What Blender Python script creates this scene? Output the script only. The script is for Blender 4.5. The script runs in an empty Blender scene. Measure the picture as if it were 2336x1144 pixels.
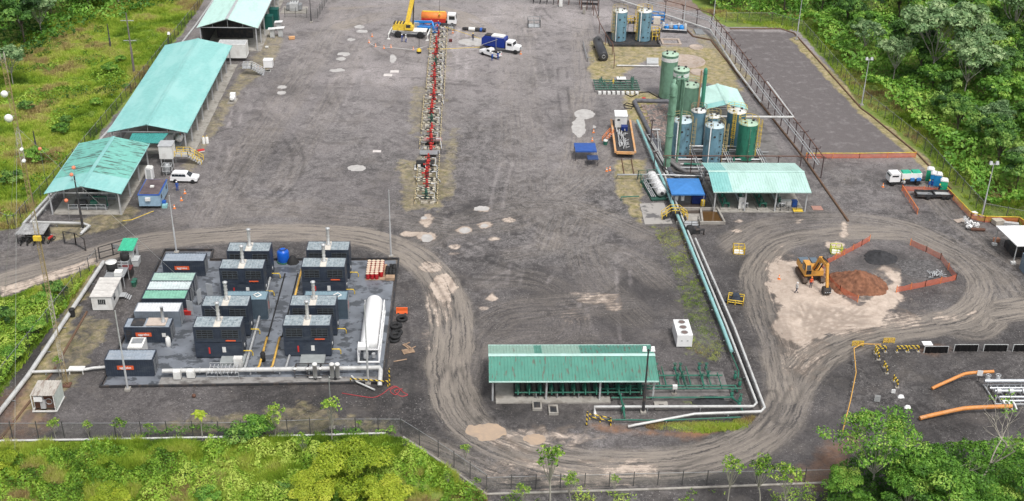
import bpy, math, random
import numpy as np
from mathutils import Vector, Matrix
R = math.radians
rnd = random.Random(11)
C = bpy.context.scene.collection
S = bpy.context.scene

# ---------------------------------------------------------------- camera
FPX, PIT, ROL, CH, YAW = 2749.4, R(28.8376), R(1.2028), 90.08, R(2.3314)
_fw = Vector((math.sin(YAW)*math.cos(PIT), math.cos(YAW)*math.cos(PIT), -math.sin(PIT)))
_r = Vector((math.cos(YAW), -math.sin(YAW), 0)); _u = _r.cross(_fw)
_r2 = math.cos(ROL)*_r + math.sin(ROL)*_u; _u2 = -math.sin(ROL)*_r + math.cos(ROL)*_u
cd = bpy.data.cameras.new('camera'); cam = bpy.data.objects.new('camera', cd); C.objects.link(cam)
cd.sensor_width = 36; cd.lens = 36*FPX/2336; cd.clip_end = 6000; cd.clip_start = 1
cam.matrix_world = Matrix(((_r2.x, _u2.x, -_fw.x, 0), (_r2.y, _u2.y, -_fw.y, 0), (_r2.z, _u2.z, -_fw.z, CH), (0, 0, 0, 1)))
S.camera = cam

def G(px, py, z=0.0):
    """survey: photograph pixel -> point of the site at height z"""
    d = _fw + _r2*((px-1168)/FPX) - _u2*((py-572)/FPX)
    t = (z-CH)/d.z
    return Vector((d.x*t, d.y*t, z))
def PJ(P):
    d = Vector(P)-Vector((0, 0, CH)); z = d.dot(_fw)
    return 1168+FPX*d.dot(_r2)/z, 572-FPX*d.dot(_u2)/z
def HT(bx, by, ty):
    B = G(bx, by); lo, hi = 0, 60
    for _ in range(40):
        m = (lo+hi)/2
        if PJ(B+Vector((0, 0, m)))[1] > ty: lo = m
        else: hi = m
    return lo

# ---------------------------------------------------------------- light (bright overcast)
SUN_EL, SUN_AZ = R(62), R(150)
w = bpy.data.worlds.new('World'); S.world = w; w.use_nodes = True
nt = w.node_tree; nt.nodes.clear()
sky = nt.nodes.new('ShaderNodeTexSky'); sky.sky_type = 'NISHITA'; sky.sun_disc = False
sky.sun_elevation = SUN_EL; sky.sun_rotation = SUN_AZ; sky.dust_density = 4; sky.air_density = 1.0
hs = nt.nodes.new('ShaderNodeHueSaturation'); hs.inputs['Saturation'].default_value = 0.22
bg = nt.nodes.new('ShaderNodeBackground'); bg.inputs['Strength'].default_value = 0.125
wo = nt.nodes.new('ShaderNodeOutputWorld')
nt.links.new(sky.outputs[0], hs.inputs['Color']); nt.links.new(hs.outputs[0], bg.inputs[0]); nt.links.new(bg.outputs[0], wo.inputs[0])
sl = bpy.data.lights.new('sun', 'SUN'); sl.energy = 1.5; sl.angle = R(11); sl.color = (1, .97, .92)
so = bpy.data.objects.new('sun', sl); C.objects.link(so)
sd = Vector((math.sin(SUN_AZ)*math.cos(SUN_EL), math.cos(SUN_AZ)*math.cos(SUN_EL), math.sin(SUN_EL)))
so.rotation_euler = sd.to_track_quat('Z', 'Y').to_euler(); so.location = (0, 150, 120)
S.view_settings.view_transform = 'Standard'; S.view_settings.look = 'None'
S.view_settings.gamma = 1; S.view_settings.exposure = 0.5
S.render.engine = 'CYCLES'

# ---------------------------------------------------------------- materials
MATS = {}
def M(name, c, rough=.6, metal=0, var=.12, sc=1.5, c2=None, amt=.5, c2sc=(.6, .6, .6), bump=0, spec=.4, lo=.5, hi=.62):
    """principled material: base colour with noise variation and an optional second colour in patches (rust, dirt, fading)"""
    if name in MATS: return MATS[name]
    m = bpy.data.materials.new(name); m.use_nodes = True; MATS[name] = m
    t = m.node_tree; n = t.nodes; L = t.links
    b = n['Principled BSDF']; b.inputs['Roughness'].default_value = rough; b.inputs['Metallic'].default_value = metal
    b.inputs['Specular IOR Level'].default_value = spec
    tc = n.new('ShaderNodeNewGeometry')
    nz = n.new('ShaderNodeTexNoise'); nz.inputs['Scale'].default_value = sc; nz.inputs['Detail'].default_value = 5
    L.new(tc.outputs['Position'], nz.inputs['Vector'])
    mr = n.new('ShaderNodeMapRange'); mr.inputs[1].default_value = .3; mr.inputs[2].default_value = .7
    mr.inputs[3].default_value = 1-var; mr.inputs[4].default_value = 1+var
    L.new(nz.outputs[0], mr.inputs[0])
    col = n.new('ShaderNodeVectorMath'); col.operation = 'SCALE'; col.inputs[0].default_value = c[:3]
    L.new(mr.outputs[0], col.inputs['Scale']); out = col.outputs[0]
    if c2:
        mp = n.new('ShaderNodeMapping'); mp.inputs['Scale'].default_value = c2sc; L.new(tc.outputs['Position'], mp.inputs[0])
        n2 = n.new('ShaderNodeTexNoise'); n2.inputs['Scale'].default_value = 1; n2.inputs['Detail'].default_value = 8; n2.inputs['Roughness'].default_value = .65
        L.new(mp.outputs[0], n2.inputs['Vector'])
        m2 = n.new('ShaderNodeMapRange'); m2.inputs[1].default_value = lo; m2.inputs[2].default_value = hi; m2.inputs[4].default_value = amt
        L.new(n2.outputs[0], m2.inputs[0])
        mx = n.new('ShaderNodeMix'); mx.data_type = 'RGBA'; L.new(m2.outputs[0], mx.inputs[0]); L.new(out, mx.inputs[6])
        mx.inputs[7].default_value = (*c2[:3], 1); out = mx.outputs[2]
    L.new(out, b.inputs['Base Color'])
    if bump:
        bp = n.new('ShaderNodeBump'); bp.inputs['Strength'].default_value = bump; bp.inputs['Distance'].default_value = .05
        L.new(nz.outputs[0], bp.inputs['Height']); L.new(bp.outputs[0], b.inputs['Normal'])
    return m
def stripes(name, ca, cb, period=.5, rough=.6):
    """painted hazard bands along the site axes"""
    if name in MATS: return MATS[name]
    m = M(name, ca, rough); t = m.node_tree; n = t.nodes; L = t.links; b = n['Principled BSDF']
    tc = n.new('ShaderNodeTexCoord'); sp = n.new('ShaderNodeVectorMath'); sp.operation = 'DOT_PRODUCT'
    sp.inputs[1].default_value = (1/period, 1/period, .9/period); L.new(tc.outputs['Object'], sp.inputs[0])
    fr = n.new('ShaderNodeMath'); fr.operation = 'FRACT'; L.new(sp.outputs['Value'], fr.inputs[0])
    gt = n.new('ShaderNodeMath'); gt.operation = 'GREATER_THAN'; gt.inputs[1].default_value = .5; L.new(fr.outputs[0], gt.inputs[0])
    mx = n.new('ShaderNodeMix'); mx.data_type = 'RGBA'; L.new(gt.outputs[0], mx.inputs[0])
    mx.inputs[6].default_value = (*ca, 1); mx.inputs[7].default_value = (*cb, 1); L.new(mx.outputs[2], b.inputs['Base Color'])
    return m
def see_through(name, c, alpha, rough=.7):
    if name in MATS: return MATS[name]
    m = M(name, c, rough); b = m.node_tree.nodes['Principled BSDF']; b.inputs['Alpha'].default_value = alpha
    return m
MW = M('white_paint', (.72, .72, .70), .5, var=.06, c2=(.45, .42, .38), amt=.35, c2sc=(.8, .8, .5))
MGAL = M('galvanised_steel', (.50, .51, .52), .45, .3, var=.12)
MSTEEL = M('grey_steel', (.30, .31, .32), .5, .3, var=.15)
MDK = M('dark_steel', (.035, .036, .04), .6, 0, var=.25, c2=(.10, .07, .05), amt=.5, c2sc=(1.5, 1.5, 1.5))
MBLK = M('black_rubber', (.02, .02, .021), .75, var=.25)
MGLASS = M('dark_glass', (.02, .025, .03), .08, spec=.8, var=0)
MYEL = M('yellow_paint', (.72, .50, .05), .55, var=.12, c2=(.35, .22, .08), amt=.4, c2sc=(2, 2, 2))
MORG = M('orange_paint', (.75, .22, .05), .55, var=.12)
MRED = M('red_paint', (.50, .035, .03), .5, var=.15)
MBLUE = M('blue_paint', (.02, .10, .42), .5, var=.12)
MGRN = M('green_paint', (.02, .13, .09), .5, var=.15, c2=(.10, .12, .08), amt=.5, c2sc=(1, 1, 1))
MTEAL = M('teal_roof', (.21, .46, .44), .5, 0, var=.07, c2=(.28, .52, .50), amt=.8, c2sc=(.35, .10, .3), lo=.45, hi=.58)
MTEALW = M('pale_teal_roof', (.44, .63, .58), .5, 0, var=.06, c2=(.34, .50, .45), amt=.6, c2sc=(.5, .12, .3))
MTEALR = M('rusty_teal_roof', (.16, .43, .37), .5, .1, var=.10, c2=(.05, .055, .05), amt=.85, c2sc=(.35, 2.2, .3), lo=.52, hi=.60)
MGREENR = M('green_ribbed_roof', (.085, .25, .195), .55, 0, var=.10, sc=.6, c2=(.13, .10, .08), amt=.8, c2sc=(3.2, .5, .3), lo=.57, hi=.60)
MGREENF = M('faded_green_roof', (.27, .42, .35), .5, .1, var=.07, c2=(.20, .15, .12), amt=.6, c2sc=(2.0, .3, .3), lo=.60, hi=.66)
MNAVY = M('navy_container_paint', (.034, .044, .064), .45, var=.15, c2=(.065, .078, .095), amt=.6, c2sc=(.5, .5, 1.5))
MGREYR = M('grey_container_roof', (.27, .31, .36), .55, var=.1, c2=(.42, .44, .46), amt=.5, c2sc=(.3, 1, 1))
MCON = M('concrete', (.33, .31, .28), .8, var=.15, c2=(.16, .14, .12), amt=.6, c2sc=(.5, .5, .5), bump=.3)
MCOND = M('stained_concrete', (.17, .16, .155), .7, var=.2, c2=(.07, .065, .06), amt=.7, c2sc=(.4, .4, .4), bump=.3)
MWOOD = M('weathered_wood', (.35, .24, .16), .8, var=.25)
MRUST = M('rusty_steel', (.13, .065, .045), .8, var=.25)
MLB = M('light_blue_pipe', (.27, .50, .50), .45, .1, var=.07)
MTANKB = M('blue_tank_paint', (.16, .30, .38), .5, .1, var=.08, c2=(.09, .14, .16), amt=.8, c2sc=(1.2, 1.2, .35))
MTANKG = M('green_tank_paint', (.17, .31, .22), .5, .1, var=.1, c2=(.08, .15, .10), amt=.8, c2sc=(1.2, 1.2, .3))
MTANKD = M('deep_green_tank_paint', (.035, .20, .13), .5, .1, var=.08, c2=(.02, .09, .06), amt=.6, c2sc=(1.2, 1.2, .4))
MSTR = stripes('yellow_black_bands', (.72, .50, .05), (.03, .03, .03), .6)
MSTW = stripes('yellow_white_bands', (.66, .54, .30), (.12, .11, .10), .9)
MSTK = stripes('cream_black_bands', (.70, .66, .52), (.05, .05, .05), .9)
MNET = see_through('orange_safety_netting', (.70, .16, .08), .55)
MSKIN = M('skin', (.30, .17, .11), .6, var=.05)
MSIGN = M('orange_red_sign', (.72, .12, .04), .5, var=.04)
MSIGNW = M('white_lettering', (.8, .8, .8), .5, var=.0)
MFAB = M('blue_tarpaulin', (.05, .20, .50), .7, var=.1)

# ---------------------------------------------------------------- geometry helpers
class MB:
    def __init__(s): s.v = []; s.f = []; s.m = []; s.s = []
    def add(s, vs, fs, mi=0, sm=False):
        o = len(s.v); s.v += [tuple(v) for v in vs]
        for f in fs: s.f.append(tuple(i+o for i in f)); s.m.append(mi); s.s.append(sm)
        return s
    def box(s, x0, x1, y0, y1, z0, z1, mi=0):
        if x0 > x1: x0, x1 = x1, x0
        if y0 > y1: y0, y1 = y1, y0
        v = [(x0, y0, z0), (x1, y0, z0), (x1, y1, z0), (x0, y1, z0), (x0, y0, z1), (x1, y0, z1), (x1, y1, z1), (x0, y1, z1)]
        return s.add(v, [(3, 2, 1, 0), (4, 5, 6, 7), (0, 1, 5, 4), (1, 2, 6, 5), (2, 3, 7, 6), (3, 0, 4, 7)], mi)
    def prism(s, poly, z0, z1, mi=0, top=None):
        n = len(poly)
        a = sum(poly[i][0]*poly[(i+1) % n][1]-poly[(i+1) % n][0]*poly[i][1] for i in range(n))
        if a < 0: poly = poly[::-1]
        top = top or poly
        s.add([(p[0], p[1], z0) for p in poly]+[(p[0], p[1], z1) for p in top],
              [tuple(range(n-1, -1, -1)), tuple(range(n, 2*n))]+[(i, (i+1) % n, (i+1) % n+n, i+n) for i in range(n)], mi)
        return s
    def side(s, prof, x0, x1, mi=0, ax='x', inset=0):
        """profile polygon (a,z) extruded between x0 and x1; inset narrows the points above mid height"""
        n = len(prof); zs = [p[1] for p in prof]; zm = (min(zs)+max(zs))/2
        def P(x, p, sg):
            xx = x+sg*(inset if p[1] > zm else 0)
            return (xx, p[0], p[1]) if ax == 'x' else (p[0], xx, p[1])
        v = [P(x0, p, 1) for p in prof]+[P(x1, p, -1) for p in prof]
        s.add(v, [tuple(range(n)), tuple(range(2*n-1, n-1, -1))]+[(i, i+n, (i+1) % n+n, (i+1) % n) for i in range(n)], mi)
        return s
    def beam(s, p, q, w=.1, h=None, mi=0):
        p = Vector(p); q = Vector(q); h = h or w; d = (q-p)
        if d.length < 1e-6: return s
        d.normalize(); up = Vector((0, 0, 1)) if abs(d.z) < .95 else Vector((0, 1, 0))
        a = d.cross(up).normalized()*w/2; b = a.cross(d).normalized()*h/2
        v = [p-a-b, p+a-b, p+a+b, p-a+b, q-a-b, q+a-b, q+a+b, q-a+b]
        return s.add(v, [(3, 2, 1, 0), (4, 5, 6, 7), (0, 1, 5, 4), (1, 2, 6, 5), (2, 3, 7, 6), (3, 0, 4, 7)], mi)
    def tube(s, pts, r, n=8, mi=0, caps=True):
        pts = [Vector(p) for p in pts]; rs = r if isinstance(r, (list, tuple)) else [r]*len(pts); rings = []
        for i, p in enumerate(pts):
            a = pts[max(i-1, 0)]; b = pts[min(i+1, len(pts)-1)]; d = (b-a).normalized()
            up = Vector((0, 0, 1)) if abs(d.z) < .9 else Vector((0, 1, 0))
            x = d.cross(up).normalized(); y = x.cross(d)
            k = 1.0
            if 0 < i < len(pts)-1:
                c = (pts[i+1]-p).normalized().dot((p-pts[i-1]).normalized()); k = 1/max(.55, math.sqrt(max(0, (1+c)/2)))
            rings.append([p+(x*math.cos(t)+y*math.sin(t))*rs[i]*(k if k < 1.2 else 1.15) for t in [2*math.pi*j/n for j in range(n)]])
        v = [q for rg in rings for q in rg]; fs = []
        for i in range(len(pts)-1):
            for j in range(n): fs.append((i*n+j, i*n+(j+1) % n, (i+1)*n+(j+1) % n, (i+1)*n+j))
        s.add(v, fs, mi, True)
        if caps:
            s.add(rings[0], [tuple(range(n-1, -1, -1))], mi); s.add(rings[-1], [tuple(range(n))], mi)
        return s
    def lathe(s, prof, c=(0, 0, 0), n=20, mi=0, axis='z'):
        """prof: (r, t) pairs along the axis"""
        v = []; k = len(prof)
        for r, t in prof:
            for j in range(n):
                a = 2*math.pi*j/n; x, y = r*math.cos(a), r*math.sin(a)
                p = (x, y, t) if axis == 'z' else ((t, x, y) if axis == 'x' else (y, t, x))
                v.append((p[0]+c[0], p[1]+c[1], p[2]+c[2]))
        fs = [(i*n+j, i*n+(j+1) % n, (i+1)*n+(j+1) % n, (i+1)*n+j) for i in range(k-1) for j in range(n)]
        s.add(v, fs, mi, True)
        if prof[0][0] > 1e-4: s.add(v[:n], [tuple(range(n-1, -1, -1))], mi)
        if prof[-1][0] > 1e-4: s.add(v[-n:], [tuple(range(n))], mi)
        return s
    def ring(s, c, r, t=.03, n=20, mi=0, axis='z', a0=0, a1=2*math.pi):
        full = abs(a1-a0-2*math.pi) < 1e-3; pts = []
        for i in range(n+1):
            a = a0+(a1-a0)*i/n; x, y = r*math.cos(a), r*math.sin(a)
            p = (x, y, 0) if axis == 'z' else ((0, x, y) if axis == 'x' else (x, 0, y))
            pts.append((c[0]+p[0], c[1]+p[1], c[2]+p[2]))
        return s.tube(pts, t, 5, mi, caps=not full)
    def ribbed(s, a0, a1, b0, b1, n, h=.05, mi=0, th=.04):
        """corrugated sheet: a0->a1 lower edge, b0->b1 upper edge, n ribs across, real thickness"""
        a0, a1, b0, b1 = map(Vector, (a0, a1, b0, b1)); nm = (a1-a0).cross(b0-a0).normalized()
        if nm.z < 0: nm = -nm
        ta = []; tb = []
        for i in range(n):
            for f, up in ((0, 0), (.55, 0), (.68, 1), (.87, 1)):
                t = (i+f)/n; ta.append(a0.lerp(a1, t)+nm*h*up); tb.append(b0.lerp(b1, t)+nm*h*up)
        ta.append(a1); tb.append(b1); k = len(ta)
        v = ta+tb+[a0-nm*th, a1-nm*th, b1-nm*th, b0-nm*th]
        fs = [(i, i+1, k+i+1, k+i) for i in range(k-1)]+[(2*k+3, 2*k+2, 2*k+1, 2*k)]
        s.add(v, fs, mi)
        s.add([a0, a1, a1-nm*th, a0-nm*th], [(0, 3, 2, 1)], mi); s.add([b0, b1, b1-nm*th, b0-nm*th], [(0, 1, 2, 3)], mi)
        s.add([a0, b0, b0-nm*th, a0-nm*th], [(0, 1, 2, 3)], mi); s.add([a1, b1, b1-nm*th, a1-nm*th], [(0, 3, 2, 1)], mi)
        return s
    def rail(s, pts, h=1.0, step=1.6, r=.03, mi=0, z=None, bars=(1.0, .5)):
        """hand rail with posts and bars along points"""
        pts = [Vector(p) for p in pts]
        for f in bars: s.tube([p+Vector((0, 0, h*f)) for p in pts], r, 5, mi)
        for a, b in zip(pts, pts[1:]):
            L = (b-a).length; k = max(1, round(L/step))
            for i in range(k+1):
                p = a.lerp(b, i/k); s.beam(p, p+Vector((0, 0, h)), r*2, None, mi)
        return s
    def turn(s, ang, c=(0, 0)):
        ca, sa = math.cos(ang), math.sin(ang)
        s.v = [((x-c[0])*ca-(y-c[1])*sa+c[0], (x-c[0])*sa+(y-c[1])*ca+c[1], z) for x, y, z in s.v]; return s
    def build(s, name, mats, parent=None, rel=False):
        """one mesh object; verts are local to the parent thing, or (rel) site coordinates moved to it"""
        me = bpy.data.meshes.new(name)
        v = s.v
        if rel and parent is not None:
            o = Vector((0, 0, 0)); p = parent
            while p is not None: o += p.location; p = p.parent
            v = [(a-o.x, b-o.y, c-o.z) for a, b, c in v]
        me.from_pydata(v, [], s.f); mats = mats if isinstance(mats, (list, tuple)) else [mats]
        for m in mats: me.materials.append(m)
        me.polygons.foreach_set('material_index', s.m); me.polygons.foreach_set('use_smooth', s.s); me.update()
        o = bpy.data.objects.new(name, me); C.objects.link(o)
        if parent is not None: o.parent = parent
        return o
def tag(o, label, cat, group=None, kind=None):
    if label: o['label'] = label
    if cat: o['category'] = cat
    if group: o['group'] = group
    if kind: o['kind'] = kind
    return o
def thing(name, label, cat, loc=(0, 0, 0), rz=0, group=None):
    o = bpy.data.objects.new(name, None); o.empty_display_size = .3; C.objects.link(o)
    o.location = loc; o.rotation_euler = (0, 0, rz); return tag(o, label, cat, group)
def kids(o, cache={}):
    return [c for c in bpy.data.objects if c.parent == o]
def dup(root, loc, rz=0, label=None, scale=None):
    r = root.copy(); C.objects.link(r); r.location = loc; r.rotation_euler = (0, 0, rz)
    if scale: r.scale = (scale,)*3 if not isinstance(scale, tuple) else scale
    if label: r['label'] = label
    for ch in KIDS(root):
        c = ch.copy(); C.objects.link(c); c.parent = r
        for g_ in KIDS(ch):
            d = g_.copy(); C.objects.link(d); d.parent = c
    return r
_kc = {}
def KIDS(o):
    if o.name not in _kc: _kc[o.name] = kids(o)
    return _kc[o.name]
ORD = ['first', 'second', 'third', 'fourth', 'fifth', 'sixth', 'seventh', 'eighth', 'ninth', 'tenth', 'eleventh', 'twelfth', 'thirteenth', 'fourteenth', 'fifteenth', 'sixteenth', 'seventeenth', 'eighteenth', 'nineteenth', 'twentieth', 'twenty first', 'twenty second', 'twenty third', 'twenty fourth', 'twenty fifth', 'twenty sixth']
def one(name, mb, mats, label, cat, group=None, loc=None):
    """a thing that is a single mesh; its origin moves to loc"""
    o = mb.build(name, mats)
    if loc is not None:
        l = Vector(loc); o.data.transform(Matrix.Translation(-l)); o.location = l
    return tag(o, label, cat, group)
def np_mesh(name, V, F, mat, attrs=None, smooth=False, parent=None):
    me = bpy.data.meshes.new(name); V = np.asarray(V, np.float32); F = np.asarray(F, np.int32); k = F.shape[1]
    me.vertices.add(len(V)); me.vertices.foreach_set('co', V.ravel())
    me.loops.add(F.size); me.loops.foreach_set('vertex_index', F.ravel())
    me.polygons.add(len(F)); me.polygons.foreach_set('loop_start', np.arange(0, F.size, k, dtype=np.int32))
    if smooth: me.polygons.foreach_set('use_smooth', np.ones(len(F), bool))
    me.update(calc_edges=True)
    for an, (dom, arr) in (attrs or {}).items():
        arr = np.asarray(arr, np.float32)
        if arr.ndim == 1:
            a = me.attributes.new(an, 'FLOAT', dom); a.data.foreach_set('value', arr)
        else:
            a = me.attributes.new(an, 'FLOAT_COLOR', dom); a.data.foreach_set('color', arr.ravel())
    me.materials.append(mat)
    o = bpy.data.objects.new(name, me); C.objects.link(o)
    if parent is not None: o.parent = parent
    return o
_ng = np.random.RandomState(5)
_tabs = [_ng.rand(256, 256) for _ in range(6)]
def vnoise(x, y, k=0):
    t = _tabs[k % 6]; xi = np.floor(x).astype(int); yi = np.floor(y).astype(int); fx = x-xi; fy = y-yi
    fx = fx*fx*(3-2*fx); fy = fy*fy*(3-2*fy)
    a = t[xi & 255, yi & 255]; b = t[(xi+1) & 255, yi & 255]; c = t[xi & 255, (yi+1) & 255]; d = t[(xi+1) & 255, (yi+1) & 255]
    return (a*(1-fx)+b*fx)*(1-fy)+(c*(1-fx)+d*fx)*fy
def fbm(x, y, o=4, k=0):
    s = 0; a = .5; t = 0
    for i in range(o): s = s+a*vnoise(x*2**i+13.7*i, y*2**i-7.1*i, k+i); t += a; a *= .5
    return s/t
def sst(a, b, x):
    t = np.clip((x-a)/(b-a), 0, 1); return t*t*(3-2*t)
def sdpoly(X, Y, poly):
    """signed distance, negative inside"""
    d = np.full(X.shape, 1e9); ins = np.zeros(X.shape, bool); n = len(poly)
    for i in range(n):
        x0, y0 = poly[i][:2]; x1, y1 = poly[(i+1) % n][:2]; ex, ey = x1-x0, y1-y0
        t = np.clip(((X-x0)*ex+(Y-y0)*ey)/(ex*ex+ey*ey+1e-9), 0, 1)
        d = np.minimum(d, (X-x0-t*ex)**2+(Y-y0-t*ey)**2)
        c = (y0 > Y) != (y1 > Y)
        ins ^= c & (X < (x1-x0)*(Y-y0)/((y1-y0) if abs(y1-y0) > 1e-9 else 1e-9)+x0)
    d = np.sqrt(d); return np.where(ins, -d, d)
# ================================================================ GROUND
def smooth_line(px, k=6):
    P = [G(*p) for p in px]; out = []
    for i in range(len(P)-1):
        p0 = P[max(i-1, 0)]; p1 = P[i]; p2 = P[i+1]; p3 = P[min(i+2, len(P)-1)]
        for j in range(k):
            t = j/k
            out.append(.5*((2*p1)+(p2-p0)*t+(2*p0-5*p1+4*p2-p3)*t*t+(-p0+3*p1-3*p2+p3)*t**3))
    out.append(P[-1]); return [(p.x, p.y) for p in out]
def poly(px): return [(G(*p).x, G(*p).y) for p in px]
gx = np.concatenate([[-2500, -1200, -600, -300, -200, -160], np.arange(-135, 155, .34), [170, 210, 300, 600, 1200, 2500]])
ys = [100.]
while ys[-1] < 305: ys.append(ys[-1]+.26+(ys[-1]-100)*.0022)
gy = np.concatenate([[-800, -200, 0, 50, 75, 88, 95], ys, [320, 350, 420, 600, 1200, 3000]])
X, Y = np.meshgrid(gx, gy); X = X.ravel(); Y = Y.ravel()
n1 = fbm(X*.25, Y*.25, 4, 0)-.5; n2 = fbm(X*.9, Y*.9, 4, 2)-.5; n3 = fbm(X*.05, Y*.05, 3, 4)-.5; n4 = fbm(X*2.6, Y*2.6, 3, 1)-.5
PAD = poly([(0, 1004), (240, 1006), (500, 1002), (760, 992), (920, 994), (1000, 1048), (1115, 1175), (1500, 1180), (1885, 1160), (1890, 1130), (2500, 1130), (2500, 520),
            (2336, 516), (2230, 503), (2180, 452), (2100, 352), (1968, 248), (1830, 84), (1815, 66), (1660, 64), (1600, 30), (1560, -10), (1450, -60), (700, -60), (505, -60), (436, 50), (330, 190), (180, 370), (48, 520), (-60, 540), (-60, 690),
            (0, 680), (100, 655), (225, 603), (0, 905), (-40, 960)])
dpad = sdpoly(X, Y, PAD)
green = sst(-.3, .9, dpad+n1*2.2+n2*.8)
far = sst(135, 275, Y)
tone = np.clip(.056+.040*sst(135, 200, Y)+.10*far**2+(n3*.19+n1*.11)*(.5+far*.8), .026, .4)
mud = np.zeros_like(X); moss = np.zeros_like(X); water = np.zeros_like(X); red = np.zeros_like(X); dark = np.zeros_like(X); asph = np.zeros_like(X)
lat = np.zeros_like(X); along = np.zeros_like(X); trw = np.zeros_like(X)
def region(arr, px, edge=.6, amp=1.5, val=1., world=None, nz=None):
    P = world or poly(px); xs = [p[0] for p in P]; yy = [p[1] for p in P]; m = 3+amp
    i = np.where((X > min(xs)-m) & (X < max(xs)+m) & (Y > min(yy)-m) & (Y < max(yy)+m))[0]
    d = sdpoly(X[i], Y[i], P)+(n2[i]*1.2+n1[i]*1.3)*amp*1.3
    arr[i] = np.maximum(arr[i], val*(1-sst(-edge, edge, d)))
def blob(arr, cx, cy, rx, ry, edge=.35, amp=.8, val=1.):
    region(arr, [(cx+rx*math.cos(a), cy+ry*math.sin(a)) for a in [k*math.pi/6 for k in range(12)]], edge, amp, val)
def track(px, width, wt=1., closed=False):
    P = smooth_line(px); xs = [p[0] for p in P]; yy = [p[1] for p in P]; m = width
    i = np.where((X > min(xs)-m) & (X < max(xs)+m) & (Y > min(yy)-m) & (Y < max(yy)+m))[0]
    x, y = X[i], Y[i]; best = np.full(x.shape, 1e9); L = np.zeros_like(x); S_ = np.zeros_like(x); acc = 0
    for (x0, y0), (x1, y1) in zip(P, P[1:]):
        ex, ey = x1-x0, y1-y0; l = math.hypot(ex, ey)+1e-9
        t = np.clip(((x-x0)*ex+(y-y0)*ey)/(l*l), 0, 1); dx = x-x0-t*ex; dy = y-y0-t*ey; d = dx*dx+dy*dy
        b = d < best; best[b] = d[b]; L[b] = ((ex*dy-ey*dx)/l)[b]; S_[b] = acc+(t*l)[b]; acc += l
    d = np.sqrt(best); wv = wt*(1-sst(width*.30, width*.52, d+n1[i]*1.2))*(.65+.7*(fbm(S_*.06, d*0, 2, 3)))
    b = wv > trw[i]; j = i[b]; trw[j] = wv[b]; lat[j] = L[b]; along[j] = S_[b]
ROAD = [(-80, 665), (0, 645), (150, 603), (300, 560), (450, 540), (640, 530), (820, 540), (930, 575), (1005, 645), (1030, 740), (1025, 850), (1050, 940), (1120, 1000), (1250, 1045), (1400, 1062), (1560, 1056), (1690, 1020), (1770, 960), (1810, 880), (1870, 812), (1980, 765), (2150, 735), (2420, 690)]
track([(480, 500), (520, 420), (600, 300), (700, 150), (790, 20)], 9, .5)
track([(1210, 470), (1195, 330), (1180, 160), (1180, 20)], 10, .35)
track([(1250, 560), (1300, 400), (1330, 230), (1325, 50)], 6, .6)
track([(640, 420), (700, 330), (760, 220), (830, 90)], 6, .4)
track([(560, 470), (760, 485), (900, 500), (1060, 520), (1250, 470), (1400, 350)], 8, .55)
track([(950, 560), (1080, 500), (1200, 470), (1330, 480), (1460, 530)], 7, .6)
track([(780, 60), (900, 30), (1010, 35), (1090, 70), (1115, 110)], 7, .9)
track([(760, 20), (960, 12), (1080, 40), (1150, 90)], 3, .9)
track([(1130, 640), (1220, 640), (1290, 680), (1300, 760), (1230, 790)], 7, .4)
track([(1060, 850), (1085, 770), (1150, 715), (1280, 700), (1400, 690)], 9, .55)
track([(1100, 800), (1160, 770), (1240, 760), (1330, 770)], 5, .45)
track([(1440, 720), (1360, 640), (1330, 560), (1350, 500)], 8, .5)
track([(1500, 640), (1420, 580), (1300, 560), (1180, 580)], 6, .5)
track([(2110, 420), (2160, 480), (2260, 560), (2400, 640)], 6, .7)
track([(1690, 560), (1760, 520), (1900, 505), (2040, 520), (2140, 560), (2250, 620), (2300, 680)], 9, .8)
track([(1790, 900), (1770, 800), (1735, 700), (1725, 620), (1775, 560), (1880, 535), (1990, 530)], 6, 1)
track([(2280, 720), (2230, 760), (2120, 745), (2000, 770)], 5, .9)
track([(1960, 530), (2090, 540), (2200, 600), (2240, 660), (2190, 720), (2060, 745), (1900, 790)], 6, 1)
track(ROAD, 7.5, 1.25)
track([(960, 1020), (1040, 1050), (1150, 1090), (1300, 1085), (1500, 1080)], 6, .8)
track([(0, 590), (200, 560), (420, 500), (700, 470)], 7, .4)
RR = np.random.RandomState(21)
def rut(px, gauge=2.0, wd=.32, val=.5, light=False):
    P = smooth_line(px, 8); xs = [p[0] for p in P]; yy = [p[1] for p in P]; m = 3
    i = np.where((X > min(xs)-m) & (X < max(xs)+m) & (Y > min(yy)-m) & (Y < max(yy)+m))[0]; x, y = X[i], Y[i]; best = np.full(x.shape, 1e9)
    for (x0, y0), (x1, y1) in zip(P, P[1:]):
        ex, ey = x1-x0, y1-y0; t = np.clip(((x-x0)*ex+(y-y0)*ey)/(ex*ex+ey*ey+1e-9), 0, 1); best = np.minimum(best, (x-x0-t*ex)**2+(y-y0-t*ey)**2)
    d = np.abs(np.sqrt(best)-gauge/2); wv = val*(1-sst(wd*.4, wd, d))*sst(.35, .6, fbm(x*.2, y*.2, 2, 1))
    if light: tone[i] += wv*.10
    else: dark[i] = np.maximum(dark[i], wv)
for _ in range(46):
    c = np.array([RR.uniform(500, 1450), RR.uniform(30, 760)]); a = RR.uniform(0, 6.28); cv = RR.uniform(-.9, .9); L_ = RR.uniform(60, 170); pts = []
    if RR.rand() < .45: a = RR.choice([1.57, 1.4, 1.75]); cv *= .15
    for k in range(6): pts.append((c[0], c[1])); c = c+np.array([math.cos(a), math.sin(a)*.55])*L_/2; a += cv*.5
    rut(pts, 2.0, .36, RR.uniform(.45, .95), RR.rand() < .45)
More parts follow.
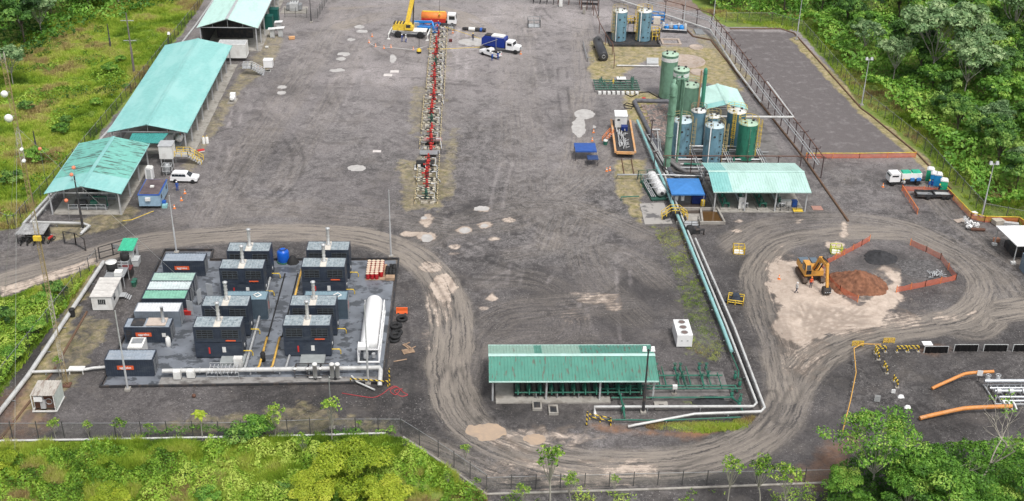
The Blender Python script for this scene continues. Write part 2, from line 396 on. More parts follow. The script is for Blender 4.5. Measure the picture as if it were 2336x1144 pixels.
for q_ in ([(1085, 632), (1160, 636), (1225, 650), (1262, 690)], [(1140, 690), (1210, 694), (1300, 690)], [(960, 600), (1000, 680), (1050, 780), (1010, 880)], [(1045, 640), (1020, 740), (1045, 860), (1090, 950)], [(1100, 960), (1200, 1040), (1380, 1040)], [(1560, 1075), (1700, 1010), (1760, 900)], [(1780, 960), (1840, 860), (1960, 780)], [(1690, 620), (1740, 560), (1850, 530), (1960, 560)], [(1120, 590), (1180, 612), (1240, 625)], [(1060, 560), (1160, 525), (1180, 490)], [(1250, 470), (1330, 460), (1400, 480)], [(1090, 760), (1150, 735), (1240, 715)], [(1075, 790), (1100, 740), (1180, 705)], [(1060, 830), (1080, 770), (1130, 730)], [(1300, 700), (1380, 680), (1440, 640)]): rut(q_, 1.6, .4, .95)
for q_ in ([(1790, 600), (1765, 680), (1790, 780), (1800, 860)], [(1830, 600), (1790, 700), (1800, 800)], [(1870, 690), (1850, 740), (1830, 800)], [(1810, 640), (1840, 720), (1900, 745), (2000, 740)], [(1860, 670), (1910, 720), (1990, 730), (2060, 715)], [(1760, 620), (1755, 700), (1775, 760)], [(1900, 560), (1820, 590), (1770, 650)], [(1880, 790), (1850, 820), (1830, 870)], [(1950, 700), (1880, 740), (1820, 760)]): rut(q_, 1.9, .42, .95); rut([(a+14, b+6) for a, b in q_], 1.5, .36, .8)
region(asph, [(1652, 71), (1812, 75), (1960, 247), (2092, 352), (1838, 354)], .25, .1)
# pale clay round the digger and along the road
region(mud, [(1735, 590), (1800, 580), (1900, 640), (2050, 615), (2075, 680), (2020, 755), (1900, 775), (1800, 770), (1750, 700)], 2.4, 3.0, .5)
region(mud, [(1750, 602), (1800, 592), (1880, 600), (1900, 660), (1960, 700), (2035, 640), (2000, 600), (2050, 625), (2062, 680), (2010, 745), (1900, 765), (1830, 790), (1760, 760), (1775, 700), (1748, 650)], .9, 1.2)
region(mud, [(1760, 760), (1900, 755), (1890, 830), (1850, 860), (1800, 900), (1780, 840)], 2.2, 3.0, .42)
region(mud, [(1960, 690), (2160, 720), (2230, 715), (2100, 745), (1960, 760)], 1.2, 2., .6)
blob(mud, 1285, 1080, 240, 30, 1.5, 2.5, .45); blob(mud, 1250, 1000, 150, 30, 1.2, 2.2, .55); blob(mud, 1450, 1078, 80, 18, .8, 1.5, .7)
blob(mud, 1905, 560, 26, 10, .5, .6); blob(mud, 1925, 525, 12, 20, .5, .6, .8)
for a in [(1010, 655, 34, 32, .9), (1000, 690, 30, 60, .45), (985, 610, 30, 14, .7), (1122, 678, 15, 11, 1), (1106, 705, 16, 7, .7), (975, 775, 22, 30, .4), (970, 540, 26, 12, 1), (935, 534, 30, 7, .9),
          (972, 503, 14, 16, .9), (1062, 525, 20, 10, 1), (1105, 513, 20, 9, .9), (1102, 478, 16, 7, .9), (1130, 546, 18, 6, .7), (1040, 562, 16, 8, .7), (1160, 502, 14, 5, .7), (1365, 680, 50, 16, .6), (1310, 725, 40, 22, .35), (1400, 700, 22, 14, .6),
          (1785, 560, 8, 5, .4), (1823, 507, 14, 6, .6), (1684, 505, 10, 5, .6), (1683, 527, 8, 4, .9), (1040, 580, 16, 5, .6)]:
    blob(mud, *a[:4], .35, .7, a[4])
region(mud, [(0, 655), (90, 630), (170, 600), (222, 588), (215, 606), (120, 640), (60, 662), (0, 682)], .6, .9, .75)
# puddles
for a in [(822, 62, 13, 4), (826, 72, 12, 4), (785, 124, 15, 4), (779, 135, 12, 4), (770, 161, 20, 4), (642, 199, 10, 4), (642, 212, 8, 4), (1331, 261, 23, 11), (1321, 292, 15, 24), (1356, 289, 6, 5), (813, 384, 22, 7), (1100, 476, 16, 6),
          (973, 543, 15, 10), (1062, 526, 13, 7), (965, 497, 10, 4), (1090, 96, 45, 9), (896, 134, 8, 10), (801, 91, 10, 3), (1143, 108, 18, 6), (1105, 515, 10, 5)]:
    blob(water, *a, .2, .45); cx_, cy_ = a[:2]; q_ = G(cx_, cy_); e_ = 1.7+max(a[2]/13, a[3]/5)*.55; region(dark, None, 1.2, 1.0, .5, world=[(q_.x+e_*1.3*math.cos(k), q_.y+e_*math.sin(k)) for k in [j*math.pi/6 for j in range(12)]])
blob(water, 1115, 985, 46, 20, .4, .8, 1); blob(water, 1215, 1002, 26, 12, .4, .8, .9)
region(dark, [(1150, 915), (1330, 925), (1330, 985), (1220, 985), (1130, 950)], 1, 1.2, .8)
blob(mud, 1350, 672, 60, 9, .9, 1.6, .5); blob(mud, 1410, 690, 14, 24, .9, 1.4, .5)
for a in [(1620, 690, 60, 60, .4), (2010, 590, 62, 24, .9), (1900, 880, 50, 60, .5), (2130, 890, 60, 24, .6), (2060, 970, 260, 36, .5), (1640, 915, 30, 14, .8), (2100, 790, 300, 40, .3), (1450, 700, 90, 60, .5), (300, 540, 200, 30, .3), (2040, 400, 60, 40, .3), (1720, 640, 100, 90, .35),
          (260, 445, 90, 60, .5), (1560, 500, 70, 30, .3), (985, 400, 15, 40, .4), (1370, 150, 20, 40, .5)]:
    blob(dark, *a[:4], 1.2, 1.5, a[4])
# moss and yellowish growth
region(moss, [(1350, 95), (1400, 100), (1650, 110), (1700, 210), (1590, 190), (1480, 140), (1390, 190), (1345, 180), (1340, 150)], 1, 1.2, .75)
region(moss, [(1420, 205), (1500, 210), (1505, 290), (1470, 300), (1430, 270)], 1, 1., .8)
region(moss, [(1405, 365), (1480, 360), (1470, 420), (1465, 520), (1400, 440)], .8, .9, .7)
region(moss, [(1565, 60), (1640, 90), (1720, 180), (1700, 200), (1600, 110)], 1, 1, .55)
region(moss, [(978, 70), (1030, 70), (1022, 300), (1005, 470), (930, 475), (950, 300)], 1.0, 1.2, .34)
region(moss, [(906, 360), (1040, 370), (1030, 440), (1005, 480), (920, 485), (900, 430)], 1, 1.4, .55)
region(moss, [(930, 200), (980, 190), (975, 300), (930, 310)], 1, 1.2, .45); region(moss, [(1020, 280), (1050, 290), (1040, 460), (1005, 470)], 1, 1.2, .45)
region(moss, [(605, 60), (655, 90), (620, 160), (560, 200), (470, 340), (440, 400), (400, 400), (540, 170), (590, 110)], 1, 1.2, .5)
region(moss, [(175, 640), (225, 605), (170, 740), (130, 850), (60, 960), (20, 1000), (0, 1000), (60, 880)], .8, 1.2, .65)
region(moss, [(190, 720), (260, 725), (200, 850), (130, 940), (60, 980), (120, 860)], 1, 1.5, .5)
region(moss, [(440, 935), (700, 925), (900, 950), (900, 990), (500, 995), (300, 985)], 1.6, 2.2, .45); region(moss, [(290, 470), (330, 470), (300, 510), (215, 540), (60, 560), (60, 530), (180, 500)], 1, 1.2, .5)
region(moss, [(1815, 80), (1975, 240), (2100, 345), (2230, 495), (2215, 500), (2085, 365), (1955, 255), (1800, 90)], .5, .6, .8)
g2 = np.zeros_like(X)
region(g2, [(1480, 515), (1560, 520), (1590, 620), (1660, 790), (1640, 830), (1570, 800), (1560, 700), (1530, 600)], 2.0, 2.6, .44)
region(g2, [(1545, 760), (1640, 760), (1650, 830), (1600, 830), (1550, 800)], 1, 1.2, .45); region(g2, [(1540, 905), (1640, 905), (1630, 925), (1560, 930)], .6, 1, .6)
region(g2, [(1470, 965), (1690, 960), (1700, 975), (1600, 985), (1470, 975)], .5, .8, .8)
region(red, [(1342, 958), (1400, 970), (1500, 985), (1640, 985), (1560, 1000), (1440, 990), (1360, 985)], .6, 1, .8)
region(red, [(1890, 1010), (1960, 1000), (1900, 1110), (1780, 1110)], 1, 1.5, .5); region(red, [(0, 900), (70, 870), (60, 1000), (0, 1000)], 1, 1.5, .35); blob(red, 60, 960, 60, 40, 1, 1.5, .3)
blob(red, 1560, 12, 60, 14, 1, 1.5, .4); blob(red, 2130, 800, 40, 10, .8, 1, .4)
green = np.maximum(green, g2)
Z = np.where(dpad > 0, np.minimum(dpad, 4)*.12*(n1*1.2+.1), 0)+n2*.05*(asph < .2)
k = len(gx); r_ = np.arange(len(gy)-1); c_ = np.arange(k-1)
a = (r_[:, None]*k+c_[None, :]).ravel(); F = np.stack([a, a+1, a+k+1, a+k], 1)

gm = bpy.data.materials.new('gravel_ground'); gm.use_nodes = True
t = gm.node_tree; N = t.nodes; L = t.links; bs = N['Principled BSDF']
def nn(ty, **kw):
    n = N.new(ty)
    for a_, b_ in kw.items(): setattr(n, a_, b_)
    return n
def att(nm):
    n = nn('ShaderNodeAttribute', attribute_name=nm); return n
def math_(op, a_, b_=None, c_=None):
    n = nn('ShaderNodeMath', operation=op)
    for i, v in enumerate((a_, b_, c_)):
        if v is None: continue
        if isinstance(v, (int, float)): n.inputs[i].default_value = v
        else: L.new(v, n.inputs[i])
    return n.outputs[0]
def noise(sc, det=4, ro=.55, vec=None, dist=0):
    n = nn('ShaderNodeTexNoise'); n.inputs['Scale'].default_value = sc; n.inputs['Detail'].default_value = det; n.inputs['Roughness'].default_value = ro; n.inputs['Distortion'].default_value = dist
    L.new(vec if vec is not None else pos, n.inputs['Vector']); return n.outputs[0]
def mrange(v, a_, b_, c_=0., d_=1.):
    n = nn('ShaderNodeMapRange')
    for i, q in enumerate((a_, b_, c_, d_)): n.inputs[i+1].default_value = q
    L.new(v, n.inputs[0]); return n.outputs[0]
def mixc(f, a_, b_, mode='MIX'):
    n = nn('ShaderNodeMix', data_type='RGBA', blend_type=mode)
    if isinstance(f, (int, float)): n.inputs[0].default_value = f
    else: L.new(f, n.inputs[0])
    for i, v in ((6, a_), (7, b_)):
        if isinstance(v, tuple): n.inputs[i].default_value = (*v, 1)
        else: L.new(v, n.inputs[i])
    return n.outputs[2]
pos = nn('ShaderNodeNewGeometry').outputs['Position']
sA = nn('ShaderNodeSeparateColor'); L.new(att('mapA').outputs['Color'], sA.inputs[0]); alA = att('mapA').outputs['Alpha']
sB = nn('ShaderNodeSeparateColor'); L.new(att('mapB').outputs['Color'], sB.inputs[0]); alB = att('mapB').outputs['Alpha']
sC = nn('ShaderNodeSeparateColor'); L.new(att('mapC').outputs['Color'], sC.inputs[0]); alC = att('mapC').outputs['Alpha']
TONE, MUD, MOSS, WAT = sA.outputs[0], sA.outputs[1], sA.outputs[2], alA
LAT, ALO, TRW, GRN = sB.outputs[0], sB.outputs[1], sB.outputs[2], alB
RED, DRK, SPK, ASP = sC.outputs[0], sC.outputs[1], sC.outputs[2], alC
nA = noise(.5, 7, .7, dist=.8); nB = noise(2.6, 5, .7); nC = noise(9, 3, .8); nD = noise(.9, 8, .72, dist=.6)
# grey gravel
k1 = math_('MULTIPLY', mrange(noise(.13, 5, .6), .3, .7, .82, 1.2), mrange(nB, .3, .7, .74, 1.28))
k1 = math_('MULTIPLY', k1, mrange(nC, .3, .7, .62, 1.42))
k1 = math_('MULTIPLY', k1, mrange(noise(3.1, 7, .85), .35, .65, .70, 1.32))
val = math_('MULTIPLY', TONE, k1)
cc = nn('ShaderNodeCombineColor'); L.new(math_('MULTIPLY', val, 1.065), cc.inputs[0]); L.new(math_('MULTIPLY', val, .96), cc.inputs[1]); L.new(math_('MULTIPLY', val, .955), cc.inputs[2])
base = cc.outputs[0]
# dried crust: broken pale squiggles
crust = math_('ABSOLUTE', math_('SUBTRACT', noise(.95, 5, .72, dist=2.2), .5))
crust2 = math_('ABSOLUTE', math_('SUBTRACT', noise(2.3, 4, .7, dist=1.5), .5))
cr = math_('MULTIPLY', math_('MAXIMUM', mrange(crust, .0, .05, 1, 0), mrange(crust2, 0, .05, .8, 0)), mrange(nA, .40, .56))
cr = math_('MULTIPLY', math_('MULTIPLY', cr, SPK), .75)
base = mixc(cr, base, (.33, .31, .305))
base = mixc(math_('MULTIPLY', mrange(math_('ABSOLUTE', math_('SUBTRACT', noise(.8, 6, .7, dist=2.0), .47)), 0, .03, 1, 0), .45), base, (.03, .028, .028))
fl = mrange(noise(.75, 8, .80, dist=1.2), .515, .565)
base = mixc(math_('MULTIPLY', math_('MULTIPLY', fl, SPK), .50), base, (.27, .25, .243))
fl2 = mrange(noise(.33, 7, .75, dist=1.0), .47, .40)
base = mixc(math_('MULTIPLY', fl2, .42), base, (.045, .040, .040))
patch = math_('MULTIPLY', mrange(noise(.16, 5, .7), .52, .66), .25)
base = mixc(patch, base, (.19, .165, .145))
# loose pale stones
stone = math_('MULTIPLY', mrange(noise(4.2, 2, .6), .62, .70), mrange(noise(.22, 4, .6), .42, .58))
base = mixc(math_('MULTIPLY', stone, .7), base, (.42, .40, .38))
# wheel tracks
tv = nn('ShaderNodeCombineXYZ'); L.new(math_('ADD', math_('MULTIPLY', LAT, 2.2), math_('MULTIPLY', math_('SUBTRACT', nA, .5), 2.2)), tv.inputs[0]); L.new(math_('MULTIPLY', ALO, .09), tv.inputs[1])
tn = noise(1.0, 7, .78, tv.outputs[0])
tf = math_('MULTIPLY', math_('MULTIPLY', TRW, mrange(tn, .42, .60)), mrange(nB, .3, .6, .5, 1.1))
base = mixc(math_('MULTIPLY', tf, .62), base, mixc(.75, base, (.38, .33, .28)))
td = math_('MULTIPLY', TRW, mrange(tn, .47, .38)); base = mixc(math_('MULTIPLY', td, .5), base, mixc(.7, base, (.035, .031, .03)))
base = mixc(math_('MULTIPLY', math_('MULTIPLY', mrange(TRW, .7, 1.25), .7), mrange(tn, .38, .52)), base, (.27, .235, .20))
# other surfaces
base = mixc(math_('MULTIPLY', DRK, .75), base, mixc(.45, (.028, .027, .028), base))
asc = mixc(mrange(nC, .3, .7), (.10, .088, .088), (.165, .147, .146))
asc = mixc(math_('MULTIPLY', mrange(noise(.5, 6, .7), .52, .68), .5), asc, (.28, .26, .26))
base = mixc(ASP, base, asc)
mossc = mixc(mrange(nD, .4, .6), (.20, .18, .06), (.42, .34, .20))
base = mixc(math_('MULTIPLY', mrange(math_('ADD', MOSS, math_('MULTIPLY', math_('SUBTRACT', nA, .5), 1.1)), .3, .85), mrange(MOSS, .0, .2)), base, mossc)
base = mixc(math_('MULTIPLY', RED, mrange(nD, .35, .6, .3, 1)), base, mixc(nB, (.20, .09, .04), (.38, .20, .11)))
mudn = math_('ADD', math_('ADD', MUD, math_('MULTIPLY', math_('SUBTRACT', nD, .5), 1.3)), math_('MULTIPLY', math_('MULTIPLY', math_('SUBTRACT', tn, .5), math_('MINIMUM', TRW, 1)), 2.6))
mudm = mrange(mudn, .30, .80)
mudm = math_('MULTIPLY', mudm, mrange(MUD, .02, .25)); mudm = math_('MULTIPLY', mudm, mrange(nC, .25, .5, .75, 1))
mudc = mixc(mrange(nD, .3, .7), (.36, .285, .23), (.62, .52, .44))
base = mixc(mudm, base, mixc(mrange(mudm, .2, .9), (.22, .18, .15), mudc))
grass_soil = mixc(mrange(nD, .35, .65), (.10, .17, .03), (.22, .26, .06))
grass_soil = mixc(mrange(noise(.11, 4), .52, .62, 0, .5), grass_soil, (.13, .085, .05))
mrut = math_('MULTIPLY', DRK, mrange(MUD, .15, .4)); base = mixc(math_('MULTIPLY', mrut, .55), base, (.17, .135, .11))
gmask = mrange(math_('ADD', GRN, math_('MULTIPLY', math_('SUBTRACT', nD, .5), 1.2)), .40, .75)
base = mixc(gmask, base, grass_soil)
wm = mrange(math_('ADD', WAT, math_('MULTIPLY', math_('SUBTRACT', nB, .5), .35)), .42, .52)
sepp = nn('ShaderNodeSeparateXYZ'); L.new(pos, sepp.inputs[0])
base = mixc(wm, base, mixc(mrange(nD, .35, .65, 0, .45), mixc(mrange(sepp.outputs[1], 125, 165), (.46, .34, .24), (.50, .48, .46)), (.22, .20, .185)))  # muddy water; the bright sky's reflection is painted into its pale grey
L.new(base, bs.inputs['Base Color'])
L.new(math_('SUBTRACT', mrange(nA, .3, .7, .50, .84), math_('MULTIPLY', wm, .62)), bs.inputs['Roughness'])
bs.inputs['Specular IOR Level'].default_value = .35
hgt = math_('ADD', math_('MULTIPLY', nC, .4), math_('ADD', nB, math_('MULTIPLY', tn, math_('MULTIPLY', TRW, 1.2))))
bp = nn('ShaderNodeBump'); bp.inputs['Distance'].default_value = .10; L.new(mrange(wm, 0, 1, .55, .0), bp.inputs['Strength']); L.new(hgt, bp.inputs['Height']); L.new(bp.outputs[0], bs.inputs['Normal'])
speck = np.clip(.42+.5*sst(150, 200, Y)-.05*sst(235, 285, Y)+(fbm(X*.06, Y*.06, 3, 1)-.5)*1.3, 0.1, 1)*(1-.6*dark)*(1-asph)
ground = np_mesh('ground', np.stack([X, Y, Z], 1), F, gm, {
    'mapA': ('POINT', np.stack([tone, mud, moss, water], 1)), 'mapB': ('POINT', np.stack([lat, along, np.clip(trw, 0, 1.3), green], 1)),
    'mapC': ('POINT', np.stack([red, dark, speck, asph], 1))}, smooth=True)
ground['kind'] = 'structure'
del X, Y, n1, n2, n3, n4, lat, along, trw, tone
# ================================================================ lettering
def lettering(txt, width, mat, parent, x, y, z, name='lettering'):
    cu = bpy.data.curves.new('txt', 'FONT'); cu.body = txt; cu.align_x = 'CENTER'; cu.align_y = 'CENTER'; cu.size = 1; cu.extrude = .01; cu.offset = .02
    o = bpy.data.objects.new('txt', cu); C.objects.link(o); dg = bpy.context.evaluated_depsgraph_get()
    me = bpy.data.meshes.new_from_object(o.evaluated_get(dg)); bpy.data.objects.remove(o); bpy.data.curves.remove(cu)
    xs = [v.co.x for v in me.vertices]; k = width/(max(xs)-min(xs))
    me.transform(Matrix.Rotation(R(90), 4, 'X') @ Matrix.Scale(k, 4)); me.materials.clear(); me.materials.append(mat); me.name = name
    ob = bpy.data.objects.new(name, me); C.objects.link(ob); ob.location = (x, y, z); ob.parent = parent; return ob

# ================================================================ sheds
def gable(name, label, x0, x1, y0, y1, ze, zr, mats, nposts, seam=None, ridge_mat=None, group=None, slab=True, ribs=None, lean=0, cat='shed', along='y', slabbox=None, skip=(), far_seam=None):
    """open gable shed; along = axis of the ridge"""
    t = thing(name, label, cat, ((x0+x1)/2, (y0+y1)/2, 0), 0, group)
    def P(a, b, z): return (a, b, z) if along == 'y' else (b, a, z)
    A0, A1, B0, B1 = (x0, x1, y0, y1) if along == 'y' else (y0, y1, x0, x1)
    am = (A0+A1)/2+lean; mats = mats if isinstance(mats, list) else [mats]
    segs = [(B0, B1, 0)] if seam is None else seam
    for (b0, b1, mi) in segs:
        nr = max(4, int((b1-b0)/.42)); mb = MB()
        mb.ribbed(P(A0, b0, ze), P(A0, b1, ze), P(am, b0, zr), P(am, b1, zr), nr, .045)
        if not far_seam: mb.ribbed(P(A1, b0, ze), P(A1, b1, ze), P(am, b0, zr), P(am, b1, zr), nr, .045)
        mb.build('roof', mats[mi], t, True)
    for (b0, b1, mi) in far_seam or ():
        MB().ribbed(P(A1, b0, ze), P(A1, b1, ze), P(am, b0, zr), P(am, b1, zr), max(2, int((b1-b0)/.42)), .045).build('roof', mats[mi], t, True)
    rc = MB()
    for sgn in (-1, 1):
        w_ = .32; dz = (zr-ze)/abs(am-(A0 if sgn < 0 else A1))*w_
        rc.add([P(am, B0-.03, zr+.09), P(am, B1+.03, zr+.09), P(am+sgn*w_, B1+.03, zr+.09-dz), P(am+sgn*w_, B0-.03, zr+.09-dz),
                P(am, B0-.03, zr+.06), P(am, B1+.03, zr+.06), P(am+sgn*w_, B1+.03, zr+.06-dz), P(am+sgn*w_, B0-.03, zr+.06-dz)],
               [(0, 1, 2, 3), (7, 6, 5, 4), (3, 2, 6, 7), (0, 3, 7, 4), (1, 5, 6, 2)])
    rc.build('ridge_cap', ridge_mat or mats[0], t, True)
    fr = MB(); n = nposts; ins = .5
    for i in range(n):
        b = B0+.5+(B1-B0-1)*i/(n-1); k = (zr-ze)/(am-A0-0)
        for a in (A0+ins, A1-ins):
            if (i, a < am) in skip: continue
            zt = ze+.02
            MB().beam(P(a, b, 0), P(a, b, zt), .22, .22).build('post', MGAL, t, True)
        fr.beam(P(A0+ins, b, ze+.0), P(am, b, zr-.2), .1, .2).beam(P(A1-ins, b, ze+.0), P(am, b, zr-.2), .1, .2).beam(P(A0+ins, b, ze-.1), P(A1-ins, b, ze-.1), .1, .15)
        for q in (.25, .5, .75): fr.beam(P(A0+(A1-A0)*q, b, ze-.1), P(A0+(A1-A0)*q, b, ze-.1+(zr-ze)*(1-abs(q-.5)*2)*.8+.1), .06)
    for a in (A0+ins, A1-ins): fr.beam(P(a, B0+.1, ze-.12), P(a, B1-.1, ze-.12), .12, .22)
    fr.build('roof_frame', MGAL, t, True)
    for a in (A0-.08, A1+.08): MB().beam(P(a, B0, ze-.05), P(a, B1, ze-.05), .14, .14).build('gutter', ridge_mat or mats[0], t, True)
    if slab:
        s0, s1, s2, s3 = slabbox or (x0+.1, x1-.1, y0+.1, y1-.1)
        MB().box(s0, s1, s2, s3, -.3, .16).build('slab', MCON, t, True)
    return t
gable('machine_shed', 'long open shed with a bright turquoise gable roof beside the left lane', -63.9, -50.1, 199, 245.3, 4.2, 5.7, [MTEAL], 10, slabbox=(-63.5, -49.2, 199, 245))
gable('machine_shed', 'turquoise shed with rust streaked roof panels and newer front panels', -67.6, -55.7, 174.8, 194.6, 4.0, 5.3, [MTEAL, MTEALR], 4, seam=[(174.8, 180.3, 0), (180.3, 194.6, 1)], slabbox=(-67, -56, 175.2, 194), skip=((0, False),) if 0 else ())
gable('machine_shed', 'pale green gabled shed with a dark open end at the top left', -58.8, -45.8, 253.3, 292, 5.4, 7.4, [MTEALW], 8, ridge_mat=MGAL, slabbox=(-58.4, -45.6, 253.6, 292))
gable('pump_shed', 'green ribbed roof shed inside the bend of the dirt road', 2.5, 23.8, 123.7, 131.8, 3.3, 4.3, [MGREENR, MGREENF], 4, seam=[(2.5, 23.8, 0)], ridge_mat=MTEALW, along='x', slabbox=(3.4, 17.9, 123.5, 130), lean=.35, far_seam=[(2.5, 8.4, 1), (8.4, 9.4, 0), (9.4, 14.3, 1), (14.3, 23.8, 0)])
gable('meter_shed', 'pale turquoise ribbed shed in front of the storage tanks', 40.0, 56.2, 176.4, 187.6, 3.9, 5.0, [MTEALW, MTEAL], 4, seam=[(40., 43.2, 1), (43.2, 56.2, 0)], along='x', slabbox=(40.6, 55.6, 176.6, 187))
gable('pump_shed', 'small pale turquoise gabled shed behind the storage tanks', 44.7, 52.4, 210.4, 221, 4.6, 5.6, [MTEALW, MTEAL], 3, seam=[(210.4, 212.6, 1), (212.6, 221, 0)])
# lean-to between the two left sheds
lt = thing('lean_to_roof', 'small dark green ribbed lean-to between the two left sheds', 'canopy', (-57, 196.5, 0))
MB().ribbed((-59.5, 195.0, 3.9), (-53.9, 195.0, 3.9), (-59.5, 198.4, 4.3), (-53.2, 198.4, 4.3), 14, .05).build('roof', M('dark_teal_roof', (.05, .26, .24), .5), lt, True)
for x, y in ((-59, 195.3), (-54.2, 195.3), (-59, 198), (-53.6, 198)): MB().beam((x, y, 0), (x, y, 3.95), .14).build('post', MGAL, lt, True)
# dark wall of the pale shed
wl = MB(); wl.box(-56.5, -48.5, 262, 262.2, 0, 5.3); wl.box(-58.2, -58.0, 254, 291, 0, 5.2)
one('shed_wall', wl, MDK, 'dark cladding wall inside the pale gabled shed', 'wall', loc=(-53, 262, 0))

# ================================================================ containers
def container(name, label, x0, x1, y0, y1, z0, h, body, roof, sign=None, group=None, doors=True, cat='container', signz=.55, sgx=.42):
    t = thing(name, label, cat, ((x0+x1)/2, (y0+y1)/2, 0), 0, group); b = MB(); z1 = z0+h
    b.box(x0+.04, x1-.04, y0+.04, y1-.04, z0+.12, z1-.06)
    n = int((x1-x0)/.3)
    for i in range(n):
        x = x0+.12+(x1-x0-.24)*i/n
        b.box(x, x+.14, y0+.012, y0+.04, z0+.16, z1-.12); b.box(x, x+.14, y1-.04, y1-.012, z0+.16, z1-.12)
    n = int((y1-y0)/.3)
    for i in range(n):
        y = y0+.12+(y1-y0-.24)*i/n; b.box(x0+.012, x0+.04, y, y+.14, z0+.16, z1-.12)
    b.build('wall', body, t, True); f = MB()
    for x in (x0, x1-.12):
        for y in (y0, y1-.12): f.box(x, x+.12, y, y+.12, z0, z1)
    for z in (z0, z1-.14):
        f.box(x0+.12, x1-.12, y0-.004, y0+.1, z, z+.14); f.box(x0+.12, x1-.12, y1-.1, y1+.004, z, z+.14)
        f.box(x0-.004, x0+.1, y0+.12, y1-.12, z, z+.14); f.box(x1-.1, x1+.004, y0+.12, y1-.12, z, z+.14)
    f.build('frame', body, t, True)
    r = MB(); n = int((x1-x0)/.42)
    r.ribbed((x0+.11, y0+.11, z1-.05), (x1-.11, y0+.11, z1-.05), (x0+.11, y1-.11, z1-.05), (x1-.11, y1-.11, z1-.05), n, .03)
    r.build('roof', roof, t, True)
    if doors:
        d = MB(); ym = (y0+y1)/2
        d.box(x1-.04, x1+.02, y0+.15, ym-.03, z0+.18, z1-.18); d.box(x1-.04, x1+.02, ym+.03, y1-.15, z0+.18, z1-.18)
        for y in (y0+.45, ym-.3, ym+.3, y1-.45): d.beam((x1+.06, y, z0+.2), (x1+.06, y, z1-.2), .04, mi=1)
        d.build('door', [body, MGAL], t, True)
    if sign:
        w_ = 2.1; sx = x0+(x1-x0)*sgx; sz = z0+h*signz
        s = MB().box(sx-w_/2, sx+w_/2, y0-.035, y0-.008, sz-.3, sz+.3).build('sign_panel', MSIGN, t, True)
        l = lettering(sign, 1.5, MSIGNW, s, 0, 0, 0); l.location = Vector((sx, y0-.05, sz))-t.location
    return t
CG = 'containers on the generator yard'
def topc(px0, px1, z): return G(*px0, z), G(*px1, z)
a, b_ = topc((237, 822), (352, 821), 2.6); container('equipment_container', 'navy container with orange aggreko sign at the front left corner of the yard', a.x, a.x+6.1, a.y, a.y+2.44, 0, 2.6, MNAVY, MGREYR, 'aggreko', CG, sgx=.42)
a, b_ = topc((281, 747.5), (390, 747.5), 2.5); c2 = container('generator_container', 'navy generator container with exhaust stack and beige roof tray', a.x, a.x+6.1, a.y, a.y+2.44, 0, 2.5, MNAVY, MGREYR, 'aggreko', CG, sgx=.42)
X0, Y0 = a.x, a.y
MB().box(X0+.9, X0+2.6, Y0+.3, Y0+2.1, 2.56, 2.64).build('radiator_grille', MDK, c2, True)
MB().box(X0+2.9, X0+5.5, Y0+.3, Y0+2.2, 2.56, 2.66).build('roof_tray', M('beige_panel', (.50, .42, .36), .6), c2, True)
MB().lathe([(.3, 2.66), (.3, 2.9), (.2, 3.0), (.2, 5.0), (.23, 5.0), (.23, 5.08)], (X0+5.1, Y0+1.1, 0), 14).build('exhaust_stack', MGAL, c2, True)
v = MB()
for i in range(6): v.box(X0+.25, X0+1.0, Y0-.03, Y0+.0, .5+i*.28, .62+i*.28)
v.build('louvre', MDK, c2, True); MB().box(X0+5.0, X0+5.5, Y0-.03, Y0-.004, 1.0, 1.6).build('notice', MW, c2, True)
MB().box(X0+4.1, X0+4.7, Y0-.05, Y0-.004, .2, 1.9).build('door', MNAVY, c2, True)
a, b_ = topc((305, 711.5), (403, 711.5), 2.6); container('equipment_container', 'grey sided container with clean white roof between green and navy ones', a.x, a.x+6.1, a.y, a.y+2.44, 0, 2.6, M('grey_container_paint', (.20, .23, .27), .5, c2=(.12, .13, .15)), M('white_container_roof', (.62, .63, .64), .5, var=.05), None, CG)
a, b_ = topc((322, 682), (422, 681), 2.6)
gr = M('green_container_roof', (.20, .44, .33), .55, c2=(.12, .28, .22), amt=.6, c2sc=(.5, 2, 1)); gr2 = M('faded_green_container_roof', (.33, .47, .41), .6, c2=(.2, .3, .28), amt=.5, c2sc=(.5, 2, 1))
gw = M('pale_container_roof', (.55, .62, .62), .55, c2=(.4, .46, .47), amt=.5, c2sc=(.5, 2, 1))
container('equipment_container', 'container with bright green roof, nearest of the three abutting ones', a.x, a.x+6.05, a.y, a.y+2.42, 0, 2.6, MNAVY, gr, None, CG)
container('equipment_container', 'container with pale whitish roof, middle of the three abutting ones', a.x+.05, a.x+6.1, a.y+2.47, a.y+4.9, 0, 2.6, MNAVY, gw, None, CG)
container('equipment_container', 'container with faded grey green roof, farthest of the three abutting ones', a.x+.1, a.x+6.15, a.y+4.95, a.y+7.38, 0, 2.6, MNAVY, gr2, None, CG)
x5, y5 = a.x+6.2, a.y
dd = MB(); dd.box(x5, x5+.9, y5-.1, y5-.04, .2, 2.4); dd.box(x5+.05, x5+.11, y5+2.5, y5+3.5, .2, 2.4); dd.box(x5+.1, x5+1.1, y5+4.9, y5+4.96, .2, 2.4)
one('container_door', dd.turn(R(-20), (x5, y5)), M('pale_grey_paint', (.38, .40, .42), .5), 'open grey doors at the end of the green roofed containers', 'door', loc=(x5, y5, 0))
a, b_ = topc((369, 596), (467.5, 596), 2.6); container('equipment_container', 'navy container with orange aggreko sign at the back of its row', a.x, a.x+6.1, a.y, a.y+2.44, 0, 2.6, MNAVY, MGREYR, 'aggreko', CG, sgx=.46)
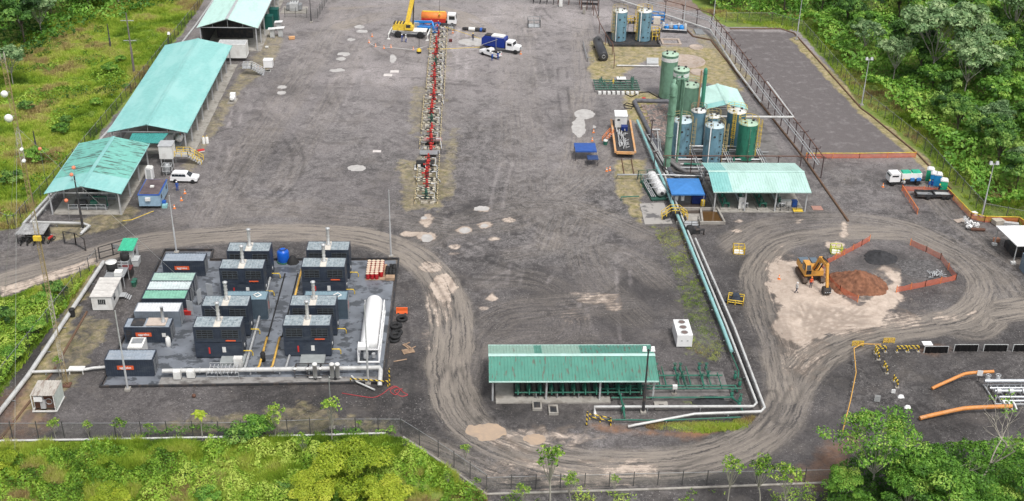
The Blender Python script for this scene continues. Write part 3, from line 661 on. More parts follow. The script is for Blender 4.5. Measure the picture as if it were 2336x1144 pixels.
# white cooling box between the navy containers
a = G(290, 793, 1.9); t = thing('cooling_unit', 'white box unit with a glazed top beside the navy generator container', 'cooling unit', (a.x+1, a.y+1, 0))
MB().box(a.x, a.x+1.9, a.y, a.y+2.5, .1, 1.85).build('casing', MW, t, True); MB().box(a.x+.25, a.x+1.65, a.y+1.0, a.y+2.2, 1.85, 1.9).build('grille', MSTEEL, t, True)
# yard slab with black kerb
PG = [(-46.8, 127.2), (-10.9, 128.0), (-10.7, 160.6), (-39.0, 160.3), (-39.2, 163.3), (-46.6, 163.3)]
ys_ = thing('yard_slab', 'wet grey concrete yard with black kerb under the generators', 'slab', (-29, 144, 0))
PGi = [(-46.5, 127.6), (-11.3, 128.4), (-11.1, 160.2), (-39.2, 159.9), (-39.5, 162.9), (-46.3, 162.9)]
my = M('wet_concrete', (.165, .18, .205), .28, var=.28, sc=.4, c2=(.05, .055, .062), amt=.8, c2sc=(.4, .55, .5), lo=.52, hi=.55)
MB().prism(PGi, -.2, .06).build('surface', my, ys_, True)
MB().prism([(-39.6, 127.65), (-11.5, 128.45), (-11.5, 129.4), (-39.6, 129.3)], 0, .10).build('front_strip', M('stained_strip', (.26, .25, .24), .6, c2=(.08, .07, .065), amt=.8, c2sc=(.5, .8, 1)), ys_, True)
kb = MB()
for i in range(len(PG)):
    p, q = PG[i], PG[(i+1) % len(PG)]; kb.beam((*p, .14), (*q, .14), .22, .34)
kb.build('kerb', MDK, ys_, True)

# ---------------------------------------------------------------- twin stacked generators
def genset():
    t = thing('gas_generator', 'x', 'generator', (0, 0, 0), 0, 'tall navy gas generators in two columns'); W, D, H = 6.2, 2.7, 4.9
    b = MB(); b.box(.0, W, .0, D, .25, 2.42); b.box(.1, W-.1, .1, D-.1, .02, .25)
    for x in (1.55, 3.1, 4.65): b.box(x-.02, x+.02, -.02, 0, .3, 2.35)
    b.build('engine_enclosure', MNAVY, t)
    u = MB(); u.box(.04, W-.04, .04, D-.04, 2.5, H-.14)
    for x in (0, W-.14):
        for y in (0, D-.14): u.box(x, x+.14, y, y+.14, 2.42, H)
    u.box(0, W, -.01, .1, H-.14, H-.003); u.box(0, W, D-.1, D+.01, H-.14, H-.003); u.box(-.01, .09, 0, D, H-.14, H-.006); u.box(W-.09, W+.01, 0, D, H-.14, H-.006)
    u.box(2.8, 3.4, -.02, .04, 2.6, 4.6)
    u.build('radiator_housing', MNAVY, t)
    for x0 in (.35, 3.65):
        w_ = MB(); w_.box(x0, x0+2.2, -.0, .05, 3.15, 4.45); wo_ = w_.build('louvre_window', MBLK, t)
        g_ = MB()
        for i in range(5): g_.box(x0, x0+2.2, -.06, -.0, 3.2+i*.28, 3.24+i*.28)
        for i in range(4): g_.box(x0+i*.72, x0+.05+i*.72, -.07, -.01, 3.15, 4.45)
        g_.build('bar', M('slate_trim', (.07, .085, .10), .5), wo_)
    MB().box(4.1, 5.4, -.045, .03, 2.72, 2.86).build('badge', MSIGN, t)
    MB().box(1.75, 1.95, -.05, 0, .8, 1.75).build('fire_extinguisher', MRED, t)
    MB().box(3.55, 4.0, -.04, 0, 1.0, 1.8).build('notice', MW, t)
    MB().lathe([(.28, W), (.28, W+.06)], (0, 1.35, 1.3), 14, axis='x').build('fan_port', MGAL, t)
    s = MB().box(2.65, 3.5, .05, D-.05, H-.1, H+.01).build('roof_strip', M('cream_panel', (.60, .56, .50), .6), t)
    rp = M('radiator_guard', (.20, .25, .28), .5, var=.35, sc=3, c2=(.36, .41, .43), amt=.8, c2sc=(1.6, 1.6, 1), lo=.5, hi=.55)
    for x0, x1 in ((.14, 2.6), (3.55, W-.14)):
        f = MB(); f.box(x0, x1, .14, D-.14, H-.16, H-.05); fo = f.build('fan_deck', rp, t); rr = MB(); k = 3
        for i in range(k):
            for j in range(2):
                cx = x0+(i+.5)*(x1-x0)/k; cy = .14+(j+.5)*(D-.28)/2
                rr.ring((cx, cy, H-.03), .36, .022, 12); rr.beam((cx-.36, cy, H-.03), (cx+.36, cy, H-.03), .03); rr.beam((cx, cy-.36, H-.03), (cx, cy+.36, H-.03), .03)
        for i in range(k+1): rr.beam((x0+i*(x1-x0)/k, .14, H-.03), (x0+i*(x1-x0)/k, D-.14, H-.03), .045)
        for j in range(3): rr.beam((x0, .14+j*(D-.28)/2, H-.025), (x1, .14+j*(D-.28)/2, H-.025), .045)
        rr.build('fan_guard', M('pale_guard', (.42, .46, .48), .5), fo)
    st = MB(); st.lathe([(.36, H), (.36, H+.2), (.22, H+.3), (.22, H+2.6)], (3.1, D*.62, 0), 14)
    for z in (H+.9, H+1.5, H+2.1): st.lathe([(.26, z), (.26, z+.06)], (3.1, D*.62, 0), 12)
    st.build('exhaust_stack', M('bright_stack_steel', (.55, .55, .54), .35, .5, c2=(.3, .27, .24), amt=.4), t)
    MB().lathe([(.31, H+2.6), (.34, H+2.75), (.1, H+2.85)], (3.1, D*.62, 0), 14).build('rain_cap', MGAL, t)
    MB().tube([(W, .5, .9), (W+.5, .5, .9), (W+1.0, .5, .9), (W+1.15, .5, .6), (W+1.15, .5, .15)], .07, 8).build('gas_pipe', MYEL, t)
    return t
gens = [((439, 747.5), 'tall navy gas generator at the front of the left column'), ((459, 699), 'tall navy gas generator, second from the front in the left column'), ((499, 613.6), 'tall navy gas generator, third from the front in the left column'), ((516.4, 574), 'tall navy gas generator at the back of the left column'),
        ((644, 744), 'tall navy gas generator at the front of the right column'), ((660, 698), 'tall navy gas generator, second from the front in the right column'), ((686.5, 610), 'tall navy gas generator, third from the front in the right column'), ((698, 571.6), 'tall navy gas generator at the back of the right column')]
proto = None
for i, (p, lb) in enumerate(gens):
    a = G(*p, 4.92); xx = round((a.x if i not in (0,) else a.x), 2)
    if proto is None: proto = genset(); o = proto; o.location = (xx, a.y, .06); o['label'] = lb
    else: dup(proto, (xx, a.y, .06), 0, lb)
# lower slate units behind the second pair
for p, lb in (((498, 690), 'low slate blue container behind the second left generator'), ((683, 690), 'low slate blue container behind the second right generator')):
    a = G(p[0], p[1], 3.4); x0 = a.x+.4; y0 = G(500, 690, 3.4).y+.9
    t = container('switchgear_container', lb, x0, x0+6, y0, y0+2.4, .06, 3.2, M('slate_paint', (.07, .10, .13), .5), M('slate_roof', (.20, .29, .34), .5, var=.05), None, 'low slate containers between the generators')
    MB().ring((x0+4.6, y0+1.2, 3.3), .55, .09, 4).build('roof_frame', MW, t, True)
    MB().box(x0+6.03, x0+6.09, y0+.9, y0+1.2, 1.2, 2.3).build('fire_extinguisher', MRED, t, True)

# ---------------------------------------------------------------- pipes
def pipeline(name, label, pts, r, mat, sup=None, n=10, cat='pipe', group=None, flange=None, supmat=None, band=None):
    t = thing(name, label, cat, (pts[0][0], pts[0][1], 0), 0, group)
    MB().tube(pts, r, n).build('pipe_run', mat, t, True)
    if flange:
        for a, b in zip(pts, pts[1:]):
            a, b = Vector(a), Vector(b); L_ = (b-a).length; k = int(L_/flange); d = (b-a).normalized()
            for i in range(1, k+1):
                p = a.lerp(b, i/(k+1)); MB().tube([p-d*.05, p+d*.05], r*1.3, n).build('flange', band or mat, t, True)
    if sup:
        for a, b in zip(pts, pts[1:]):
            a, b = Vector(a), Vector(b); L_ = (b-a).length; k = int(L_/sup); d = (b-a).normalized(); s_ = d.cross(Vector((0, 0, 1)))
            if abs(d.z) > .5: continue
            for i in range(1, k+1):
                p = a.lerp(b, i/(k+1)); w_ = max(.25, r*2); f = MB()
                f.beam((p.x, p.y, 0), (p.x, p.y, p.z-r), .12); f.beam(p-s_*w_-Vector((0, 0, r+.05)), p+s_*w_-Vector((0, 0, r+.05)), .1, .1); f.build('pipe_support', supmat or MSTEEL, t, True)
    return t
def gz(p, z): v = G(p[0], p[1], z); return (v.x, v.y, z)
MWP = M('white_pipe_cladding', (.54, .54, .53), .45, .1, var=.08, c2=(.32, .31, .30), amt=.5, c2sc=(.5, .5, .5))
# main run to the south: light blue and two white pipes
pipeline('pipeline', 'light blue pipe running from the tank yard toward the bottom bend', [(32.2, 213.5, .9), (34.1, 170, .9), (35.1, 140, .9), (35.2, 134, .9)], .25, MLB, 6, supmat=MSTEEL, flange=9)
pipeline('pipeline', 'thick white pipe of the long run, between the light blue pipe and the black hose', [(34.0, 190, .8), (34.75, 170, .8), (35.75, 140, .8), (36.15, 122.4, .8), (35.6, 121.7, .8), (15.6, 121.7, .8), (15.6, 120.2, .8), (15.6, 120.2, .3)], .16, MWP, 7)
pipeline('pipeline', 'outermost white pipe of the long run beside the dark hose', [(35.6, 166, .8), (36.75, 140, .8), (36.95, 121.4, .8), (36.3, 120.6, .8), (28, 120.3, .7), (20.5, 118.4, .5), (19.5, 118.3, .3)], .17, MWP, 7)
pipeline('pipeline', 'black hose lying between the two white pipes of the long run', [(35.2, 163, .7), (36.25, 140, .7), (36.55, 123, .7)], .12, MBLK)
pipeline('pipeline', 'thin green pipe beside the light blue one', [(34.65, 150, .7), (35.0, 136, .7), (35.3, 129.5, .7), (34.9, 128, .7)], .09, MGRN)
# green manifold yard east of the pump shed
mt = thing('valve_manifold', 'dark green valve manifold on a slab at the end of the green shed', 'manifold', (28, 127, 0))
MB().box(18.2, 33.4, 123.9, 130.4, -.2, .1).build('slab', MCOND, mt, True)
m_ = MB()
for y, x0, x1, z in ((128.6, 22.5, 33, .7), (126.3, 18.5, 33.4, .7), (125.4, 16, 34.8, .9), (123.9, 18, 33.6, .6)): m_.tube([(x0, y, z), (x1, y, z)], .12, 8)
for x in (23.7, 24.5, 25.3, 27.0, 27.7, 28.5, 30.2, 31.1): m_.tube([(x, 126.3, .7), (x, 130.6, .7)], .1, 8)
for x in (27.8, 30, 32.3): m_.tube([(x, 125.2, 1.0), (x, 128.8, 1.0)], .07, 6)
m_.tube([(19.1, 126, .8), (19.2, 121.2, .9), (19.2, 119.6, .6)], .13, 8); m_.tube([(33.4, 126.3, .7), (34.2, 126.3, .7), (34.4, 125.5, .3)], .13, 8)
m_.tube([(33.2, 124, .6), (34.1, 122.5, .6), (34.1, 120.6, .6)], .11, 8); m_.tube([(17, 119.4, .55), (24, 119.2, .55), (33.6, 119.8, .55)], .1, 8)
m_.build('header_pipe', MGRN, mt, True)
for i, x in enumerate((23.7, 24.5, 27.0, 27.7, 30.2, 31.1)):
    for y in (130.3, 128.0+.5*(i % 2)):
        q = MB(); q.lathe([(.2, .5), (.2, .9), (.12, .95), (.12, 1.35)], (x, y, 0), 8); q.ring((x, y, 1.4), .22, .035, 10); q.beam((x-.22, y, 1.4), (x+.22, y, 1.4), .03)
        q.build('valve', MGRN, mt, True)
for x, y in ((33.4, 124.4), (34.3, 123.4), (33.9, 122.2), (34.6, 128.4), (34.9, 126.8), (20.0, 125.4), (20.6, 125.9), (19.2, 121.4)):
    q = MB(); q.lathe([(.22, .4), (.22, 1.0), (.1, 1.05), (.1, 1.4)], (x, y, 0), 8); q.ring((x, y, 1.4), .2, .035, 10); q.build('valve', MGRN, mt, True)
# pumps under the green shed
for i in range(12):
    x = 6.2+i*1.42; t = thing('transfer_pump', ORD[i]+' dark green pump skid from the left under the green ribbed roof', 'pump', (x, 126.2, .16), 0, 'row of green pump skids under the ribbed roof')
    MB().box(-.5, .5, -1.4, 1.6, 0, .18).build('skid', MDK, t)
    MB().lathe([(.1, -1.0), (.3, -.9), (.3, .2), (.18, .3), (.18, .5)], (0, 0, .7), 12, axis='y').build('motor', MGRN, t)
    MB().lathe([(.4, .5), (.42, .8), (.2, .9)], (0, 0, .7), 12, axis='y').build('pump_casing', MDK, t)
    MB().tube([(0, .7, .8), (0, .7, 1.6), (0, -1.5, 1.6), (0, -2.0, .7)], .09, 8).build('riser_pipe', MGRN, t)
pipeline('pipeline', 'green header pipe along the front of the ribbed roof shed', [(5.8, 124.5, 1.0), (22, 124.5, 1.0)], .11, MGRN, 3)
# steps and hatch at the shed front
for px, lb in (((1225, 928), 'small concrete step block at the front of the green shed'), ((1262, 938), 'pale concrete trough with dark opening in front of the green shed')):
    p = G(*px); t = thing('concrete_trough', lb, 'trough', (p.x, p.y, 0)); MB().box(-.6, .6, -.9, .9, -.1, .35).build('rim', MCON, t); MB().box(-.4, .4, -.7, .5, .35, .36).build('opening', MDK, t)
p = G(1508, 928); t = thing('access_hatch', 'pale grey square hatch cover beside the tall lamp post', 'hatch', (p.x, p.y, 0)); MB().box(-.85, .85, -.7, .7, 0, .3).build('cover', MCON, t); MB().beam((-.3, 0, .33), (.3, 0, .33), .06).build('handle', MDK, t)
p = G(1538, 900); t = thing('meter_box', 'white meter box on a stand in the manifold pipes', 'box', (p.x, p.y, 0)); MB().box(-.3, .3, -.2, .2, .9, 1.4).build('casing', MW, t); MB().beam((0, 0, 0), (0, 0, .9), .12).build('post', MDK, t); MB().box(-.35, .35, -.3, .3, 0, .2).build('base', MCON, t)

# ---------------------------------------------------------------- generator yard pipes
pipeline('gas_main', 'white clad gas main along the front of the generator yard', [(-39.4, 129.6, .9), (-13.2, 130.2, .9), (-11.6, 130.2, .9), (-11.4, 129.6, .9), (-11.4, 127.6, .5), (-11.4, 127.2, .2)], .3, MWP, 4, flange=2.5, band=MGAL)
pipeline('gas_main', 'white pipe from the left fence to the front navy container', [(-56.6, 130.0, .5), (-50, 130.4, .5), (-48.6, 130.9, .5), (-47, 131.1, .5)], .2, MWP, 3)
bx = MB()
bx.box(-51.6, -49.6, 130.0, 131.0, .65, .75); bx.box(-51.5, -51.4, 130.1, 130.2, 0, .65); bx.box(-49.8, -49.7, 130.1, 130.2, 0, .65)
one('pipe_shelf', bx, MW, 'small white shelf over the pipe left of the front container', 'shelf', loc=(-50.6, 130.5, 0))
pipeline('cable_duct', 'silver cable duct slanting between the generator columns', [(-29.2, 154.5, .5), (-29.1, 130.6, .5)], .2, MGAL, 5, n=4)
pipeline('cable_duct', 'short silver duct beside the right generator column', [(-23.6, 138.5, .3), (-23.9, 130.6, .3)], .17, MGAL, n=4)
for x0, x1, y0, y1, l in ((-27.3, -27.6, 138.0, 131.2, 'left yellow gas pipe between the generator columns'), (-25.6, -25.9, 138.0, 131.2, 'right yellow gas pipe between the generator columns'), (-24.9, -24.9, 158, 149, 'yellow gas pipe at the back between the generator columns')):
    pipeline('gas_pipe', l, [(x0, y0, .2), (x0, y0, .55), (x0, y1, .55), (x1, y1, .2)], .13, M('yellow_gas_pipe', (.62, .38, .08), .5, c2=(.3, .18, .08), amt=.5, c2sc=(1, 1, 1)), 2)
for x0, l in ((-27.3, 'left black hose channel in the wet yard'), (-25.4, 'right black hose channel in the wet yard')):
    pipeline('hose', l, [(x0, 156, .15), (x0, 139, .15), (x0-.1, 138.4, .45)], .1, MBLK)
WC = [((406, 866), .9, 1.3, 'white cabinet beside the gas main, nearest the front container'), ((437, 863), 1.0, 1.2, 'white cabinet by the railing on the gas main'), ((545, 838), 1.1, 1.5, 'grey tilted panel box over the gas main')]
for px, w_, h_, lb in WC:
    p = G(*px); t = thing('electrical_cabinet', lb, 'cabinet', (p.x, p.y, .06)); MB().box(-w_/2, w_/2, -.35, .35, .15, h_).build('casing', MW, t); MB().box(-w_/2+.08, w_/2-.08, -.38, -.35, .25, h_-.1).build('door', MW, t); MB().box(-w_/2, w_/2, -.3, .3, 0, .15).build('plinth', MDK, t)
for px, lb in (((720, 868), 'left of the two white filter vessels at the yard front'), ((765, 868), 'right pair of white filter vessels at the yard front')):
    p = G(*px); t = thing('filter_vessel', lb, 'filter', (p.x, p.y, .06)); b = MB()
    for dx in ((0,) if px[0] == 720 else (-.35, .35)): b.lathe([(.1, .3), (.28, .45), (.28, 2.3), (.34, 2.3), (.34, 2.5), (.2, 2.6)], (dx, 0, 0), 14)
    b.build('vessel', MW, t); MB().beam((0, 0, 0), (0, 0, .5), .3).build('stand', MDK, t); MB().tube([(-.8, 0, .4), (.8, 0, .4)], .1).build('pipe_run', MWP, t)
vm = thing('valve_train', 'black pipework with white valves in front of the right generator column', 'valves', (-21, 129.4, .06))
b = MB()
for x in (-22.4, -20.8, -19.2): b.tube([(x, 129.0, .3), (x, 129.0, 1.25), (x, 130.6, 1.25), (x, 130.6, .5)], .08)
b.tube([(-22.4, 128.9, .6), (-18, 128.9, .6)], .09); b.tube([(-22.4, 130.7, 1.25), (-18, 130.7, 1.25)], .07); b.build('pipe_run', MDK, vm, True)
for x in (-22.4, -20.8, -19.2): MB().lathe([(.05, 1.2), (.26, 1.32), (.26, 1.42), (.06, 1.5)], (x, 129.4, 0), 12).build('valve', MW, vm, True)
rl = MB().rail([(-33.6, 128.7, .06), (-29.5, 128.7, .06)], 1.15, 1.4, .03); rl.rail([(-33.6, 131, .06), (-29.5, 131, .06)], 1.15, 1.4, .03)
for i in range(8): rl.box(-33.5+i*.5, -33.4+i*.5, 128.8, 130.9, .05+.9, .05+1.0)
one('crossover_platform', rl, MGAL, 'galvanised railing platform stepping over the gas main', 'platform', loc=(-31.5, 129.8, 0))
for x in (-31, -20.6):
    MB_ = MB().box(x-1.6, x+1.6, 132.0, 134.2, .06, .45)
    one('concrete_plinth', MB_, M('pale_concrete', (.28, .30, .30), .7), 'pale concrete plinth in front of the '+('left' if x < -25 else 'right')+' generator column', 'plinth', loc=(x, 133, 0))
# LPG tank on white skid
t = thing('gas_storage_tank', 'white horizontal gas tank on a white frame skid at the right of the yard', 'tank', (-13.2, 139, .06))
pr = []; L0, L1, rr_ = -4.6, 5.8, 1.15
for i in range(7): a = math.pi/2*i/6; pr.append((rr_*math.sin(a), L0-.0+.6*(1-math.cos(a))-.6))
pr += [(rr_, L1)]
for i in range(1, 7): a = math.pi/2*i/6; pr.append((rr_*math.cos(a), L1+.6*math.sin(a)))
MGW = M('gloss_white_paint', (.80, .80, .80), .3, var=.03)
MB().lathe(pr, (0, 0, 1.9), 28, axis='y').build('vessel', MGW, t)
f = MB()
for x in (-1.35, 1.35): f.beam((x, -6.5, .2), (x, 6.2, .2), .22, .3)
for y in (-6.5, -3.5, 0, 3.2, 6.2): f.beam((-1.35, y, .2), (1.35, y, .2), .18)
for x in (-1.35, 1.35):
    for y in (-6.4, -4.6, 6.1): f.beam((x, y, .2), (x, y, 2.1), .14)
    f.beam((x, -6.4, 2.1), (x, -4.6, 2.1), .14); 
f.beam((1.35, -4.6, 2.1), (1.35, 6.1, 2.1), .14); f.beam((1.35, -4.6, 1.2), (1.35, 6.1, 1.2), .1)
for y in (-3, -1, 1, 3, 5): f.beam((1.35, y, .2), (1.35, y, 2.1), .1)
f.beam((-1.35, -6.4, 2.1), (1.35, -6.4, 2.1), .14); f.build('skid_frame', MGW, t)
MB().box(-1.35, .1, -6.5, -5.4, 2.12, 2.6).build('control_box', MGW, t)
for y in (-3.2, 3.4): MB().box(-1.0, 1.0, y-.15, y+.15, .3, 1.3).build('saddle', MGW, t)
MB().lathe([(.35, 0), (.35, .9), (.2, 1.0)], (-.4, -5.7, .35), 12).lathe([(.25, 0), (.25, .6)], (.6, -5.6, .35), 10).build('pump', MGAL, t)
# drums
dm = thing('steel_drum', 'x', 'drum', (0, 0, 0), 0, 'red drums with white lids stacked at the back of the yard')
MB().lathe([(.29, 0), (.29, .28), (.305, .3), (.29, .32), (.29, .57), (.305, .59), (.29, .61), (.29, .86)], (0, 0, 0), 14).build('body', M('drum_red', (.42, .02, .025), .4), dm)
MB().lathe([(.29, .86), (.30, .88), (.27, .89), (.27, .87)], (0, 0, 0), 14).build('lid', M('drum_lid', (.62, .50, .38), .5), dm)
pd = G(857, 640); first = True
for r_i in range(7):
    for c_i in range(4):
        if r_i < 1 and c_i > 2: continue
        loc = (pd.x-1.15+c_i*.64, pd.y+.2+r_i*.64, .2)
        if first: dm.location = loc; dm['label'] = 'red steel drum with pale lid on the pallets at the back right of the yard'; first = False
        else: dup(dm, loc)
pl = MB()
for i in range(3):
    for j in range(5): pl.box(pd.x-1.5+i*1.0, pd.x-1.42+i*1.0+.85, pd.y-.1+j*.95, pd.y+.02+j*.95+.7, .06, .19)
one('pallet', pl, MWOOD, 'wooden pallets under the red drums', 'pallet', loc=(pd.x, pd.y+1, 0))
bt = thing('battery_rack', 'black canisters with white caps beside the red drums', 'canisters', (pd.x+2.1, pd.y+2.4, .06))
for i in range(3):
    for j in range(5):
        if (i+j) % 5 == 4: continue
        MB().lathe([(.24, 0), (.26, .7), (.1, .8)], (-.5+i*.5, -1.2+j*.55, 0), 10).build('canister', MBLK, bt)
MB().box(-.6, .7, -2.6, -1.6, 0, .45).build('crate', MWOOD, bt)
for k, (px, lb) in enumerate((((647, 598), 'blue plastic water tank with a round top at the back of the yard'), )):
    p = G(*px); t = thing('water_tank', lb, 'tank', (p.x, p.y, .0))
    MB().lathe([(.85, 0), (.9, .2), (.9, 1.5), (.75, 1.75), (.35, 1.9), (.35, 2.0)], (0, 0, .25), 20).build('tank_body', M('blue_plastic', (.01, .11, .55), .35), t)
    MB().ring((0, 0, 2.35), .6, .05, 16).build('top_ring', MDK, t); MB().lathe([(1.0, 0), (1.0, .25)], (0, 0, 0), 18).build('plinth', MGRN, t)
p = G(668, 600); t = thing('tarpaulin_heap', 'black tarpaulin heap beside the blue water tank', 'tarpaulin', (p.x, p.y, .06))
MB().lathe([(1.0, 0), (.8, .5), (.5, .9), (.2, 1.2), (0, 1.25)], (0, 0, 0), 7).build('cover', MBLK, t)
p = G(601, 826); t = thing('gas_bottle', 'black upright tank standing between the yellow gas pipes', 'tank', (p.x, p.y, .06)); MB().lathe([(.05, 0), (.32, .15), (.34, 1.3), (.15, 1.5), (0, 1.52)], (0, 0, 0), 12).build('body', MBLK, t); MB().ring((0, 0, 1.6), .14, .03).build('collar', MBLK, t)
p = G(430, 718); t = thing('storage_bin', 'red folding bin beside the white roofed container', 'bin', (p.x, p.y, .06)); MB().prism([(-.4, -.3), (.4, -.3), (.4, .3), (-.4, .3)], .0, .7, 0, [(-.55, -.4), (.55, -.4), (.55, .4), (-.55, .4)]).build('body', MRED, t); MB().beam((-.5, 0, .9), (.5, 0, .9), .05).build('handle', MRED, t)
p = G(385, 790); t = thing('air_cylinder', 'white upright cylinder beside the navy generator container', 'cylinder', (p.x, p.y, .06)); MB().lathe([(.3, 0), (.34, .2), (.34, 1.2), (.15, 1.4), (0, 1.42)], (0, 0, 0), 12).build('body', MW, t); MB().ring((0, 0, 1.45), .14, .03).build('collar', MW, t)

# ---------------------------------------------------------------- vertical tanks
def vtank(name, label, bpx, rad, h, mat, top=None, ladder=None, cap=None, railc=None, group=None, band=None, ribs=False, legs=0, stripe=False, xy=None):
    p = Vector((*xy, 0)) if xy else G(*bpx); t = thing(name, label, 'tank', (p.x, p.y, 0), 0, group); n = 28
    MB().lathe([(rad, .15), (rad, h)], (0, 0, 0), n).build('shell', mat, t)
    MB().lathe([(rad+.12, 0), (rad+.12, .2)], (0, 0, 0), n).build('base_ring', MDK, t)
    MB().lathe([(rad+.05, h-.06), (rad+.05, h+.04), (rad*.5, h+.22), (0, h+.28)], (0, 0, 0), n).build('top_cover', cap or MTANKB, t)
    for a, r_, s_ in ((.4, .6, .22), (2.2, .55, .16), (3.9, .6, .18), (5.2, .5, .12)):
        MB().lathe([(s_, h+.1), (s_, h+.38), (s_*1.25, h+.38), (s_*1.25, h+.44)], (rad*r_*math.cos(a), rad*r_*math.sin(a), 0), 10).build('nozzle', MDK, t)
    if railc:
        q = MB()
        for z in (h+.55, h+1.05): q.ring((0, 0, z), rad+.08, .035, 22, a0=R(-20), a1=R(250))
        for i in range(8):
            a = R(-20+270*i/7); x, y = (rad+.08)*math.cos(a), (rad+.08)*math.sin(a); q.beam((x, y, h), (x, y, h+1.05), .06)
        q.build('top_rail', railc, t)
    if ladder is not None:
        a = ladder; ca, sa = math.cos(a), math.sin(a); q = MB(); d = rad+.2
        for s_ in (-.22, .22): q.beam((d*ca-s_*sa, d*sa+s_*ca, .3), (d*ca-s_*sa, d*sa+s_*ca, h+.9), .06)
        for i in range(int(h/.4)): q.beam((d*ca+.22*sa, d*sa-.22*ca, .5+i*.4), (d*ca-.22*sa, d*sa+.22*ca, .5+i*.4), .04)
        lo_ = q.build('ladder', railc or MYEL, t); q = MB()
        for i in range(int((h-2)/.8)): q.ring(((d+.32)*ca, (d+.32)*sa, 2.4+i*.8), .36, .03, 10)
        for k in range(5): b = a-1.3+2.6*k/4; q.beam(((d+.32)*ca+.36*math.cos(b), (d+.32)*sa+.36*math.sin(b), 2.4), ((d+.32)*ca+.36*math.cos(b), (d+.32)*sa+.36*math.sin(b), h+.6), .035)
        q.build('safety_cage', railc or MYEL, lo_)
    if stripe:
        for z in np.arange(1.0, h-.4, 1.2): MB().box(rad*.45, rad*.62, -rad*.91, -rad*.76, z, z+.14).build('fitting', MDK, t)
        for z in (1.2, h-1.6): MB().lathe([(.22, -rad*1.01), (.22, -rad*.86)], (-rad*.1, 0, z), 10, axis='y').build('manhole', MDK, t)
        MB().tube([(-rad*.55, -rad*.92, .2), (-rad*.55, -rad*.92, h+.2), (-rad*.4, -rad*.5, h+.4)], .09, 8).build('vent_pipe', MW, t)
    if ribs:
        q = MB()
        for k in range(5): q.beam((rad*.05, -rad*1.03, .8+k*h*.19), (rad*.85, -rad*.62, .8+k*h*.19), .08, .12)
        q.beam((rad*.05, -rad*1.03, .4), (rad*.05, -rad*1.03, h-.3), .08); q.beam((rad*.85, -rad*.62, .4), (rad*.85, -rad*.62, h-.3), .08); q.build('rib', MTANKG, t)
    if band:
        MB().lathe([(rad+.02, h-1.3), (rad+.02, h-.55)], (0, 0, 0), n).build('painted_band', MW, t)
    return t
MCAPB = M('pale_blue_cap', (.46, .56, .60), .5, var=.06); MCAPG = M('pale_green_cap', (.38, .52, .40), .5, var=.08); MCAPW = M('pale_cap', (.62, .64, .62), .5)
vtank('storage_tank', 'pale blue tank nearest the tall green column', (1549, 356), 1.72, 7.0, MTANKB, cap=MCAPB, railc=M('dull_yellow', (.45, .36, .16), .6), ladder=R(-15), stripe=True, group='storage tanks behind the turquoise meter shed')
vtank('storage_tank', 'pale blue tank in the middle of the front row, beside the deep green one', (1622, 368), 1.68, 7.0, MTANKB, cap=MCAPB, railc=M('dull_yellow', (0, 0, 0)), ladder=R(-20), stripe=True, group='storage tanks behind the turquoise meter shed')
vtank('storage_tank', 'deep green tank with ribbed panel and yellow ladder', (1698, 362), 1.68, 7.0, MTANKD, cap=MCAPG, railc=MYEL, ladder=R(0), ribs=True, group='storage tanks behind the turquoise meter shed')
vtank('storage_tank', 'narrow blue tank half hidden behind the two pale blue tanks', (1597, 333), 1.35, 6.6, MTANKB, cap=MCAPW, railc=M('brownish_rail', (.28, .20, .13), .7), ladder=None, group='storage tanks behind the turquoise meter shed', xy=(42.1, 204.8))
vtank('storage_tank', 'small pale topped tank behind the middle blue tank', (1622, 335), 1.2, 6.2, MTANKB, cap=MCAPW, railc=M('dull_yellow', (0, 0, 0)), ladder=None, group='storage tanks behind the turquoise meter shed', xy=(44.6, 203.2))
vtank('storage_tank', 'dark blue tank with a bright yellow caged ladder behind the green one', (1672, 336), 1.7, 6.8, M('dark_blue_tank', (.06, .15, .20), .5), cap=MCAPW, railc=MYEL, ladder=R(-110), group='storage tanks behind the turquoise meter shed', xy=(49.0, 204.2))
vtank('storage_tank', 'left of the two blue tanks on the far kerbed base', (1411, 92), 1.65, 6.9, MTANKB, cap=MCAPW, railc=M('dull_yellow', (0, 0, 0)), ladder=R(-140), stripe=True, group='blue tanks on the far kerbed base')
vtank('storage_tank', 'right of the two blue tanks on the far kerbed base', (1466, 92), 1.65, 6.9, MTANKB, cap=MCAPW, railc=MYEL, ladder=R(-150), stripe=True, group='blue tanks on the far kerbed base')
vtank('separator_tank', 'farthest green tank with a white band round its top', (1521, 222), 1.65, 9.2, MTANKG, cap=MCAPG, band=True, group='green process tanks with white bands')
vtank('separator_tank', 'green tank with a white band, just in front of the farthest one', (1530, 262), 1.5, 9.9, MTANKG, cap=MCAPG, band=True, group='green process tanks with white bands', xy=(40.6, 217.5))
vtank('separator_tank', 'wide green tank with open pipework on its top', (1545, 300), 1.75, 8.8, MTANKG, cap=MCAPG, railc=MCAPG, group='green process tanks with white bands', xy=(41.6, 212.0))
t = thing('process_column', 'tall slim green column in front of the left pale blue tank', 'column', (35.0, 193.4, 0))
MB().lathe([(.62, 0), (.62, 15.5), (.45, 16.1), (.15, 16.3)], (0, 0, 0), 18).build('shell', MTANKG, t)
q = MB()
for z in (2.5, 6.5, 10.5, 14): q.lathe([(.74, z), (.74, z+.14)], (0, 0, 0), 18)
q.build('flange', MTANKG, t); MB().tube([(.5, .3, 15.8), (.5, .3, 16.8), (1.7, .8, 16.8), (1.9, .9, 15.6), (1.9, .9, 1)], .22, 8).build('overhead_pipe', MTANKG, t)
t = thing('process_column', 'second green column just behind the tall slim one', 'column', (36.6, 201.5, 0))
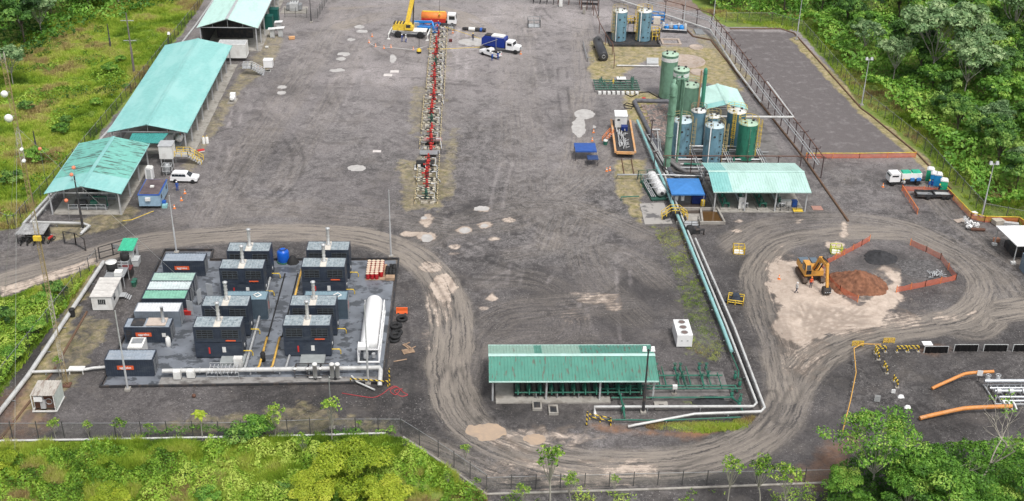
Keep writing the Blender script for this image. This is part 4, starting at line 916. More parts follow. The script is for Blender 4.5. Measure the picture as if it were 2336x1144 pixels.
MB().lathe([(.65, 0), (.65, 13.2), (.4, 13.8), (.1, 14)], (0, 0, 0), 18).build('shell', MTANKG, t); MB().tube([(.3, 0, 13.6), (.3, 0, 14.6), (1.3, .2, 14.6), (1.3, .2, 2)], .2, 8).build('overhead_pipe', MTANKG, t)
t = thing('vent_stack', 'thin dark green vent stack above the wide green tank', 'stack', (43.6, 209.6, 0)); MB().lathe([(.38, 0), (.38, 12.6), (.3, 12.9), (.1, 13.1)], (0, 0, 0), 12).build('shell', M('vent_green', (.05, .22, .15), .5), t)
MB().tube([(-.9, -.8, 0), (-.9, -.8, 12.9)], .16, 8).build('exhaust_pipe', M('rusty_orange_pipe', (.42, .26, .14), .7, c2=(.2, .1, .06)), t); MB().ring((0, 0, 12), .5, .03).build('collar', MDK, t)
# tank yard dike pipe (black), base kerbs
pipeline('dike_pipe', 'thick dark grey lined bund round the tank yard', [(49, 224.5, .3), (33.4, 225.2, .3), (33.0, 224.6, .3), (34.6, 202, .3), (35.5, 190.4, .3), (36.7, 189.4, .3), (40.5, 188.6, .3)], .42, M('bund_liner', (.12, .12, .135), .5, var=.3))
one('tank_yard_slab', MB().box(35, 57, 188.9, 223.5, -.2, .07), MCOND, 'stained concrete floor between the storage tanks', 'slab', loc=(46, 206, 0))
rk = MB()
for _ in range(420):
    x, y, s_ = rnd.uniform(34.2, 39), rnd.uniform(203, 223.5), rnd.uniform(.1, .35)
    rk.lathe([(s_, 0), (s_*.7, s_*.5), (0, s_*.6)], (x, y, .06), 5)
o = one('rubble', rk, M('rubble_stone', (.26, .20, .18), .9, var=.4, sc=3), 'pinkish rubble strewn inside the black lined bund', 'rubble', loc=(36.5, 213, 0)); o['kind'] = 'stuff'
for i in range(9):
    y = 189.8+rnd.uniform(0, 1)+i*1.6
    c_ = [MGAL, MDK, MSTEEL, MWP][i % 4]
    pipeline('yard_pipe', ORD[i]+' narrow crossing pipe on the tank yard floor, counted from the front', [(36.5+rnd.random()*3, y, .4), (52+rnd.random()*3, y, .4)], .1+.05*(i % 3), c_, 4, group='narrow pipes on the tank yard floor')
for i, x in enumerate((40.6, 41.0, 46.5, 46.9, 47.3, 52.6, 53.0, 53.4)):
    pipeline('yard_pipe', ORD[i]+' narrow pipe running back between the storage tanks, counted from the left', [(x, 188.8, .55), (x-.3, 215, .55)], .1, [MGAL, MSTEEL, MWP][i % 3], 5, group='narrow pipes on the tank yard floor')
for i, (x0, y0, x1, y1) in enumerate(((32.9, 207.6, 35.1, 193), (33.4, 206, 35.4, 192), (33.2, 200, 34.9, 190.5))):
    pipeline('yard_pipe', ['longest', 'middle', 'shortest'][i]+' white pipe loop beside the light blue pipe', [(x0+1.4, y0, .5), (x0+.4, y0, .5), (x1-.2, y1, .5)], .11, MWP, 4, group='white pipe loops left of the tall column')
for i, (pp, r_, m_) in enumerate(((((1520, 362), (1548, 384), (1566, 392), (1602, 392)), .3, M('insulated_pipe', (.20, .19, .19), .6)), (((1560, 374), (1600, 376)), .2, MGRN), (((1500, 300), (1503, 345), (1516, 372), (1524, 398)), .14, MWP), (((1488, 296), (1506, 296)), .14, MGAL), (((1480, 318), (1505, 318), (1508, 345)), .12, MGAL), (((1512, 380), (1524, 392), (1560, 397), (1600, 399)), .16, MDK), (((1540, 402), (1600, 402)), .14, MWP))):
    pipeline('yard_pipe', ['thick grey lagged pipe bending in front of the tall column', 'green pipe just behind the turquoise meter shed', 'white pipe following the tall column base', 'short grey pipe left of the tall column', 'grey pipe elbow left of the tall column', 'black pipe in front of the lagged one', 'white pipe just behind the blue canopy'][i], [gz(p, .6) for p in pp], r_, m_, 3)
for i in range(16):
    x, y = rnd.choice(((rnd.uniform(34.6, 40), rnd.uniform(186.5, 192)), (rnd.uniform(40, 56), rnd.uniform(189.3, 192)), (rnd.uniform(46, 48), rnd.uniform(193, 206)))); t = thing('valve_stand', 'small dark valve stand on the cluttered tank yard floor', 'valve', (x, y, .07), 0, 'valve stands on the tank yard floor'); MB().lathe([(.2, 0), (.25, .5), (.12, .6), (.12, 1.0)], (0, 0, 0), 8).build('valve_body', [MDK, MGRN, MSTEEL][i % 3], t); MB().ring((0, 0, 1.05), .22, .04, 10).build('hand_wheel', MDK, t)
b = MB(); b.box(31.5, 31.8, 258.4, 267.5, 0, .5); b.box(42.7, 43.0, 258.4, 267.5, 0, .5); b.box(31.8, 42.7, 258.4, 258.7, 0, .5); b.box(31.8, 42.7, 267.2, 267.5, 0, .5); b.box(31.8, 42.7, 258.7, 267.2, 0, .08)
one('kerbed_plinth', b, MDK, 'dark kerbed base under the two far blue tanks', 'base', loc=(37, 263, 0))
# long white pipe looping out over the paved lot
pipeline('overhead_pipe', 'white overhead pipe reaching from the tanks to the paved lot', [gz((1552, 266), 4.2), gz((1810, 268), 4.2), gz((1750, 188), 4.2)], .22, MWP)
pts = [gz(p, .9) for p in ((1395, -6), (1480, 22), (1560, 48), (1620, 68), (1680, 160), (1735, 232))]
pipeline('overhead_pipe', 'low white pipe following the kerb of the tank yard', pts, .2, MWP, 5)
# brown pipe rack
rk0 = [gz(p, 4.2) for p in ((1480, -8), (1560, 12), (1625, 32), (1694, 120), (1772, 222), (1835, 300), (1878, 357))]
t = thing('pipe_rack', 'brown pipe rack on tall T posts along the paved lot', 'pipe rack', (rk0[3][0], rk0[3][1], 0))
MB().tube(rk0, .09, 8).build('pipe_run', MRUST, t, True); MB().tube([(p[0]-.5, p[1], p[2]-1.2) for p in rk0], .08, 8).tube([(p[0]-.7, p[1], p[2]-1.6) for p in rk0], .1, 8).build('lower_pipe', MGAL, t, True)
for a, b in zip(rk0, rk0[1:]):
    a, b = Vector(a), Vector(b); k = max(1, round((b-a).length/4.3)); s_ = (b-a).normalized().cross(Vector((0, 0, 1)))
    for i in range(k):
        p = a.lerp(b, i/k); q = MB(); q.beam((p.x, p.y, 0), (p.x, p.y, p.z), .16).beam(p-s_*.7-Vector((0, 0, .1)), p+s_*.7-Vector((0, 0, .1)), .12); q.beam(p-s_*.7-Vector((0, 0, .1)), p-s_*.7+Vector((0, 0, .25)), .08).beam(p+s_*.7-Vector((0, 0, .1)), p+s_*.7+Vector((0, 0, .25)), .08)
        q.build('support_post', M('brown_steel', (.07, .045, .045), .7), t, True)
a, b = Vector(gz((1512, 356), 4.0)), Vector(gz((1880, 357), 4.2)); t = thing('pipe_rack', 'brown pipe crossing in front of the storage tanks above the shed', 'pipe rack', (a.x, a.y, 0))
MB().tube([a, b], .1, 8).build('pipe_run', MRUST, t, True)
for f in (.02, .18, .36, .53, .72, .86, 1):
    p = a.lerp(b, f); MB().beam((p.x, p.y, 0), (p.x, p.y, p.z), .15).beam((p.x-.5, p.y, p.z-.3), (p.x+.5, p.y, p.z-.3), .1).build('support_post', M('brown_steel', (0, 0, 0)), t, True)
for px in ((1490, 404), (1484, 330)):
    p = G(*px); t = thing('pipe_post', 'lone dark post with a short arm beside the '+('tall green column' if px[1] > 350 else 'light blue pipe'), 'post', (p.x, p.y, 0)); MB().beam((0, 0, 0), (0, 0, 4.8), .16).build('shaft', M('brown_steel', (0, 0, 0)), t); MB().beam((-.4, 0, 4.7), (.5, 0, 4.9), .12).build('arm', M('brown_steel', (0, 0, 0)), t)
rk1 = [gz(p, 2.6) for p in ((1355, 12), (1368, 52), (1382, 78), (1398, 100), (1402, 130))]
t = thing('pipe_rack', 'rusty slanting pipe on posts left of the far blue tanks', 'pipe rack', (rk1[0][0], rk1[0][1], 0)); MB().tube(rk1, .09).build('pipe_run', MRUST, t, True)
for p in rk1: MB().beam((p[0], p[1], 0), p, .14).build('support_post', MRUST, t, True)
# ================================================================ VEHICLES
MGREYK = M('pale_plastic', (.45, .46, .46), .5)
def wheel(t, x, y, r, w_=.3, hub=None):
    o = MB().lathe([(r*.55, -w_/2), (r*.95, -w_/2), (r, -w_*.3), (r, w_*.3), (r*.95, w_/2), (r*.55, w_/2)], (0, 0, 0), 18, axis='y').build('wheel', MBLK, t)
    o.location = (x, y, r)
    MB().lathe([(0, -w_*.40), (r*.55, -w_*.42), (r*.55, w_*.42), (0, w_*.40)], (0, 0, 0), 12, axis='y').build('rim', hub or MGAL, o)
    return o
def lamp(t, x, y, z, red=False):
    MB().box(x-.03, x+.03, y-.16, y+.16, z-.09, z+.09).build('tail_light' if red else 'headlight', MRED if red else MGREYK, t)
MCARW = M('white_car_paint', (.78, .78, .78), .2, var=.02)
def car(label, loc, rz, pickup=False):
    t = thing('pickup_truck' if pickup else 'parked_car', label, 'pickup' if pickup else 'car', loc, rz)
    if pickup:
        MB().side([(-2.6, .5), (2.5, .5), (2.6, .7), (2.5, 1.02), (1.2, 1.12), (-2.6, 1.12)], -.9, .9, 0, 'y', .05).build('body', MCARW, t)
        MB().side([(-.6, 1.12), (1.2, 1.12), (.45, 1.75), (-.45, 1.78)], -.82, .82, 0, 'y', .1).build('cabin', MCARW, t)
        q = MB(); q.box(-2.5, -.75, -.78, .78, 1.13, 1.16); q.build('load_bed', MBLK, t)
        q = MB(); q.box(-2.6, -.7, -.9, -.8, 1.12, 1.4); q.box(-2.6, -.7, .8, .9, 1.12, 1.4); q.build('bed_side', MCARW, t)
        q = MB(); q.box(-2.2, -1.2, -.6, .3, 1.17, 1.6); q.box(-1.5, -.9, .1, .7, 1.17, 1.5); q.build('cargo', MDK, t)
    else:
        MB().side([(-2.3, .45), (2.25, .45), (2.35, .75), (2.2, 1.0), (1.15, 1.12), (-2.25, 1.12), (-2.35, .8)], -.92, .92, 0, 'y', .05).build('body', MCARW, t)
        MB().side([(-2.2, 1.12), (1.2, 1.12), (.45, 1.7), (.2, 1.76), (-1.75, 1.76), (-2.1, 1.6)], -.85, .85, 0, 'y', .13).build('cabin', MCARW, t)
        q = MB(); q.box(-1.6, .1, -.66, -.62, 1.77, 1.82); q.box(-1.6, .1, .62, .66, 1.77, 1.82); q.build('roof_rack', MGAL, t)
    g_ = MB(); x0, x1 = (-.5, .35) if pickup else (-2.0, .35)
    for s_ in (-1, 1):
        n = 1 if pickup else 3
        for i in range(n+1):
            a = x0+(x1-x0)*i/(n+1); b = x0+(x1-x0)*(i+1)/(n+1)-.06
            g_.add([(a, s_*.853, 1.2), (b+.1, s_*.853, 1.2), (b, s_*.775, 1.62), (a, s_*.775, 1.62)], [(0, 1, 2, 3) if s_ < 0 else (3, 2, 1, 0)])
    g_.add([(1.17, -.78, 1.16), (1.17, .78, 1.16), (.53, .68, 1.68), (.53, -.68, 1.68)], [(0, 1, 2, 3)])
    g_.build('window', MGLASS, t)
    for x in (-1.45, 1.5):
        for s_ in (-1, 1): wheel(t, x, s_*.84, .37, .24)
    for s_ in (-1, 1): lamp(t, 2.34, s_*.65, .8); lamp(t, -2.6 if pickup else -2.35, s_*.7, .9, True)
    return t
car('white station wagon parked beside the blue trailer', (-48.5, 187.9, 0), R(-3))
car('white pickup truck with dark gear in its bed next to the blue truck', (4.6, 251.8, 0), R(136), True)
def cab(t, x0, x1, mat, w_=1.15, zt=2.9, bonnet=0):
    prof = [(x0, .8), (x1, .8), (x1, 1.7), (x1-.25, zt), (x0, zt)]
    MB().side(prof, -w_, w_, 0, 'y', .06).build('cab', mat, t)
    q = MB(); q.add([(x1+.012, -w_*.85, 1.75), (x1+.012, w_*.85, 1.75), (x1-.2, w_*.8, zt-.15), (x1-.2, -w_*.8, zt-.15)], [(0, 1, 2, 3)])
    for s_ in (-1, 1): q.box(x0+.35, x1-.4, s_*(w_-.01)-.02, s_*(w_-.01)+.02, 1.75, zt-.3)
    q.build('window', MGLASS, t)
    if bonnet:
        MB().side([(x1, .8), (x1+bonnet, .8), (x1+bonnet, 1.5), (x1+bonnet-.2, 1.75), (x1, 1.85)], -w_*.8, w_*.8, 0, 'y', .1).build('bonnet', mat, t)
        q = MB().box(x1+bonnet, x1+bonnet+.04, -.5, .5, .95, 1.5); q.build('grille', MSTEEL, t)
    for s_ in (-1, 1): lamp(t, x1+bonnet+.02, s_*.75, 1.0)
# orange tanker
t = thing('tanker_truck', 'orange and red tanker truck with a white cab at the end of the wellhead row', 'truck', (-7, 272.6, 0), R(-4))
MB().box(-4.2, 3.6, -.5, .5, .7, 1.0).build('chassis', MDK, t)
MB().lathe([(.4, -4.2), (1.15, -4.05), (1.15, 1.6), (.4, 1.75)], (0, 0, 2.1), 20, axis='x').build('tank_body', MORG, t)
q = MB(); q.box(-4.1, 1.5, -1.2, -1.02, 1.0, 1.9); q.box(-4.1, 1.5, 1.02, 1.2, 1.0, 1.9); q.build('side_panel', MRED, t)
q = MB(); q.box(-3.9, 1.4, -.35, .35, 3.22, 3.3); q.build('catwalk', MYEL, t); cab(t, 2.0, 4.1, MCARW)
for x in (-3.2, -2.0, 3.1):
    for s_ in (-1, 1): wheel(t, x, s_*1.05, .5, .32)
# vacuum truck
t = thing('vacuum_truck', 'blue bodied truck with a white bonneted cab and white roof hatch', 'truck', (7.2, 255.2, 0), R(-23))
MB().box(-4.4, 3.4, -.5, .5, .7, 1.0).build('chassis', MDK, t)
MB().side([(-4.4, 1.1), (1.0, 1.1), (1.0, 3.2), (-3.8, 3.2), (-4.4, 2.7)], -1.2, 1.2, 0, 'y', .04).build('box_body', M('deep_blue_paint', (.01, .035, .24), .4), t)
q = MB(); q.box(-2.2, .6, -.9, .9, 3.21, 3.5); q.build('roof_hatch', MW, t); q = MB().box(-3.8, -2.4, -.8, .8, 3.21, 3.4); q.build('vent_box', MDK, t)
q = MB(); q.beam((-4.2, -1.25, 1.2), (-.6, -1.25, 2.9), .09); q.beam((-.9, -1.25, .8), (-.9, -1.25, 3.1), .07); q.build('side_rail', MGAL, t)
cab(t, 1.3, 3.1, MCARW, 1.1, 2.6, 1.3)
for x in (-3.3, -2.1, 3.6):
    for s_ in (-1, 1): wheel(t, x, s_*1.0, .5, .32, MW)
# white green tank truck
t = thing('service_truck', 'white truck with green topped tanks standing beside the orange netting', 'truck', (76.0, 187.9, 0), R(184))
MB().box(-3.3, 2.6, -.45, .45, .6, .85).build('chassis', MDK, t); MB().side([(-3.1, .9), (1.0, .9), (1.0, 1.25), (-3.1, 1.25)], -1.0, 1.0, 0, 'y').build('flat_bed', MDK, t)
MB().side([(-2.6, 1.25), (1.0, 1.25), (1.0, 2.2), (-2.6, 2.2)], -.85, .85, 0, 'y', .12).build('tank_body', MW, t)
for x0, x1 in ((-2.5, -.9), (-.7, .9)): MB().side([(x0, 2.2), (x1, 2.2), (x1-.1, 2.45), (x0+.1, 2.45)], -.6, .6, 0, 'y', .1).build('tank_lid', M('mint_green', (.03, .40, .25), .4), t)
MB().tube([(-3.2, -.5, 1.3), (-3.5, -.3, 2.2), (-3.0, .3, 2.5)], .06).build('hose', MGREYK, t)
q = MB(); q.box(-2.4, -1.6, .9, 1.1, .95, 1.5); q.box(-1.2, -.5, .9, 1.1, .95, 1.5); q.build('side_locker', MFAB, t)
cab(t, 1.3, 3.2, MCARW, .95, 2.3)
for x in (-2.0, 2.5):
    for s_ in (-1, 1): wheel(t, x, s_*.85, .42, .26)
# mobile crane
ct = thing('mobile_crane', 'yellow mobile crane with raised boom beside the wellhead row', 'crane', (-13.8, 264.6, 0), R(-6))
MB().box(-3.4, 4.0, -1.1, 1.1, .9, 1.5).build('carrier', MGREYK, ct)
MB().box(-3.6, 4.2, -1.3, 1.3, 1.5, 1.62).build('deck', MW, ct)
MB().side([(-3.4, 1.7), (1.2, 1.7), (1.2, 2.6), (.2, 3.1), (-2.9, 3.1), (-3.5, 2.5)], -1.3, 1.2, 0, 'y', .1).build('upper_works', MYEL, ct)
MB().side([(-.6, 2.0), (1.0, 2.0), (.9, 3.1), (.1, 3.5), (-.6, 3.5)], -1.7, -.8, 0, 'y', .05).build('operator_cab', MYEL, ct)
MB().box(-.3, .7, -1.72, -1.7, 2.5, 3.2).build('window', MGLASS, ct)
q = MB()
for i in range(4): q.box(-3.3+i*.7, -3.0+i*.7, -1.0, .9, 3.11, 3.25)
q.build('louvre', MDK, ct)
for x in (-2.2, 2.9):
    for s_ in (-1, 1): wheel(ct, x, s_*1.35, .8, .5, MYEL)
for x, y in ((-4.2, -2.6), (-4.2, 2.2), (4.6, -2.4), (4.6, 2.2)):
    q = MB(); q.beam((x, 0, 1.0), (x, y, 1.0), .25).beam((x, y, .1), (x, y, 1.2), .16); q.box(x-.35, x+.35, y-.35, y+.35, .0, .1); q.build('outrigger', MW, ct)
base = Vector((-.3, .1, 2.9)); tipw = Vector((-6.9, 271.3, 33)); tip = Matrix.Rotation(R(6), 3, 'Z') @ (tipw-ct.location)
q = MB(); d = tip-base; q.beam(base, base+d*.45, .95, 1.05); q.build('boom', MYEL, ct)
MB().beam(base+d*.45, base+d*.75, .75, .85).build('boom_section', MYEL, ct); MB().beam(base+d*.75, tip, .55, .65).build('boom_section', MYEL, ct)
MB().tube([(1.0, .1, 1.9), tuple(base+d*.22-Vector((0, 0, .5)))], .16).build('lift_cylinder', MDK, ct)
MB().tube([tuple(tip), (tip.x, tip.y, 3.4)], .035, 6).build('hoist_cable', MDK, ct); MB().lathe([(.05, 3.4), (.25, 3.2), (.25, 2.8), (.05, 2.6)], (tip.x, tip.y, 0), 10).build('hook_block', MYEL, ct)
p = G(956, 122); t = thing('hook_ball', 'yellow and black hook block standing on the gravel left of the wellheads', 'hook', (p.x, p.y, 0))
MB().lathe([(.1, 0), (.5, .15), (.55, .5)], (0, 0, 0), 12).build('weight', MBLK, t); MB().lathe([(.55, .5), (.5, .9), (.2, 1.15)], (0, 0, 0), 12).build('block', MYEL, t); MB().tube([(0, 0, 1.1), (.1, .1, 3.4)], .05, 6).build('cable', MDK, t)
# blue boom lift
t = thing('boom_lift', 'bright blue boom lift between the crane and the tanker truck', 'lift', (-10.3, 268.6, 0), R(-12)); MLIFT = M('lift_blue', (.02, .22, .60), .4)
MB().box(-1.6, 1.6, -.9, .9, .5, 1.2).build('chassis', MLIFT, t); MB().beam((-2.4, 0, 1.9), (1.8, 0, 2.2), .5, .5).build('boom', MLIFT, t); MB().beam((1.8, 0, 2.2), (2.6, -1.2, .9), .35, .35).build('lower_boom', MLIFT, t)
q = MB(); q.rail([(2.4, -2.2, .5), (3.4, -2.2, .5), (3.4, -1.2, .5), (2.4, -1.2, .5), (2.4, -2.2, .5)], 1.1, 1, .05); q.box(2.4, 3.4, -2.2, -1.2, .45, .52); q.build('basket', MLIFT, t); MB().box(-2.4, -1.2, -.7, .6, 1.2, 1.9).build('counterweight', MGREYK, t)
for x in (-1.1, 1.1):
    for s_ in (-1, 1): wheel(t, x, s_*.95, .42, .3)
for i in range(3):
    t = thing('equipment_crate', ['orange and white crate beside the tanker truck', 'grey wire crate right of the first wellhead', 'blue metal crate at the top of the wellhead row'][i], 'crate', [(-9.6, 270.5, 0), (-4.2, 268.8, 0), (-7.4, 270.3, 0)][i])
    m_ = [MORG, MSTEEL, MLIFT][i]; q = MB(); q.rail([(-.7, -.5, 0), (.7, -.5, 0), (.7, .5, 0), (-.7, .5, 0), (-.7, -.5, 0)], 1.2, .7, .05); q.build('frame', m_, t); MB().box(-.5, .5, -.3, .3, .1, .8).build('contents', MGREYK, t)
p = G(1083, 72); t = thing('long_cylinder', 'long black tube with white and blue bands lying behind the blue truck', 'cylinder', (p.x, p.y, 0), R(-12))
MB().lathe([(.25, -2.9), (.32, -2.8), (.42, -.4)], (0, 0, .5), 14, axis='x').build('nose', MDK, t); MB().lathe([(.45, -1.4), (.45, .1)], (0, 0, .5), 14, axis='x').build('sleeve', MW, t); MB().lathe([(.42, .1), (.42, 2.6)], (0, 0, .5), 14, axis='x').build('barrel', MDK, t); MB().lathe([(.47, 1.3), (.47, 1.8)], (0, 0, .5), 14, axis='x').build('band', MBLUE, t)
MB().box(-2, -1.8, -.4, .4, 0, .2).box(1.8, 2, -.4, .4, 0, .2).build('chock', MWOOD, t)
# excavator: faces the camera
et = thing('excavator', 'yellow tracked excavator digging at the brown earth pile', 'excavator', (G(1847, 634).x, G(1847, 634).y, 0), R(4))
for s_ in (-1, 1):
    q = MB(); q.side([(-2.1, .45), (-1.75, .06), (1.75, .06), (2.1, .45), (1.75, .92), (-1.75, .92)], s_*1.35-.32, s_*1.35+.32, 0, 'x'); tr = q.build('track', M('muddy_track', (.10, .075, .06), .9, var=.3), et)
    q = MB()
    for i in range(12): y = -1.7+i*.31; q.box(s_*1.35-.34, s_*1.35+.34, y, y+.12, .92, .97)
    q.build('track_shoe', MRUST, tr)
MEXC = M('excavator_yellow', (.62, .31, .06), .45, c2=(.4, .22, .1), amt=.5, c2sc=(2, 2, 2))
MB().box(-1.0, 1.0, -1.0, 1.0, .4, 1.1).build('undercarriage', MDK, et)
MB().side([(-1.5, 1.15), (2.4, 1.15), (2.5, 1.5), (2.3, 2.1), (-1.5, 2.0)], -1.45, 1.45, 0, 'x', .05).build('upper_body', MEXC, et)
MB().box(-1.35, .1, .6, 2.3, 2.05, 2.3).build('engine_cover', M('slate_cover', (.11, .15, .19), .5), et); MB().box(.3, 1.35, .7, 2.2, 2.05, 2.25).build('engine_cover', M('slate_cover', (0, 0, 0)), et)
MB().side([(-1.6, 1.2), (.2, 1.2), (.2, 3.0), (-1.2, 3.0), (-1.6, 2.2)], -1.4, -.4, 0, 'x', .06).build('cab', MEXC, et)
q = MB(); q.add([(-1.3, -1.62, 1.5), (-.5, -1.62, 1.5), (-.5, -1.63, 2.2), (-1.3, -1.63, 2.2)], [(0, 1, 2, 3)]); q.add([(-1.25, -1.62, 2.25), (-.55, -1.62, 2.25), (-.6, -1.28, 2.9), (-1.2, -1.28, 2.9)], [(0, 1, 2, 3)]); q.box(-1.43, -1.40, -1.1, -.1, 1.9, 2.8); q.build('window', MGLASS, et)
q = MB(); q.beam((.3, -.6, 1.8), (.4, -2.2, 4.6), .5, .6).beam((.4, -2.2, 4.6), (.75, -4.2, 4.3), .45, .55); q.build('boom', MEXC, et)
q = MB(); q.beam((.75, -3.9, 4.7), (.85, -4.9, 1.2), .35, .45); q.build('dipper_arm', MEXC, et)
q = MB(); q.tube([(.0, -1.1, 1.7), (.1, -2.4, 3.9)], .1); q.tube([(.7, -1.1, 1.7), (.75, -2.4, 3.9)], .1); q.tube([(.45, -2.6, 5.0), (.75, -4.0, 4.9)], .1); q.build('hydraulic_cylinder', MDK, et)
q = MB(); q.side([(-5.3, 1.2), (-4.5, 1.2), (-4.2, .7), (-4.4, .15), (-5.0, .05), (-5.5, .5)], .3, 1.4, 0, 'x', .03); bk = q.build('bucket', MDK, et)
q = MB()
for i in range(4): q.beam((.42+i*.28, -5.45, .5), (.42+i*.28, -5.7, .75), .1)
q.build('tooth', MSTEEL, bk)

# ================================================================ heaps
def heap(name, label, cat, cx, cy, rx, ry, h, mat, seed, rough=.25, n=60, sharp=1.2):
    u = np.linspace(-1, 1, n); XX, YY = np.meshgrid(u, u); r = np.sqrt(XX**2+YY**2); a = np.arctan2(YY, XX)
    edge = 1+.28*(fbm(np.cos(a)*1.6+seed, np.sin(a)*1.6+seed, 3)-.5)*2
    z = np.clip(1-r/edge, 0, 1)**(1/sharp)*h; f = fbm(XX*4+seed*3, YY*4+seed, 5, 2)-.5
    z = z*(1+rough*3.0*f)+ (z > 0)*np.abs(fbm(XX*14+seed, YY*14, 3, 3)-.5)*.3*h; z = np.where(r/edge > 1, -.12, z)
    V = np.stack([XX.ravel()*rx, YY.ravel()*ry, z.ravel()], 1); k = n; i = np.arange(n-1); q = (i[:, None]*k+i[None, :]).ravel()
    F_ = np.stack([q, q+1, q+k+1, q+k], 1); keep = (V[F_][:, :, 2].max(1) > -.1); o = np_mesh(name, V, F_[keep], mat); o.location = (cx, cy, 0); return tag(o, label, cat)
MDIRT = M('brown_earth', (.21, .095, .055), .95, var=.4, sc=1.4, c2=(.12, .055, .035), amt=.8, c2sc=(1, 1, 1), bump=.8)
MCOAL = M('dark_gravel', (.035, .035, .038), .9, var=.3, sc=2, bump=.6)
MSTONE = M('grey_gravel', (.085, .08, .08), .9, var=.5, sc=3.5, c2=(.20, .19, .19), amt=.7, c2sc=(3, 3, 3), bump=.8)
p = G(1954, 650); heap('dirt_pile', 'brown earth pile beside the excavator', 'earth pile', p.x, p.y, 4.4, 3.7, 2.6, MDIRT, 3, rough=.16, sharp=.95)
p = G(2008, 588); heap('gravel_pile', 'small dark gravel pile inside the orange netting', 'gravel pile', p.x, p.y, 2.6, 2.4, 1.0, MCOAL, 8, sharp=1)
p = G(2100, 612); heap('gravel_pile', 'low spread of grey stones along the orange netting', 'gravel pile', p.x, p.y, 3.6, 2.9, .3, MSTONE, 5, sharp=1.4, n=80)
p = G(1620, 918); heap('gravel_pile', 'small dark soil mound inside the pipe manifold yard', 'soil pile', p.x, p.y, 2.6, 1.4, .4, MCOAL, 9)
p = G(2137, 630); t = thing('scrap_heap', 'small grey scrap heap in the corner of the orange netting', 'scrap', (p.x, p.y, 0)); q = MB()
for i in range(26): a = rnd.random()*6.3; x, y = rnd.uniform(-1, 1), rnd.uniform(-.7, .7); q.beam((x, y, rnd.uniform(.1, .6)), (x+math.cos(a)*.8, y+math.sin(a)*.8, rnd.uniform(.1, .7)), .09)
q.build('scrap_bar', MGAL, t)

# ================================================================ wellhead row
MGRAT = M('pit_floor', (.03, .03, .03), .9); MPITC = M('pit_rim', (.28, .25, .20), .85, var=.25)
def wellhead(mat, label):
    t = thing('wellhead', label, 'wellhead', (0, 0, 0), 0, 'wellheads in the long central row')
    q = MB()
    q.lathe([(.24, .0), (.24, .35), (.36, .37), (.36, .5), (.18, .52), (.18, .8), (.30, .82), (.30, .95), (.16, .97), (.16, 1.25), (.26, 1.27), (.26, 1.38), (.12, 1.4), (.12, 1.75), (.2, 1.77), (.2, 1.85), (.06, 1.9), (.05, 2.0)], (0, 0, 0), 12)
    q.build('tree_body', mat, t)
    for x in (-1, 1):
        q = MB(); q.tube([(0, 0, 1.1), (x*.55, 0, 1.1)], .09, 8); q.lathe([(.17, x*.55), (.17, x*.65)], (0, 0, 1.1), 8, axis='x'); q.build('wing_valve', MDK if x > 0 else mat, t)
    for z, yy in ((.7, -.4), (1.1, -.42), (1.6, -.38)):
        q = MB(); q.ring((0, yy, z), .2, .035, 10, axis='y'); q.tube([(0, 0, z), (0, yy, z)], .05, 6); q.build('hand_wheel', mat if z > 1.5 else MDK, t)
    q = MB(); q.tube([(.6, 0, 1.1), (1.3, 0, 1.1), (1.4, 0, .2), (1.5, -1.4, .15)], .07, 8); q.tube([(-.7, .1, .5), (-1.4, .1, .5), (-1.45, 1.2, .2)], .06, 8); q.build('flow_pipe', MGAL, t)
    return t
wy = [181.2, 184.9, 188.6, 192.3, 196, 199.7, 203.4]+[206.9+3.55*i for i in range(18)]
wr = wg = None
for i, y in enumerate(wy):
    green = i in (0, 9, 18); x = -7.15
    lab = ('green wellhead at the near end of the row' if i == 0 else 'green wellhead in the middle of the red row' if i == 9 else 'green wellhead near the crane end of the row') if green else 'red wellhead, '+ORD[i]+' in the central row from the near end'
    if i == 2: lab = 'red wellhead third from the near end, in a striped bay'
    if i == 1: lab = 'red wellhead next to the near green one'
    if green:
        if wg is None: wg = wellhead(MGRN, lab); wg.location = (x, y, .05)
        else: dup(wg, (x, y, .05), 0, lab)
    else:
        if wr is None: wr = wellhead(MRED, lab); wr.location = (x, y, .05)
        else: dup(wr, (x+rnd.uniform(-.25, .25), y+rnd.uniform(-.3, .3), .05), rnd.choice((0, .3, -.2, math.pi)), lab, rnd.uniform(.8, 1.3))
# cellars, hazard rails
ce = thing('well_cellar', 'dark square well pit with a pale concrete rim in the central row', 'well pit', (0, 0, 0), 0, 'well pits in the long central row')
MB().box(-1.0, 1.0, -.75, .75, .02, .05).build('pit_floor', MGRAT, ce)
q = MB(); q.box(-1.25, 1.25, -.95, -.75, 0, .16); q.box(-1.25, 1.25, .75, .95, 0, .16); q.box(-1.25, -1.0, -.75, .75, 0, .16); q.box(1.0, 1.25, -.75, .75, 0, .16); q.build('rim', MPITC, ce)
gr_ = thing('guard_rail', 'yellow and white striped guard rail along the wellhead row', 'railing', (0, 0, 0), 0, 'striped guard rails along the wellhead row')
def grail(mat, L_=3.4):
    q = MB(); q.beam((0, -L_/2, 1.0), (0, L_/2, 1.0), .09).beam((0, -L_/2, .55), (0, L_/2, .55), .07); o1 = q
    return o1
grail(MSTW).build('rail_bar', MSTW, gr_); q = MB()
for y in (-1.7, 0, 1.7): q.beam((0, y, 0), (0, y, 1.05), .1)
q.build('rail_post', MSTW, gr_)
cr_ = thing('cross_rail', 'striped rail crossing between two wellheads', 'railing', (0, 0, 0), 0, 'striped rails between the wellheads')
MB().beam((-1.7, 0, .9), (1.7, 0, .9), .12).build('rail_bar', MSTK, cr_); q = MB(); q.beam((-1.7, 0, 0), (-1.7, 0, .9), .1).beam((1.7, 0, 0), (1.7, 0, .9), .1); q.build('rail_post', MSTK, cr_)
fc = fg = fr = True
